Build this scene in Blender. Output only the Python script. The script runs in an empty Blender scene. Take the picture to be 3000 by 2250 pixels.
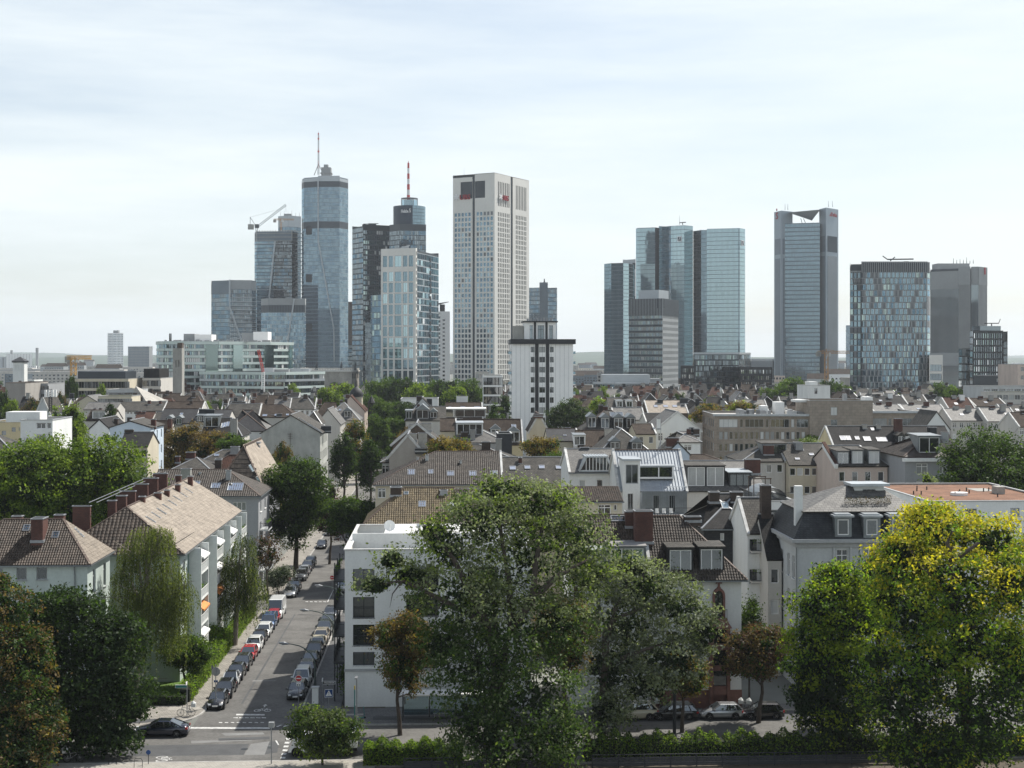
import bpy, math, random
import numpy as np
from mathutils import Vector, Matrix

# ------------------------------------------------------------------ camera, sky, sun, exposure
SC = bpy.context.scene
COL = SC.collection
F, CH, HY = 4167.0, 35.0, 1045.0          # focal length in photo pixels, camera height, horizon row
ROT = math.radians(2.68)                  # the street grid is turned this much
SUN_AZ, SUN_EL = math.radians(46), math.radians(51)   # to the right of the view, above the horizon

cam_d = bpy.data.cameras.new('camera'); cam = bpy.data.objects.new('camera', cam_d); COL.objects.link(cam)
cam.location = (0, 0, CH); cam.rotation_euler = (math.pi/2, 0, 0)
cam_d.sensor_width = 36; cam_d.lens = F/3000*36; cam_d.shift_y = (HY-1125)/3000
cam_d.clip_start = 0.5; cam_d.clip_end = 60000
SC.camera = cam

W = bpy.data.worlds.new('World'); SC.world = W; W.use_nodes = True
nt = W.node_tree; nt.nodes.clear(); N = nt.nodes.new; LK = nt.links.new
out = N('ShaderNodeOutputWorld'); bg = N('ShaderNodeBackground'); bg.inputs[1].default_value = 0.098
sky = N('ShaderNodeTexSky'); sky.sky_type = 'NISHITA'; sky.sun_disc = False
sky.sun_elevation = SUN_EL; sky.sun_rotation = SUN_AZ
sky.air_density = 1.0; sky.dust_density = 1.6; sky.ozone_density = 1.0; sky.altitude = 100
tc = N('ShaderNodeTexCoord'); mp = N('ShaderNodeMapping'); mp.inputs['Scale'].default_value = (1.2, 1.2, 9.0)
mp.inputs['Rotation'].default_value = (0.0, 0.10, 0.3)
no = N('ShaderNodeTexNoise'); no.inputs['Scale'].default_value = 2.2; no.inputs['Detail'].default_value = 9; no.inputs['Roughness'].default_value = .58
cr = N('ShaderNodeValToRGB'); cr.color_ramp.elements[0].position = .30; cr.color_ramp.elements[0].color = (.46,.46,.46,1)
cr.color_ramp.elements[1].position = .66; cr.color_ramp.elements[1].color = (.97,.97,.97,1)
mx = N('ShaderNodeMix'); mx.data_type = 'RGBA'; mx.inputs['B'].default_value = (7.5, 8.05, 8.2, 1)
LK(tc.outputs['Generated'], mp.inputs['Vector']); LK(mp.outputs[0], no.inputs['Vector']); LK(no.outputs['Fac'], cr.inputs[0])
sz = N('ShaderNodeSeparateXYZ'); LK(tc.outputs['Generated'], sz.inputs[0]); mrz = N('ShaderNodeMapRange'); mrz.interpolation_type = 'SMOOTHSTEP'
mrz.inputs[1].default_value = .22; mrz.inputs[2].default_value = .75; mrz.inputs[3].default_value = 1.0; mrz.inputs[4].default_value = .22; LK(sz.outputs['Z'], mrz.inputs[0])
mz = N('ShaderNodeMath'); mz.operation = 'MULTIPLY'; LK(cr.outputs[0], mz.inputs[0]); LK(mrz.outputs[0], mz.inputs[1]); LK(mz.outputs[0], mx.inputs['Factor']); LK(sky.outputs[0], mx.inputs['A']); LK(mx.outputs['Result'], bg.inputs[0]); LK(bg.outputs[0], out.inputs[0])

sl = bpy.data.lights.new('sun', 'SUN'); sl.energy = 5.0; sl.angle = math.radians(0.6); sl.color = (1.0, .955, .88)
sun = bpy.data.objects.new('sun', sl); COL.objects.link(sun)
SDIR = Vector((math.sin(SUN_AZ)*math.cos(SUN_EL), math.cos(SUN_AZ)*math.cos(SUN_EL), math.sin(SUN_EL)))
sun.rotation_euler = SDIR.to_track_quat('Z', 'Y').to_euler(); sun.location = (0, 0, 400)

vs = SC.view_settings; vs.view_transform = 'Standard'; vs.look = 'None'; vs.exposure = 0.42; vs.gamma = 1.0
SC.render.film_transparent = False
cy = SC.cycles; cy.use_denoising = True; cy.max_bounces = 7; cy.diffuse_bounces = 2; cy.glossy_bounces = 3
cy.transmission_bounces = 3; cy.transparent_max_bounces = 8; cy.volume_bounces = 0; cy.caustics_reflective = False; cy.caustics_refractive = False
cy.sample_clamp_indirect = 6.0
try: cy.denoising_prefilter = 'ACCURATE'
except Exception: pass

# ------------------------------------------------------------------ helpers
R = random.Random(7)
def pd(px, py, d): return Vector(((px-1500)/F*d, d, CH-(py-HY)/F*d))
def gp(px, py, z=0.0):
    d = (CH-z)*F/(py-HY); return Vector(((px-1500)/F*d, d, z))
def zat(py, d): return CH-(py-HY)/F*d
CS, SN = math.cos(ROT), math.sin(ROT)
def ab(a, b, z=0.0): return Vector((a*CS-b*SN, a*SN+b*CS, z))       # street-grid coordinates to world
def toab(p): return (p.x*CS+p.y*SN, -p.x*SN+p.y*CS)

class MB:
    def __init__(s): s.v = []; s.f = []; s.m = []
    def add(s, vs, fs, m=0):
        o = len(s.v); s.v.extend(tuple(p) for p in vs); s.f.extend(tuple(i+o for i in f) for f in fs); s.m.extend([m]*len(fs)); return s
    def box(s, x0, x1, y0, y1, z0, z1, m=0):
        return s.add([(x0,y0,z0),(x1,y0,z0),(x1,y1,z0),(x0,y1,z0),(x0,y0,z1),(x1,y0,z1),(x1,y1,z1),(x0,y1,z1)],
              [(0,3,2,1),(4,5,6,7),(0,1,5,4),(1,2,6,5),(2,3,7,6),(3,0,4,7)], m)
    def quad(s, *p, m=0): return s.add(p, [tuple(range(len(p)))], m)
    def bar(s, p, q, w, h, m=0, up=(0,0,1)):
        p = Vector(p); q = Vector(q); t = (q-p).normalized(); u = Vector(up)
        if abs(t.dot(u)) > .98: u = Vector((1,0,0))
        a = t.cross(u).normalized()*w/2; b = a.cross(t).normalized()*h/2
        vs = [e+i*a+j*b for e in (p,q) for i,j in ((-1,-1),(1,-1),(1,1),(-1,1))]
        return s.add(vs, [(0,1,2,3),(7,6,5,4),(0,4,5,1),(1,5,6,2),(2,6,7,3),(3,7,4,0)], m)
    def tube(s, pts, rs, n=8, m=0):
        pts = [Vector(p) for p in pts]
        if not hasattr(rs, '__len__'): rs = [rs]*len(pts)
        o = len(s.v); prev = None
        for i, p in enumerate(pts):
            t = (pts[min(i+1,len(pts)-1)]-pts[max(i-1,0)]).normalized()
            u = Vector((0,0,1)) if abs(t.z) < .95 else Vector((1,0,0))
            a = t.cross(u).normalized(); b = a.cross(t)
            for k in range(n):
                g = 2*math.pi*k/n; s.v.append(tuple(p+rs[i]*(math.cos(g)*a+math.sin(g)*b)))
        c = 0
        for i in range(len(pts)-1):
            for k in range(n):
                k2 = (k+1) % n; s.f.append((o+i*n+k, o+i*n+k2, o+(i+1)*n+k2, o+(i+1)*n+k)); c += 1
        s.f.append(tuple(o+k for k in range(n))); s.f.append(tuple(o+(len(pts)-1)*n+k for k in reversed(range(n)))); s.m += [m]*(c+2)
        return s
    def prism(s, poly, z0, z1, m=0, mt=None):
        n = len(poly); o = len(s.v)
        s.v += [(x,y,z0) for x,y in poly]+[(x,y,z1) for x,y in poly]
        for i in range(n): j = (i+1) % n; s.f.append((o+i,o+j,o+n+j,o+n+i)); s.m.append(m)
        s.f.append(tuple(o+n+i for i in range(n))); s.m.append(m if mt is None else mt)
        s.f.append(tuple(o+i for i in reversed(range(n)))); s.m.append(m)
        return s
    def disc(s, c, r, nrm, th, n=16, m=0):
        nrm = Vector(nrm).normalized(); return s.tube([Vector(c), Vector(c)+nrm*th], [r,r], n, m)
    def data(s, name, mats, smooth=False):
        me = bpy.data.meshes.new(name); me.from_pydata(s.v, [], s.f)
        for q in mats: me.materials.append(MT(q))
        if len(mats) > 1: me.polygons.foreach_set('material_index', s.m)
        if smooth: me.polygons.foreach_set('use_smooth', [True]*len(s.f))
        me.update(); return me
    def build(s, name, mats, parent=None, loc=None, rz=0, smooth=False):
        if isinstance(mats, str): mats = [mats]
        return put(s.data(name, mats, smooth), name, parent, loc, rz)

def put(me, name, parent=None, loc=None, rz=0, mat=None):
    o = bpy.data.objects.new(name, me); COL.objects.link(o)
    if mat is not None: o.matrix_local = mat
    else:
        if loc is not None: o.location = loc
        if rz: o.rotation_euler = (0,0,rz)
    if parent is not None: o.parent = parent
    return o
def tag(o, label=None, cat=None, group=None, kind=None):
    if label: o['label'] = label
    if cat: o['category'] = cat
    if group: o['group'] = group
    if kind: o['kind'] = kind
    return o
def empty(name, label, cat, loc, rz=0, group=None):
    o = bpy.data.objects.new(name, None); COL.objects.link(o); o.location = loc; o.rotation_euler = (0,0,rz); o.empty_display_size = .3
    return tag(o, label, cat, group)
def copy_tree(o, parent=None):
    c = o.copy(); COL.objects.link(c); c.parent = parent
    for ch in o.children: copy_tree(ch, c)
    return c
def fastmesh(name, V, mats, per=4, mi=None, smooth=False):
    n = len(V)//per; me = bpy.data.meshes.new(name)
    me.vertices.add(len(V)); me.vertices.foreach_set('co', np.asarray(V, dtype=np.float32).ravel())
    me.loops.add(len(V)); me.loops.foreach_set('vertex_index', np.arange(len(V), dtype=np.int32))
    me.polygons.add(n); me.polygons.foreach_set('loop_start', np.arange(0, len(V), per, dtype=np.int32))
    try: me.polygons.foreach_set('loop_total', np.full(n, per, dtype=np.int32))
    except Exception: pass
    for q in mats: me.materials.append(MT(q))
    if mi is not None: me.polygons.foreach_set('material_index', np.asarray(mi, dtype=np.int32))
    me.update(calc_edges=True); return me

# ------------------------------------------------------------------ materials
MATS = {}
def MT(n): return MATS[n]
def base(name):
    m = bpy.data.materials.new(name); m.use_nodes = True; MATS[name] = m
    t = m.node_tree; return m, t, t.nodes['Principled BSDF'], t.nodes.new, t.links.new
def plain(name, col, rough=.8, var=.18, scale=.8, streak=0.0, bump=0.0, bscale=20., spec=.3, metal=0.0, isl=0.0, col2=None, fac=.5, obj=0.0):
    m, t, p, n, l = base(name); c = n('ShaderNodeTexCoord')
    a = n('ShaderNodeTexNoise'); a.inputs['Scale'].default_value = scale; a.inputs['Detail'].default_value = 6; a.inputs['Roughness'].default_value = .65
    mpn = n('ShaderNodeMapping'); mpn.inputs['Scale'].default_value = (1, 1, 1-.92*streak)
    l(c.outputs['Object'], mpn.inputs['Vector']); l(mpn.outputs[0], a.inputs['Vector'])
    b = n('ShaderNodeTexNoise'); b.inputs['Scale'].default_value = scale*14; b.inputs['Detail'].default_value = 3; l(c.outputs['Object'], b.inputs['Vector'])
    ad = n('ShaderNodeMath'); ad.operation = 'MULTIPLY_ADD'; l(a.outputs['Fac'], ad.inputs[0]); ad.inputs[1].default_value = .7
    mu = n('ShaderNodeMath'); mu.operation = 'MULTIPLY'; l(b.outputs['Fac'], mu.inputs[0]); mu.inputs[1].default_value = .3; l(mu.outputs[0], ad.inputs[2])
    cur = ad.outputs[0]
    if isl or obj:
        g = n('ShaderNodeNewGeometry'); oi = n('ShaderNodeObjectInfo')
        s1 = n('ShaderNodeMath'); s1.operation = 'MULTIPLY_ADD'; l(g.outputs['Random Per Island'], s1.inputs[0]); s1.inputs[1].default_value = isl; l(cur, s1.inputs[2])
        s2 = n('ShaderNodeMath'); s2.operation = 'MULTIPLY_ADD'; l(oi.outputs['Random'], s2.inputs[0]); s2.inputs[1].default_value = obj; l(s1.outputs[0], s2.inputs[2])
        s3 = n('ShaderNodeMath'); s3.operation = 'SUBTRACT'; l(s2.outputs[0], s3.inputs[0]); s3.inputs[1].default_value = (isl+obj)/2; cur = s3.outputs[0]
    rp = n('ShaderNodeValToRGB'); e = rp.color_ramp.elements
    lo = [max(0, x*(1-var*1.6)) for x in col]; hi = [min(1, x*(1+var*1.2)) for x in (col2 or col)]
    e[0].position = .30; e[0].color = (*lo, 1); e[1].position = .72; e[1].color = (*hi, 1)
    if col2: k = e.new(.5*fac+.3); k.color = (*col, 1)
    l(cur, rp.inputs[0]); l(rp.outputs[0], p.inputs['Base Color'])
    p.inputs['Roughness'].default_value = rough; p.inputs['Specular IOR Level'].default_value = spec; p.inputs['Metallic'].default_value = metal
    if bump:
        bn = n('ShaderNodeTexNoise'); bn.inputs['Scale'].default_value = bscale; bn.inputs['Detail'].default_value = 4; l(c.outputs['Object'], bn.inputs['Vector'])
        bp = n('ShaderNodeBump'); bp.inputs['Strength'].default_value = bump; bp.inputs['Distance'].default_value = .05; l(bn.outputs['Fac'], bp.inputs['Height']); l(bp.outputs[0], p.inputs['Normal'])
    return m
def coursed(name, c1, c2, w, h, mortar=.03, mcol=None, rough=.8, var=.35, ax='slope', bump=.6, spec=.3, off=.5, sq=1):
    m, t, p, n, l = base(name); c = n('ShaderNodeTexCoord')
    sx = n('ShaderNodeSeparateXYZ'); l(c.outputs['Object'], sx.inputs[0]); cb = n('ShaderNodeCombineXYZ')
    hz = n('ShaderNodeMath'); hz.operation = 'ADD'; l(sx.outputs['X'], hz.inputs[0])
    if ax == 'slope':
        l(sx.outputs['X'], cb.inputs[0]); l(sx.outputs['Y'], cb.inputs[1])
    else:
        l(sx.outputs['Y'], hz.inputs[1]); l(hz.outputs[0], cb.inputs[0]); l(sx.outputs['Z'], cb.inputs[1])
    br = n('ShaderNodeTexBrick'); l(cb.outputs[0], br.inputs['Vector']); br.offset = off
    br.inputs['Scale'].default_value = 1; br.inputs['Brick Width'].default_value = w; br.inputs['Row Height'].default_value = h
    br.inputs['Mortar Size'].default_value = mortar; br.inputs['Mortar Smooth'].default_value = .3; br.inputs['Bias'].default_value = 0
    br.inputs['Color1'].default_value = (*c1,1); br.inputs['Color2'].default_value = (*c2,1)
    br.inputs['Mortar'].default_value = (*(mcol or [x*.35 for x in c1]),1)
    a = n('ShaderNodeTexNoise'); a.inputs['Scale'].default_value = .5; a.inputs['Detail'].default_value = 8; a.inputs['Roughness'].default_value = .7; l(c.outputs['Object'], a.inputs['Vector'])
    rp = n('ShaderNodeValToRGB'); e = rp.color_ramp.elements; e[0].position = .3; e[0].color = (1-var,1-var,1-var,1); e[1].position = .7; e[1].color = (1+var*.6,1+var*.6,1+var*.5,1)
    l(a.outputs['Fac'], rp.inputs[0])
    mxx = n('ShaderNodeMix'); mxx.data_type = 'RGBA'; mxx.blend_type = 'MULTIPLY'; mxx.inputs['Factor'].default_value = 1
    l(br.outputs['Color'], mxx.inputs['A']); l(rp.outputs[0], mxx.inputs['B']); l(mxx.outputs['Result'], p.inputs['Base Color'])
    p.inputs['Roughness'].default_value = rough; p.inputs['Specular IOR Level'].default_value = spec
    bp = n('ShaderNodeBump'); bp.inputs['Strength'].default_value = bump; bp.inputs['Distance'].default_value = .03; bp.invert = True
    l(br.outputs['Fac'], bp.inputs['Height']); l(bp.outputs[0], p.inputs['Normal'])
    return m
def glass(name, col, refl=.5, rough=.04, tint=(1,1,1), var=.35):
    m, t, p, n, l = base(name); p.inputs['Base Color'].default_value = (*col,1); p.inputs['Roughness'].default_value = .5; p.inputs['Specular IOR Level'].default_value = .2
    g = n('ShaderNodeBsdfGlossy'); g.inputs['Color'].default_value = (*tint,1); g.inputs['Roughness'].default_value = rough
    ge = n('ShaderNodeNewGeometry'); oi = n('ShaderNodeObjectInfo'); s = n('ShaderNodeMath'); s.operation = 'ADD'
    l(ge.outputs['Random Per Island'], s.inputs[0]); l(oi.outputs['Random'], s.inputs[1]); fr = n('ShaderNodeMath'); fr.operation = 'FRACT'; l(s.outputs[0], fr.inputs[0])
    mr = n('ShaderNodeMapRange'); l(fr.outputs[0], mr.inputs[0]); mr.inputs[3].default_value = max(.02, refl*(1-var)); mr.inputs[4].default_value = min(1, refl*(1+var))
    ly = n('ShaderNodeLayerWeight'); ly.inputs[0].default_value = .35; mm = n('ShaderNodeMath'); mm.operation = 'MULTIPLY_ADD'
    l(ly.outputs['Fresnel'], mm.inputs[0]); mm.inputs[1].default_value = .5; l(mr.outputs[0], mm.inputs[2]); mm.use_clamp = True
    ms = n('ShaderNodeMixShader'); l(mm.outputs[0], ms.inputs[0]); l(p.outputs[0], ms.inputs[1]); l(g.outputs[0], ms.inputs[2])
    l(ms.outputs[0], t.nodes['Material Output'].inputs['Surface']); return m
def leafm(name, col, trans=.4, var=.3, tcol=None):
    m, t, p, n, l = base(name); ge = n('ShaderNodeNewGeometry')
    rp = n('ShaderNodeValToRGB'); e = rp.color_ramp.elements
    e[0].position = 0; e[0].color = (*[x*(1-var) for x in col],1); e[1].position = 1; e[1].color = (*[min(1,x*(1+var)) for x in col],1)
    l(ge.outputs['Random Per Island'], rp.inputs[0]); l(rp.outputs[0], p.inputs['Base Color'])
    p.inputs['Roughness'].default_value = .55; p.inputs['Specular IOR Level'].default_value = .15
    tr = n('ShaderNodeBsdfTranslucent')
    hs = n('ShaderNodeMix'); hs.data_type = 'RGBA'; hs.blend_type = 'MULTIPLY'; hs.inputs['Factor'].default_value = 1
    l(rp.outputs[0], hs.inputs['A']); hs.inputs['B'].default_value = (*(tcol or (1.5,1.6,.6)),1); l(hs.outputs['Result'], tr.inputs['Color'])
    ms = n('ShaderNodeMixShader'); ms.inputs[0].default_value = trans; l(p.outputs[0], ms.inputs[1]); l(tr.outputs[0], ms.inputs[2])
    l(ms.outputs[0], t.nodes['Material Output'].inputs['Surface']); return m
def paint(name, col, metal=.0, rough=.25):
    m, t, p, n, l = base(name); p.inputs['Base Color'].default_value = (*col,1); p.inputs['Metallic'].default_value = metal
    p.inputs['Roughness'].default_value = rough; p.inputs['Coat Weight'].default_value = .8; p.inputs['Coat Roughness'].default_value = .06; return m

plain('asphalt', (.128,.124,.116), .85, .35, .22, bump=.25, bscale=60)
plain('asphalt_patch', (.078,.08,.082), .85, .2, .6, bump=.25, bscale=60)
plain('asphalt_light', (.19,.19,.185), .85, .15, .5, bump=.2, bscale=60)
coursed('paving', (.30,.28,.25), (.23,.215,.19), .4, .4, .02, (.12,.11,.1), .9, .25, bump=.3)
coursed('paving_dark', (.17,.17,.17), (.13,.13,.13), .3, .3, .02, (.06,.06,.06), .9, .25, bump=.3)
coursed('paving_light', (.36,.34,.30), (.31,.29,.26), .3, .3, .02, (.25,.24,.22), .9, .2, bump=.3)
plain('kerb', (.36,.35,.33), .9, .2, 2)
plain('marking', (.56,.56,.54), .7, .45, 3)
plain('soil', (.09,.075,.055), .95, .3, 1.5)
plain('lawn', (.10,.17,.035), .95, .35, 2.5, bump=.6, bscale=90)
plain('city_ground', (.16,.165,.15), .95, .4, .01)
plain('far_land', (.055,.085,.06), .95, .4, .01)
plain('wall_white', (.70,.71,.69), .85, .10, .35, streak=.7, bump=.05, bscale=30)
plain('wall_offwhite', (.52,.50,.46), .85, .12, .3, streak=.7)
plain('wall_mint', (.44,.50,.47), .85, .12, .3, streak=.6)
plain('wall_mint_white', (.68,.71,.68), .85, .10, .3, streak=.6)
plain('wall_mint_dark', (.22,.31,.27), .85, .12, .3, streak=.6)
plain('wall_grey', (.30,.31,.32), .85, .12, .3, streak=.6)
plain('wall_warmgrey', (.33,.31,.28), .85, .14, .3, streak=.6)
plain('wall_palegrey', (.47,.49,.49), .85, .12, .3, streak=.6)
plain('wall_cream', (.54,.49,.38), .85, .12, .3, streak=.6)
plain('wall_yellow', (.54,.46,.29), .85, .12, .3, streak=.6)
plain('wall_blue', (.52,.60,.68), .85, .10, .3, streak=.6)
plain('wall_pink', (.55,.46,.40), .85, .14, .3, streak=.6)
plain('wall_dark', (.045,.047,.052), .8, .3, .6)
plain('wall_darkbrown', (.10,.075,.06), .85, .3, .6)
plain('wall_render', (.42,.43,.40), .9, .22, .5, streak=.5)
plain('sandstone', (.20,.10,.08), .85, .25, 1.2)
coursed('stone_panels', (.33,.28,.23), (.28,.24,.20), 1.6, .8, .02, (.16,.14,.12), .85, .25, 'wall', .3)
coursed('brick', (.13,.045,.033), (.085,.032,.026), .26, .085, .012, (.12,.10,.09), .9, .4, 'wall', .4)
coursed('brick_dark', (.075,.05,.04), (.05,.036,.03), .26, .085, .012, (.09,.08,.07), .9, .4, 'wall', .4)
coursed('brick_old', (.12,.085,.065), (.08,.06,.05), .4, .2, .02, (.09,.08,.07), .9, .5, 'wall', .4)
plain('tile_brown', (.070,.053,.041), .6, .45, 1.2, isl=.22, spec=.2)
plain('tile_pale', (.31,.265,.215), .7, .28, .8, isl=.16, spec=.2)  # pale tile; also the sunlit copy of darker tiles on right slopes
plain('tile_ochre', (.135,.104,.058), .65, .4, 1.0, isl=.22, spec=.2)
plain('tile_umber', (.062,.051,.042), .58, .45, 1.2, isl=.22, spec=.2)
coursed('roof_brown', (.084,.064,.051), (.053,.041,.034), .32, .36, .045, None, 0.85, .45, off=0, spec=0.12)
coursed('roof_red', (.105,.052,.038), (.07,.037,.03), .30, .34, .04, None, 0.85, .45, off=0, spec=0.12)
coursed('roof_slate', (.094,.087,.078), (.060,.057,.053), .45, .4, .03, None, 0.8, .5, spec=0.18)
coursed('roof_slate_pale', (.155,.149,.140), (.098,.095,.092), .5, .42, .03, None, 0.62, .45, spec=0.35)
coursed('roof_slate_dark', (.034,.032,.032), (.022,.022,.023), .4, .34, .03, None, 0.8, .5, spec=0.15)
coursed('slate_wall', (.042,.045,.05), (.027,.029,.033), .34, .22, .02, None, 0.6, .6, 'wall', .5, spec=0.3)
coursed('roof_black', (.05,.05,.053), (.036,.036,.04), .34, .4, .03, None, 0.7, .35, off=0, spec=0.2)
plain('roof_flat', (.26,.25,.24), .9, .3, .25)
plain('roof_gravel', (.38,.37,.35), .9, .25, .4)
plain('roof_orange', (.20,.105,.065), .95, .35, .5, bump=.4, bscale=30)
plain('roof_green', (.16,.17,.06), .95, .4, .5)
plain('ridge_tile', (.10,.07,.055), .7, .3, 3)
plain('zinc', (.40,.43,.45), .42, .15, .6, metal=.55, spec=.5)
plain('zinc_dark', (.20,.22,.23), .45, .2, .8, metal=.5, spec=.5)
plain('lead', (.30,.31,.32), .5, .2, 2, metal=.4)
plain('parapet', (.55,.55,.53), .85, .25, 1.0)
plain('trim_white', (.78,.78,.76), .6, .08, 2)
plain('trim_grey', (.36,.37,.37), .6, .12, 2)
plain('metal_dark', (.035,.038,.042), .5, .2, 2, metal=.3)
plain('metal_grey', (.30,.31,.32), .45, .15, 2, metal=.6)
plain('metal_black', (.014,.015,.016), .5, .2, 2)
plain('concrete', (.33,.325,.30), .9, .25, .25, streak=.6)
plain('concrete_warm', (.40,.38,.34), .9, .3, .15, streak=.5)
plain('clad_beige', (.66,.65,.61), .7, .06, .05)
plain('clad_white', (.86,.86,.84), .7, .06, .05)
plain('clad_grey', (.30,.315,.32), .6, .10, .05)
plain('clad_silver', (.40,.43,.45), .4, .08, .05, metal=.4)
plain('clad_steel', (.27,.325,.37), .5, .08, .05, metal=.2)
plain('clad_bluegrey', (.15,.185,.215), .5, .12, .08, metal=.3)
plain('clad_dark', (.045,.055,.065), .45, .2, .08, metal=.2)
plain('clad_black', (.022,.024,.028), .45, .2, .1)
plain('clad_mint', (.52,.60,.57), .5, .08, .1)
plain('slab', (.42,.42,.40), .8, .2, .3)
glass('glass_blue', (.010,.024,.038), .20, .05, (.46,.74,.95))
glass('glass_bright', (.03,.05,.055), .52, .04, (.66,.87,.93), .05)
glass('glass_mid', (.02,.036,.044), .28, .05, (.58,.82,.95), .2)
glass('glass_deep', (.008,.013,.018), .20, .04, (.75,.88,.95), .4)
glass('glass_dark', (.008,.010,.012), .07, .03, (.9,.97,1), .6)
glass('glass_house', (.010,.012,.012), .12, .03, (.95,.98,1), .7)
glass('glass_green', (.015,.03,.03), .34, .05, (.74,.92,.88), .4)
glass('glass_sky', (.05,.055,.06), .75, .05, (.95,.98,1), .1)
glass('glass_car', (.006,.007,.008), .16, .02, (.9,.97,1), .2)
plain('blind', (.36,.37,.36), .8, .2, .3, isl=.4, obj=.4)
plain('blind_white', (.62,.63,.61), .8, .1, .3)
plain('blind_grey', (.16,.17,.18), .7, .2, .3, isl=.4, obj=.4)
plain('bark', (.075,.06,.048), .95, .35, 3, bump=.5, bscale=12)
plain('bark_pale', (.26,.23,.19), .95, .35, 3, bump=.5, bscale=12)
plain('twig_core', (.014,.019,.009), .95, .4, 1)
leafm('leaf_plane', (.070,.112,.020), .48); leafm('leaf_plane_light', (.150,.205,.036), .50)
leafm('leaf_ash', (.085,.108,.046), .42, .35, (1.4,1.5,.75)); leafm('leaf_ash_light', (.205,.235,.125), .42, .3, (1.3,1.4,.8))
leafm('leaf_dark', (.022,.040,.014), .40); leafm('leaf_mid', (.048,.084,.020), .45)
leafm('leaf_bright', (.13,.22,.024), .52, .25); leafm('leaf_yellow', (.44,.40,.035), .52, .28, (1.35,1.35,.45))
leafm('leaf_lime', (.215,.275,.025), .52, .28, (1.4,1.45,.5))
leafm('leaf_rust', (.125,.092,.038), .42, .35, (1.35,1.25,.7)); leafm('leaf_gold', (.20,.155,.038), .46, .3, (1.4,1.35,.6))
leafm('leaf_willow', (.13,.155,.045), .46, .3); leafm('leaf_willow_dark', (.065,.085,.028), .42, .3)
leafm('leaf_grey', (.17,.19,.14), .34, .3, (1.2,1.3,.9))
leafm('leaf_purple', (.062,.036,.026), .34, .4, (1.4,.95,.8))
# ------------------------------------------------------------------ walls with real openings, windows
def wall_holes(mb, A, B, z0, z1, rects, depth=.22, m=0, mr=None):
    A = Vector(A); B = Vector(B); L = (B-A).length; t = (B-A)/L; n = Vector((t.y, -t.x)); mr = m if mr is None else mr
    us = sorted(set([0.0, L]+[round(x,4) for r in rects for x in r[:2]])); zs = sorted(set([z0, z1]+[round(x,4) for r in rects for x in r[2:4]]))
    us = [u for u in us if -1e-6 <= u <= L+1e-6]; zs = [z for z in zs if z0-1e-6 <= z <= z1+1e-6]
    P = lambda u, z, i=0.0: (A.x+t.x*u-n.x*i, A.y+t.y*u-n.y*i, z)
    rr = [(round(a,4),round(b,4),round(c,4),round(e,4)) for a,b,c,e in rects]
    for zi in range(len(zs)-1):
        zc = (zs[zi]+zs[zi+1])/2; row = [r for r in rr if r[2] < zc < r[3]]; run = None
        for ui in range(len(us)-1):
            uc = (us[ui]+us[ui+1])/2; hole = any(r[0] < uc < r[1] for r in row)
            if not hole and run is None: run = us[ui]
            if hole and run is not None: mb.quad(P(run,zs[zi]),P(us[ui],zs[zi]),P(us[ui],zs[zi+1]),P(run,zs[zi+1]), m=m); run = None
        if run is not None: mb.quad(P(run,zs[zi]),P(L,zs[zi]),P(L,zs[zi+1]),P(run,zs[zi+1]), m=m)
    for a,b,c,e in rr:
        mb.quad(P(a,c),P(b,c),P(b,c,depth),P(a,c,depth), m=mr); mb.quad(P(a,e),P(a,e,depth),P(b,e,depth),P(b,e), m=mr)
        mb.quad(P(a,c),P(a,c,depth),P(a,e,depth),P(a,e), m=mr); mb.quad(P(b,c),P(b,e),P(b,e,depth),P(b,c,depth), m=mr)
    return P, math.atan2(t.y, t.x)
WINC = {}
def win_mesh(w, h, style, fm, gm, near):
    k = (round(w,2), round(h,2), style, fm, gm, near)
    if k in WINC: return WINC[k]
    f = MB(); b = .08 if near else .10; d = .07
    if fm:
        f.box(0,w,-d,0,0,b); f.box(0,w,-d,0,h-b,h); f.box(0,b,-d,0,b,h-b); f.box(w-b,w,-d,0,b,h-b)
        nm = {'w1':0,'w2':1,'w2t':1,'w3':2,'w4':3}.get(style,0)
        for i in range(nm): c = w*(i+1)/(nm+1); f.box(c-b/2,c+b/2,-d,0,b,h-b)
        if style.endswith('t'): f.box(b,w-b,-d+.004,-.004,h*.68,h*.68+b)
        if near: f.box(-.08,w+.08,-.34,-.02,-.07,-.003)
    g = MB(); y = -.02
    bl = R.random() if style != 'w0' else 0
    g.quad((.02,y,.02),(w-.02,y,.02),(w-.02,y,h-.02),(.02,y,h-.02))
    fr = f.data('window', [fm]) if fm and near else None
    if near: pn = g.data('pane', [gm])
    else:
        q = MB(); q.add(g.v, g.f, 0)
        if fm: q.add(f.v, f.f, 1)
        pn = q.data('window', [gm, fm] if fm else [gm])
    WINC[k] = (fr, pn); return WINC[k]
def put_window(root, P, ang, r, style='w2', fm='trim_white', gm='glass_house', depth=.22, near=False, name='window'):
    fr, pn = win_mesh(r[1]-r[0], r[3]-r[2], style, fm, gm, near)
    loc = P(r[0], r[2], depth-.01)
    if fr:
        o = put(fr, name, root, loc, ang); put(pn, 'pane', o); return o
    return put(pn, name, root, loc, ang)

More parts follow.
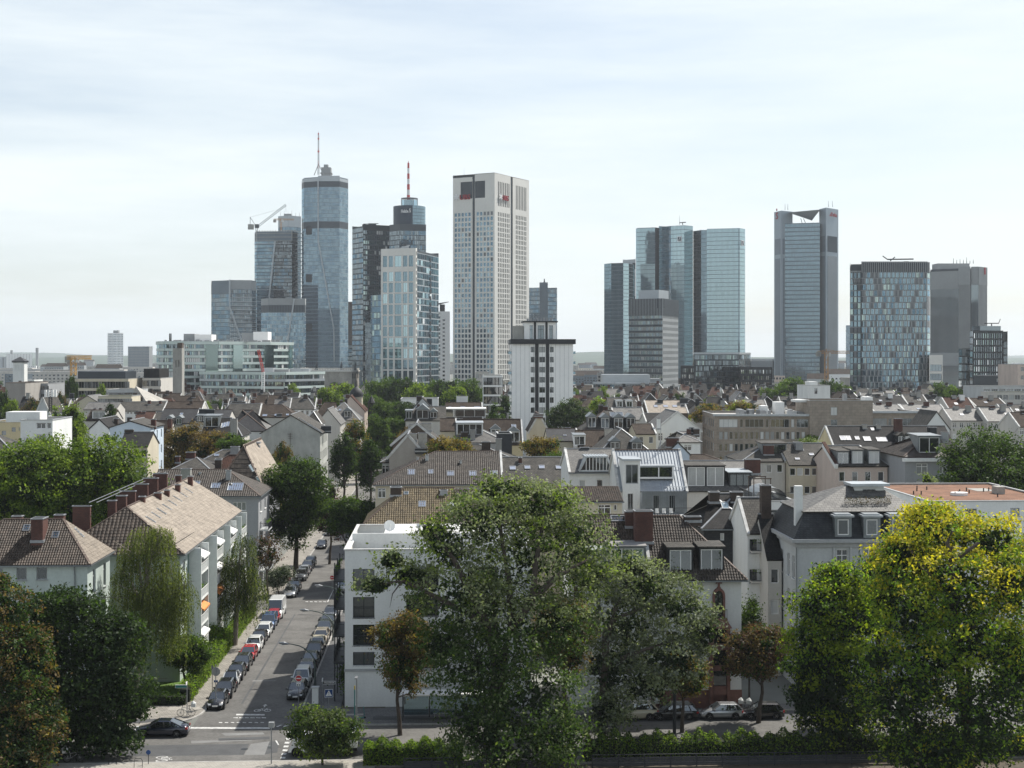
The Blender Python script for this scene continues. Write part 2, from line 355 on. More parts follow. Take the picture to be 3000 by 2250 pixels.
# ------------------------------------------------------------------ houses
def slab(root, pts, mat, t=.22, name='roof_slope', tiles=None, edge=None):
    pts = [Vector(p) for p in pts]; X = (pts[1]-pts[0]).normalized(); Z = X.cross(pts[-1]-pts[0]).normalized()
    if Z.z < 0: Z = -Z
    Y = Z.cross(X); M4 = Matrix(((X.x,Y.x,Z.x,pts[0].x),(X.y,Y.y,Z.y,pts[0].y),(X.z,Y.z,Z.z,pts[0].z),(0,0,0,1)))
    p2 = [((p-pts[0]).dot(X), (p-pts[0]).dot(Y)) for p in pts]
    b = MB(); b.prism(p2, -t, 0); o = put(b.data(name, [mat]), name, root, mat=M4)
    if tiles: tile_field(o, p2, *tiles)
    return o, M4
def tile_field(o, poly, mat, cw=.25, rh=.34, flat=False):
    xs = [p[0] for p in poly]; ys = [p[1] for p in poly]
    n = len(poly); area = sum(poly[i][0]*poly[(i+1)%n][1]-poly[(i+1)%n][0]*poly[i][1] for i in range(n)); sg = 1 if area > 0 else -1
    def inside(x, y): return all(sg*((poly[(i+1)%n][0]-poly[i][0])*(y-poly[i][1])-(poly[(i+1)%n][1]-poly[i][1])*(x-poly[i][0])) > -.02 for i in range(n))
    nc = int((max(xs)-min(xs))/cw); nr = int((max(ys)-min(ys))/rh); V = []
    if flat: prof = [(0,.01),(.94,.022)]
    else: prof = [(0,.012),(.30,.075),(.62,.075),(.98,.014)]
    for j in range(nr+1):
        y0 = min(ys)+j*rh-.05
        for i in range(nc+1):
            x0 = min(xs)+i*cw
            if not inside(x0+cw/2, y0+rh/2): continue
            dz = R.uniform(-.006,.006); dy = R.uniform(-.012,.012)
            for a, b in zip(prof[:-1], prof[1:]):
                xa, za, xb, zb = x0+a[0]*cw, a[1]+.045+dz, x0+b[0]*cw, b[1]+.045+dz
                V += [(xa,y0+dy,za),(xb,y0+dy,zb),(xb,y0+rh+.03,zb-.04),(xa,y0+rh+.03,za-.04)]
                V += [(xa,y0+dy,za-.045),(xb,y0+dy,zb-.045),(xb,y0+dy,zb),(xa,y0+dy,za)]
    if V:
        t = put(fastmesh('roof_tiles', np.array(V), [mat]), 'roof_tiles', o); t['kind'] = 'stuff'

class House: pass
SKYC = {}
def skylight_mesh(w, h, gm='glass_sky', fm='metal_grey'):
    k = (round(w,2), round(h,2), gm)
    if k not in SKYC:
        f = MB(); b = .09
        for q in ((-w/2,w/2,0,b),(-w/2,w/2,h-b,h),(-w/2,-w/2+b,b,h-b),(w/2-b,w/2,b,h-b)): f.box(q[0],q[1],q[2],q[3],.0,.14)
        g = MB(); g.quad((-w/2+b,b,.10),(w/2-b,b,.10),(w/2-b,h-b,.10),(-w/2+b,h-b,.10))
        SKYC[k] = (f.data('skylight',[fm]), g.data('pane',[gm]))
    return SKYC[k]
def house(label, L, Rr, d, dp, ye, yr, ax='x', hip=(0,0), wall='wall_white', roof='roof_slate', rz=ROT, over=.35, near=False,
          win=None, swin=None, sky=(), chim=(), dorm=(), par='', cat='house', name='house', tiles=None, group=None, fm='trim_white', gm='glass_house',
          zE=None, zR=None, gut=False, wl=None, base=None):
    h = House(); x0 = (L-1500)/F*d; root = empty(name, label, cat, (x0, d, 0), rz, group); h.root = root
    w = (Rr-L)/F*d; w = w/(math.cos(rz)-math.sin(rz)*(Rr-1500)/F); ze = zE if zE is not None else zat(ye, d)
    if ax == 'x': zr = zR if zR is not None else zat(yr, d+dp/2)
    else: zr = zR if zR is not None else zat(yr, d+max(hip[0],0))
    h.w, h.dp, h.ze, h.zr, h.d, h.ax = w, dp, ze, zr, d, ax
    Mw = Matrix.Translation((x0,d,0)) @ Matrix.Rotation(rz,4,'Z'); Mi = Mw.inverted(); h.Mw, h.Mi = Mw, Mi
    mb = MB(); WN = []
    def grid(Ln, spec, z_top):
        if not spec: return []
        rows, cols, ww, wh, *o = spec; top = o[0] if o else .55; pitch = o[1] if len(o) > 1 else 3.15
        q = []
        for r in range(rows):
            zb = z_top-top-r*pitch-wh
            if zb < .4: break
            for c in range(cols):
                u = Ln*(c+.5)/cols-ww/2; q.append((u, u+ww, zb, zb+wh))
        return q
    faces = [((0,0),(w,0),win), ((w,0),(w,dp),swin if swin and swin != 'L' else None), ((w,dp),(0,dp),None), ((0,dp),(0,0),wl)]
    for A, B, sp in faces:
        Ln = (Vector(B)-Vector(A)).length; rc = sp if isinstance(sp, list) else grid(Ln, sp, ze)
        P, ang = wall_holes(mb, A, B, base or 0, ze, rc); WN.append((P, ang, rc))
    if ax == 'x':
        if hip[0] == 0: mb.quad((0,dp,ze),(0,0,ze),(0,dp/2,zr-.12))
        if hip[1] == 0: mb.quad((w,0,ze),(w,dp,ze),(w,dp/2,zr-.12))
    else:
        if hip[0] == 0: mb.quad((0,0,ze),(w,0,ze),(w/2,0,zr-.12))
        if hip[1] == 0: mb.quad((w,dp,ze),(0,dp,ze),(w/2,dp,zr-.12))
    mb.build('wall', [wall], root)
    for P, ang, rc in WN:
        for r in rc:
            st = 'w2t' if r[1]-r[0] > 1.05 else 'w1'
            if r[1]-r[0] > 1.9: st = 'w3'
            g = gm if R.random() < .8 else R.choice(['blind','glass_house','blind_white'])
            put_window(root, P, ang, r, st, fm, g, near=near)
    o = over; t = tiles
    if ax == 'x':
        run = dp/2; sl = (zr-ze)/run; zo = ze-o*sl+.16
        a0, a1 = (-.12 if hip[0] == 0 else -o), (w+.12 if hip[1] == 0 else w+o)
        r0, r1 = (hip[0] if hip[0] else -.12), (w-hip[1] if hip[1] else w+.12)
        zrr = zr+.16
        E = [(a0,-o,zo),(a1,-o,zo),(a1,dp+o,zo),(a0,dp+o,zo)]; K = [(r0,dp/2,zrr),(r1,dp/2,zrr)]
        S = {'f':[E[0],E[1],K[1],K[0]], 'b':[E[2],E[3],K[0],K[1]]}
        if hip[1]: S['r'] = [E[1],E[2],K[1]]
        if hip[0]: S['l'] = [E[3],E[0],K[0]]
    else:
        run = w/2; sl = (zr-ze)/run; zo = ze-o*sl+.16; zrr = zr+.16
        b0, b1 = (-.12 if hip[0] == 0 else -o), (dp+.12 if hip[1] == 0 else dp+o)
        r0, r1 = (hip[0] if hip[0] else -.12), (dp-hip[1] if hip[1] else dp+.12)
        E = [(-o,b0,zo),(w+o,b0,zo),(w+o,b1,zo),(-o,b1,zo)]; K = [(w/2,r0,zrr),(w/2,r1,zrr)]
        S = {'r':[E[1],E[2],K[1],K[0]], 'l':[E[3],E[0],K[0],K[1]]}
        if hip[0]: S['f'] = [E[0],E[1],K[0]]
        if hip[1]: S['b'] = [E[2],E[3],K[1]]
    h.S = {}
    for k, pts in S.items():
        tl = t if (t and k in ('f','r','l')) else None
        rm = roof if isinstance(roof, str) else roof.get(k, roof['f'])
        so, M4 = slab(root, pts, rm, tiles=tl and ((tl[0] if isinstance(tl[0],str) else tl[0].get(k, tl[0]['f'])),)+tuple(tl[1:])); h.S[k] = (so, M4, [Vector(p) for p in pts])
    rb = MB(); mid = Vector(K[0]), Vector(K[1]); up = Vector((0,0,.03))
    rb.bar(mid[0]+up, mid[1]+up, .26, .14)
    for i, hp in ((0, hip[0]), (1, hip[1])):
        if hp:
            es = ((0,3),(1,2)) if ax == 'x' else ((0,1),(3,2))
            for e in es[i]: rb.bar(Vector(E[e])+up, mid[i]+up, .24, .12)
    rb.build('ridge', ['ridge_tile' if not (isinstance(roof,str) and 'slate' in roof) else 'lead'], root)
    if gut:
        gb = MB(); gb.bar((E[0][0],E[0][1]-.06,zo-.12),(E[1][0],E[1][1]-.06,zo-.12),.16,.14); gb.bar((E[1][0]+.06,E[1][1],zo-.12),(E[2][0]+.06,E[2][1],zo-.12),.16,.14)
        gb.build('gutter', ['zinc_dark'], root)
    def roofz(u, v):
        f = min(v, dp-v)/(dp/2) if ax == 'x' else min(u, w-u)/(w/2)
        return ze+max(0,min(1,f))*(zr-ze)
    h.roofz = roofz
    for pc in par:
        pb = MB(); H = .42; T = .34
        if ax == 'x':
            u = 0 if pc == 'l' else w
            for v0, v1 in ((-o-.1, dp/2), (dp+o+.1, dp/2)):
                za, zb = ze-(o+.1)*sl+.1, zr+.12
                pb.bar((u,v0,za),(u,v1,zb),T,H)
            pb.bar((u,dp/2-.3,zr+.12),(u,dp/2+.3,zr+.12),T-.01,H-.02)
        else:
            v = 0 if pc == 'f' else dp
            for u0, u1 in ((-o-.1, w/2), (w+o+.1, w/2)): pb.bar((u0,v,ze-(o+.1)*sl+.1),(u1,v,zr+.12),T,H)
        pb.build('parapet', ['parapet'], root)
    def hit(k, px, py):
        pts = h.S[k][2]; n = (pts[1]-pts[0]).cross(pts[-1]-pts[0]).normalized()
        c = Mi @ Vector((0,0,CH)); dr = (Mi.to_3x3() @ Vector(((px-1500)/F, 1, -(py-HY)/F)))
        s = (pts[0]-c).dot(n)/dr.dot(n); return c+dr*s
    h.hit = hit
    for sk in sky:
        k, px, py, sw, sh = sk[:5]; gmm = sk[5] if len(sk) > 5 else 'glass_sky'
        f, g = skylight_mesh(sw, sh, gmm); p = hit(k, px, py); M4 = h.S[k][1]; q = M4.copy(); q.translation = p - M4.to_3x3() @ Vector((0,sh/2,0))
        so = put(f, 'skylight', root, mat=q); put(g, 'pane', so)
    for c in chim:
        px, vf, pyt, cw, cd, *r = c; mt = r[0] if r else 'brick'
        v = vf*dp; dd = d+v; wp = Mi @ pd(px, pyt, dd); u = wp.x; zt = wp.z; zb = roofz(u, min(max(v,0),dp))-.6
        chimney(root, u, v, zb, zt, cw, cd, mt)
    for dm in dorm:
        k, px, py, dw, dh, *st = dm; dormer(h, k, px, py, dw, dh, *st)
    return h
def chimney(root, u, v, zb, zt, cw, cd, mt='brick', pots=0):
    b = MB(); b.box(-cw/2,cw/2,-cd/2,cd/2,0,zt-zb-.1); o = b.build('chimney', [mt], root, (u,v,zb))
    c = MB(); c.box(-cw/2-.07,cw/2+.07,-cd/2-.07,cd/2+.07,zt-zb-.1,zt-zb); c.box(-cw/2+.08,cw/2-.08,-cd/2+.08,cd/2-.08,zt-zb,zt-zb+.03,1)
    for i in range(pots): x = -cw/2+cw*(i+.5)/pots; c.tube([(x,0,zt-zb),(x,0,zt-zb+.45)],[.12,.1],8,1)
    c.build('chimney_cap', ['lead','metal_black'], o)
    fl = MB(); fl.box(-cw/2-.1,cw/2+.1,-cd/2-.1,cd/2+.1,.35,.62); fl.build('flashing', ['lead'], o)
    return o
def dormer(h, k, px, py, dw, dh, style='flat', wall='slate_wall', rf='zinc_dark', fm='trim_white', gm='glass_house', wst='w2'):
    p = h.hit(k, px, py); pts = h.S[k][2]; X = (pts[1]-pts[0]).normalized(); Z = Vector((0,0,1)); Y = Z.cross(X)
    up = (pts[-1]-pts[0]); nrm = (pts[1]-pts[0]).cross(up).normalized(); slope = abs(nrm.z); tan = math.sqrt(max(1e-6,1-slope*slope))/max(slope,1e-3)
    M4 = Matrix(((X.x,Y.x,0,p.x),(X.y,Y.y,0,p.y),(0,0,1,p.z),(0,0,0,1)))
    dep = min(dh/tan+.3, 5); b = MB(); wf = .16
    P, a = wall_holes(b, (-dw/2,0), (dw/2,0), -.25, dh, [(wf, dw-wf, .0, dh-.18)], .14)
    b.quad((-dw/2,0,-.25),(-dw/2,0,dh),(-dw/2,dep,dh),(-dw/2,dep*.98,dh-.05)); b.quad((dw/2,0,-.25),(dw/2,dep*.98,dh-.05),(dw/2,dep,dh),(dw/2,0,dh))
    o = put(b.data('dormer', [wall]), 'dormer', h.root, mat=M4)
    fr, pn = win_mesh(dw-2*wf, dh-.18, wst, fm, gm, False); put(pn, 'window', o, P(wf, 0, .13))
    r = MB(); e = .14
    if style == 'flat': r.add([(-dw/2-e,-.22,dh),(dw/2+e,-.22,dh),(dw/2+e,dep+.3,dh+.16),(-dw/2-e,dep+.3,dh+.16),(-dw/2-e,-.22,dh+.13),(dw/2+e,-.22,dh+.13),(dw/2+e,dep+.3,dh+.3),(-dw/2-e,dep+.3,dh+.3)],[(0,3,2,1),(4,5,6,7),(0,1,5,4),(1,2,6,5),(2,3,7,6),(3,0,4,7)])
    else:
        g = dw*.42; d2 = dep+g/tan
        r.add([(-dw/2-e,-.2,dh-.05),(dw/2+e,-.2,dh-.05),(dw/2+e,dep,dh-.05),(-dw/2-e,dep,dh-.05),(0,-.2,dh+g),(0,d2,dh+g)],[(0,1,4),(1,2,5,4),(2,3,5),(3,0,4,5),(0,3,2,1)])
    r.build('dormer_roof', [rf], o)
    return o
def rail(mb, p, q, H=1.0, step=.14, m=0, r=.02):
    p = Vector(p); q = Vector(q); L = (q-p).length; n = max(1,int(L/step)); up = Vector((0,0,H))
    mb.bar(p+up, q+up, .05, .05, m); mb.bar(p+Vector((0,0,.08)), q+Vector((0,0,.08)), .04, .04, m)
    for i in range(n+1): a = p+(q-p)*i/n; mb.bar(a, a+up, r, r, m)

# ------------------------------------------------------------------ towers
class Tower:
    def __init__(s, label, corners, z, name='tower', cat='skyscraper', group=None, core='clad_dark', roofm='roof_flat', back=None, depth=40, inset=.6, capd=1.2):
        W3 = [Vector(((px-1500)/F*d, d)) for px, d in corners]; s.o = Vector((W3[0].x, W3[0].y)); s.z = z; s.corners = corners
        s.root = empty(name, label, cat, (s.o.x, s.o.y, 0), 0, group); s.p = [q-s.o for q in W3]
        if back is None:
            wl, wf = W3[-1], W3[0]; back = [wl*(1+depth*.6/wl.y)-s.o-Vector((.5,0)), wf*(1+depth/wf.y)-s.o+Vector((.5,0))] if len(s.p) == 2 or len(s.p) > 3 else [s.p[0]+s.p[2]-s.p[1]]
        else: back = [Vector(((px-1500)/F*d, d))-s.o for px, d in back]
        s.poly = s.p+back; c = sum(s.poly, Vector((0,0)))/len(s.poly); s.c = c; s.own = 300
        q = [c+(v-c)*(1-inset/max((v-c).length,1)) for v in s.poly]
        m = MB(); m.prism([tuple(v) for v in q], 0, z-capd, 0, 1); s.core = m.build('core', [core, roofm], s.root)
        s.wall = {}; s.stuff = {}
        n = len(s.p)
        bm = MB(); P = s.poly
        for i in range(n-1, len(P)):
            a, b2 = P[i], P[(i+1) % len(P)]; bm.quad((a.x,a.y,0),(b2.x,b2.y,0),(b2.x,b2.y,z),(a.x,a.y,z))
        bm.build('rear_wall', [core], s.root)
    def seg(s, i): return s.p[i], s.p[i+1]
    def holes(s, A, B, z0, z1, cols, rows, wall, glasses, depth=.35, wst='w0', fm=None, own=True, vz=None, name='window', smat=None):
        rects = [(a,b,c,e) for c,e in rows for a,b in cols]; mb = MB(); P, ang = wall_holes(mb, A, B, z0, z1, rects, depth)
        mb.build('cladding', [wall], s.root); V = []; mi = []
        for r in reversed(rects):
            g = glasses[R.choices(range(len(glasses)), [x[1] for x in glasses])[0]][0]
            if own and s.own > 0:
                s.own -= 1; fr, pn = win_mesh(r[1]-r[0], r[3]-r[2], wst, fm, g, False); put(pn, name, s.root, P(r[0], r[2], depth-.02), ang)
            else:
                V += [P(r[0],r[2],depth-.02),P(r[1],r[2],depth-.02),P(r[1],r[3],depth-.02),P(r[0],r[3],depth-.02)]; mi.append([x[0] for x in glasses].index(g))
        if V: put(fastmesh('windows_above' if 0 else 'window_panes', np.array(V), [x[0] for x in glasses], mi=mi), 'window_panes', s.root)['kind'] = 'stuff'
    def curtain(s, A, B, z0, z1, nu, nv, glasses, gap=.12, gapv=None, tilt=.0015, wall='clad_grey', own=0, proud=.06, spandrel=0, spm=None, clump=0, wallz=True):
        A = Vector(A); B = Vector(B); L = (B-A).length; t = (B-A)/L; n = Vector((t.y,-t.x)); gapv = gap if gapv is None else gapv
        if wallz:
            mb = MB(); mb.quad((A.x,A.y,z0),(B.x,B.y,z0),(B.x,B.y,z1),(A.x,A.y,z1)); mb.build('cladding', [wall], s.root)
        V = []; mi = []; du = L/nu; dv = (z1-z0)/nv; names = [x[0] for x in glasses]; wts = [x[1] for x in glasses]; ang = math.atan2(t.y,t.x)
        for j in reversed(range(nv)):
            rowg = R.choices(range(len(names)), wts)[0]
            for i in range(nu):
                g = rowg if R.random() < clump else R.choices(range(len(names)), wts)[0]
                if R.random() > .25 or i == 0: keep = g
                else: g = keep
                u0, u1 = i*du+gap/2, (i+1)*du-gap/2; za, zb = z0+j*dv+gapv/2, z0+(j+1)*dv-gapv/2
                if spandrel: zb -= spandrel*dv
                tu = R.gauss(0, tilt)*du; tv = R.gauss(0, tilt)*dv
                cs = [(u0,za,-tu-tv),(u1,za,tu-tv),(u1,zb,tu+tv),(u0,zb,-tu+tv)]
                q = [(A.x+t.x*u+n.x*(proud+e), A.y+t.y*u+n.y*(proud+e), z) for u,z,e in cs]
                if own and s.own > 0:
                    s.own -= 1; k = ('cw', round(u1-u0,3), round(zb-za,3), names[g])
                    if k not in WINC:
                        m = MB(); m.box(0,u1-u0,-.03,.03,0,zb-za); WINC[k] = m.data('pane', [names[g]])
                    ob = put(WINC[k], 'pane', s.root, (A.x+t.x*u0+n.x*proud, A.y+t.y*u0+n.y*proud, za), ang)
                    ob.rotation_euler = (R.gauss(0,tilt), 0, ang+R.gauss(0,tilt))
                else: V += q; mi.append(g)
        if V: put(fastmesh('panes', np.array(V), names, mi=mi), 'panes', s.root)['kind'] = 'stuff'
    def band(s, A, B, za, zb, mat, proud=.1, th=.3, name='band'):
        A = Vector(A); B = Vector(B); t = (B-A).normalized(); n = Vector((t.y,-t.x)); m = MB()
        a = A+n*proud; b = B+n*proud; c = b-n*th; e = a-n*th
        m.prism([tuple(a),tuple(b),tuple(c),tuple(e)], za, zb); return m.build(name, [mat], s.root)
    def line(s, p, q, w, mat, name='rib'):
        m = MB(); m.bar(p, q, w, w); return m.build(name, [mat], s.root)
    def W(s, px, py, d):
        v = pd(px, py, d); return (v.x-s.o.x, v.y-s.o.y, v.z)
    def on(s, A, B, px):
        k = (px-1500)/F; A = Vector(A); B = Vector(B); a = A+s.o; dv = B-A
        t = (k*a.y-a.x)/(dv.x-k*dv.y); return A+dv*t, t*dv.length
    def zon(s, A, B, px, py):
        q, u = s.on(A, B, px); return zat(py, (q+s.o).y)
def text_mesh(body, size, mat, depth=.15, name='lettering', bold=0.0, shear=0.0):
    c = bpy.data.curves.new('lettering', 'FONT'); c.body = body; c.size = size; c.extrude = depth/2; c.offset = bold; c.shear = shear; c.resolution_u = 3
    o = bpy.data.objects.new('lettering_tmp', c); COL.objects.link(o); dg = bpy.context.evaluated_depsgraph_get(); me = bpy.data.meshes.new_from_object(o.evaluated_get(dg))
    bpy.data.objects.remove(o); me.materials.clear(); me.materials.append(MT(mat)); me.name = name
    n = len(me.vertices); co = np.zeros(n*3, dtype=np.float32); me.vertices.foreach_get('co', co); co = co.reshape(-1,3)
    w = float(co[:,0].max()-co[:,0].min()) if n else 1; co[:,0] -= co[:,0].min(); co[:,1] -= co[:,1].min()
    me.vertices.foreach_set('co', co.ravel()); me.update(); return me, w, float(co[:,1].max())
def place_text(root, me, pos, ang, sx=1, sz=1, name='lettering'):
    M4 = Matrix.Translation(pos) @ Matrix.Rotation(ang,4,'Z') @ Matrix.Rotation(math.pi/2,4,'X') @ Matrix.Diagonal((sx,sz,1,1))
    return put(me, name, root, mat=M4)
# ------------------------------------------------------------------ terrain
def sheet(name, pts, mat, z, kind='structure'):
    m = MB(); m.add([(p[0],p[1],z) for p in pts], [tuple(range(len(pts)))]); o = m.build(name, [mat]); o['kind'] = kind; return o
sheet('ground', [(-9000,60),(9000,60),(9000,14000),(-9000,14000)], 'city_ground', 0)
def hills():
    b = MB(); nx = 120; rows = [(5200,0),(6200,32),(7500,60),(9000,52),(11500,70),(13500,60)]
    rr = random.Random(3); ph = [rr.uniform(0,6) for _ in range(8)]
    for d, hh in rows:
        for i in range(nx+1):
            x = -8500+17000*i/nx
            s = .55+.25*math.sin(x/900+ph[0])+.16*math.sin(x/370+ph[1]+d/800)+.05*math.sin(x/120+ph[2])+rr.uniform(-.03,.03)
            k = 1.5-.5*min(1,max(0,(x+2500)/3500))
            b.v.append((x, d+80*math.sin(x/700+d), hh*max(.05,s)*k))
    w = nx+1
    for j in range(len(rows)-1):
        for i in range(nx): b.f.append((j*w+i,j*w+i+1,(j+1)*w+i+1,(j+1)*w+i)); b.m.append(0)
    b.build('hills', ['far_land'], smooth=True)['kind'] = 'structure'
hills()

# ------------------------------------------------------------------ skyline
def cells(n, L, frac, m0=0.0, m1=None):
    m1 = m0 if m1 is None else m1; s = (L-m0-m1)/n; return [(m0+s*i+s*(1-frac)/2, m0+s*(i+1)-s*(1-frac)/2) for i in range(n)]
def antenna(parent, p, H, r0, r1, mat='metal_grey', name='antenna'):
    m = MB(); m.tube([p,(p[0],p[1],p[2]+H)], [r0,r1], 6); return m.build(name, [mat], parent)
plain('sign_red', (.30,.02,.03), .5, .05, 1); plain('sign_white', (.80,.80,.80), .5, .05, 1); plain('sign_navy', (.01,.025,.05), .4, .1, 1)
plain('mast_red', (.50,.06,.05), .6, .15, .5); plain('mast_white', (.72,.72,.72), .6, .1, .5)

def beige_tower():
    t = Tower('beige stone skyscraper with grid of windows and red lettering beside an emblem', [(1327,1059),(1449,1042),(1550,1090)], 170, core='clad_dark')
    A, C = t.seg(0); C2, B = t.seg(1); L1 = (C-A).length; L2 = (B-C2).length; z = t.z
    g0, g1 = t.on(A, C, 1384)[1], t.on(A, C, 1391)[1]; u = (C-A)/L1; n = Vector((u.y,-u.x))
    rows = [(z0, z0+2.6) for z0 in [4+3.75*k for k in range(38)] if z0 < 140]
    G = [('glass_blue',5),('glass_mid',2),('blind_grey',.6)]
    for a, b, gl in ((0,g0,0),(g1,L1,1)):
        p, q = A+u*a, A+u*b; L = b-a
        cl = cells(5, L, .68, 1.0, 1.0)
        w = 5.6 if gl == 0 else 0
        t.holes(p, q, 0, 145, cl, rows, 'clad_beige', G)
        rc = [(L-w-4.6, L-.02)] if gl == 0 else [(.02, L*.52)]
        t.holes(p, q, 145, z-(2.2 if gl == 0 else 0), rc, [(152,164.5)], 'clad_beige', [('glass_deep',1)], depth=1.0)
    t.holes(A+u*g0-n*2.6, A+u*g1-n*2.6, 0, z-4, [(.15,g1-g0-.15)], [(z0-.4,z0+2.6) for z0,_ in rows], 'clad_beige', [('glass_deep',1)], own=False)
    for e, s in ((g0,1),(g1,-1)):
        m = MB(); p = A+u*e; q = p-n*2.6; m.quad((p.x,p.y,0),(q.x,q.y,0),(q.x,q.y,z-4),(p.x,p.y,z-4)); m.build('groove_side', ['clad_beige'], t.root)
    h0, h1 = t.on(C2, B, 1496)[1], t.on(C2, B, 1502)[1]; u2 = (B-C2)/L2; n2 = Vector((u2.y,-u2.x))
    for a, b, mg in ((0,h0,(4.5,1.2)),(h1,L2,(4.5,4.0))):
        p, q = C2+u2*a, C2+u2*b; L = b-a; cl = cells(7, L, .55, *mg)
        t.holes(p, q, 0, 145, cl, [(z0-.5,z0+2.5) for z0,_ in rows], 'clad_beige', [('glass_deep',3),('glass_dark',1)], depth=.9, own=False)
        t.holes(p, q, 145, z, cl, [(146,z-6)], 'clad_beige', [('clad_beige',1)], depth=1.3, own=False)
    t.holes(C2+u2*h0-n2*2.6, C2+u2*h1-n2*2.6, 0, z-5, [(.3,h1-h0-.3)], [(z0,z0+2.4) for z0,_ in rows], 'clad_beige', [('glass_deep',1)], own=False)
    cap = MB(); P = t.poly; cap.prism([tuple(v) for v in P], z-.5, z-.2); cap.build('roof', ['roof_flat'], t.root)
    antenna(t.root, (A.x+8,A.y+8,z), 6, .12, .05)
    def emblem(pos, ang, s):
        m = MB()
        for a in (math.pi/2, math.pi*5/6, math.pi/6):
            c, e = math.cos(a), math.sin(a); p, q = Vector((-c*1.9*s,-.25,-e*1.9*s)), Vector((c*1.9*s,-.25,e*1.9*s)); m.bar(p, q, .30*s, .42*s)
            for w in (-1,1):
                r = (q-p).normalized(); sd = Vector((-r.z,0,r.x))
                for k in (.45,.72): m.bar(p+r*(2*1.9*s*k)+sd*.9*s*w, p+r*(2*1.9*s*k), .2*s, .22*s)
                m.bar(q, q-r*.45*s+sd*.5*s*w, .2*s, .26*s)
        o = m.build('emblem', ['sign_white'], t.root); o.matrix_local = Matrix.Translation(pos) @ Matrix.Rotation(ang,4,'Z')
    me, w, hh = text_mesh('UBS', 7.2, 'sign_red', .4, 'lettering', .12)
    for A_, B_, pe, p0, p1, y0, y1 in ((A,C,1338,1348,1379,586,571),(C2,B,1465,1471,1488,586,571)):
        dv = (B_-A_).normalized(); nn = Vector((dv.y,-dv.x))*.45; ang = math.atan2(dv.y,dv.x)
        a, ua = t.on(A_,B_,p0); b, ub = t.on(A_,B_,p1); zt, zb = t.zon(A_,B_,p0,y1), t.zon(A_,B_,p0,y0)
        place_text(t.root, me, (a.x+nn.x,a.y+nn.y,zb), ang, (ub-ua)/w, (zt-zb)/hh)
        c, _ = t.on(A_,B_,pe); emblem((c.x+nn.x,c.y+nn.y,(zt+zb)/2), ang, 1.35)
beige_tower()

def white_grid_tower():
    t = Tower('pale stone tower with square grid of tall windows and a glazed side', [(1116,858),(1218,850),(1285,894)], 100, core='clad_dark')
    A, C = t.seg(0); C2, B = t.seg(1); L = (C-A).length; k = L/198.0
    cols = [(11*k,35*k),(45*k,69*k),(79*k,116*k),(126*k,150*k),(159*k,183*k)]
    rows = [(88.8,95.6)]+[(88.8-2.4-13.05*.52*(i+1)+.0-.0, 0) for i in range(0)]
    zt = 86.0; rows = [(89.0,95.6)]
    while zt > 8: rows.append((zt-5.75, zt)); zt -= 6.6
    t.holes(A, C, 0, 100, cols, rows, 'clad_beige', [('glass_mid',5),('glass_bright',1)], depth=.35, wst='w2', fm='clad_bluegrey')
    L2 = (B-C2).length; u = (B-C2)/L2
    t.curtain(C2+u*2.5, B, 0, 97.5, 12, 25, [('glass_bright',4),('glass_mid',4),('glass_sky',1),('glass_deep',1)], .3, .7, .004, 'clad_silver')
    t.holes(C2, C2+u*2.5, 0, 100, [(.5,2.0)], [(z0,z0+2.5) for z0 in [2+3.9*i for i in range(25)]], 'clad_beige', [('glass_dark',1)], own=False, depth=.6)
    m = MB(); c = C2+(B-C2)*.62; d2 = Vector((u.y,-u.x))
    for i in range(24): m.box(-1.3,1.3,-.25,0,3+3.9*i+.6,3+3.9*i+3.0)
    m.build('loggia_openings', ['clad_black'], t.root, (c.x,c.y,0), math.atan2(u.y,u.x))
    b = MB(); b.box(12,16,6,9,98,102); b.bar((10,4,100),(17,4,102.5),.5,.8); b.build('roof_plant', ['clad_silver'], t.root)
white_grid_tower()

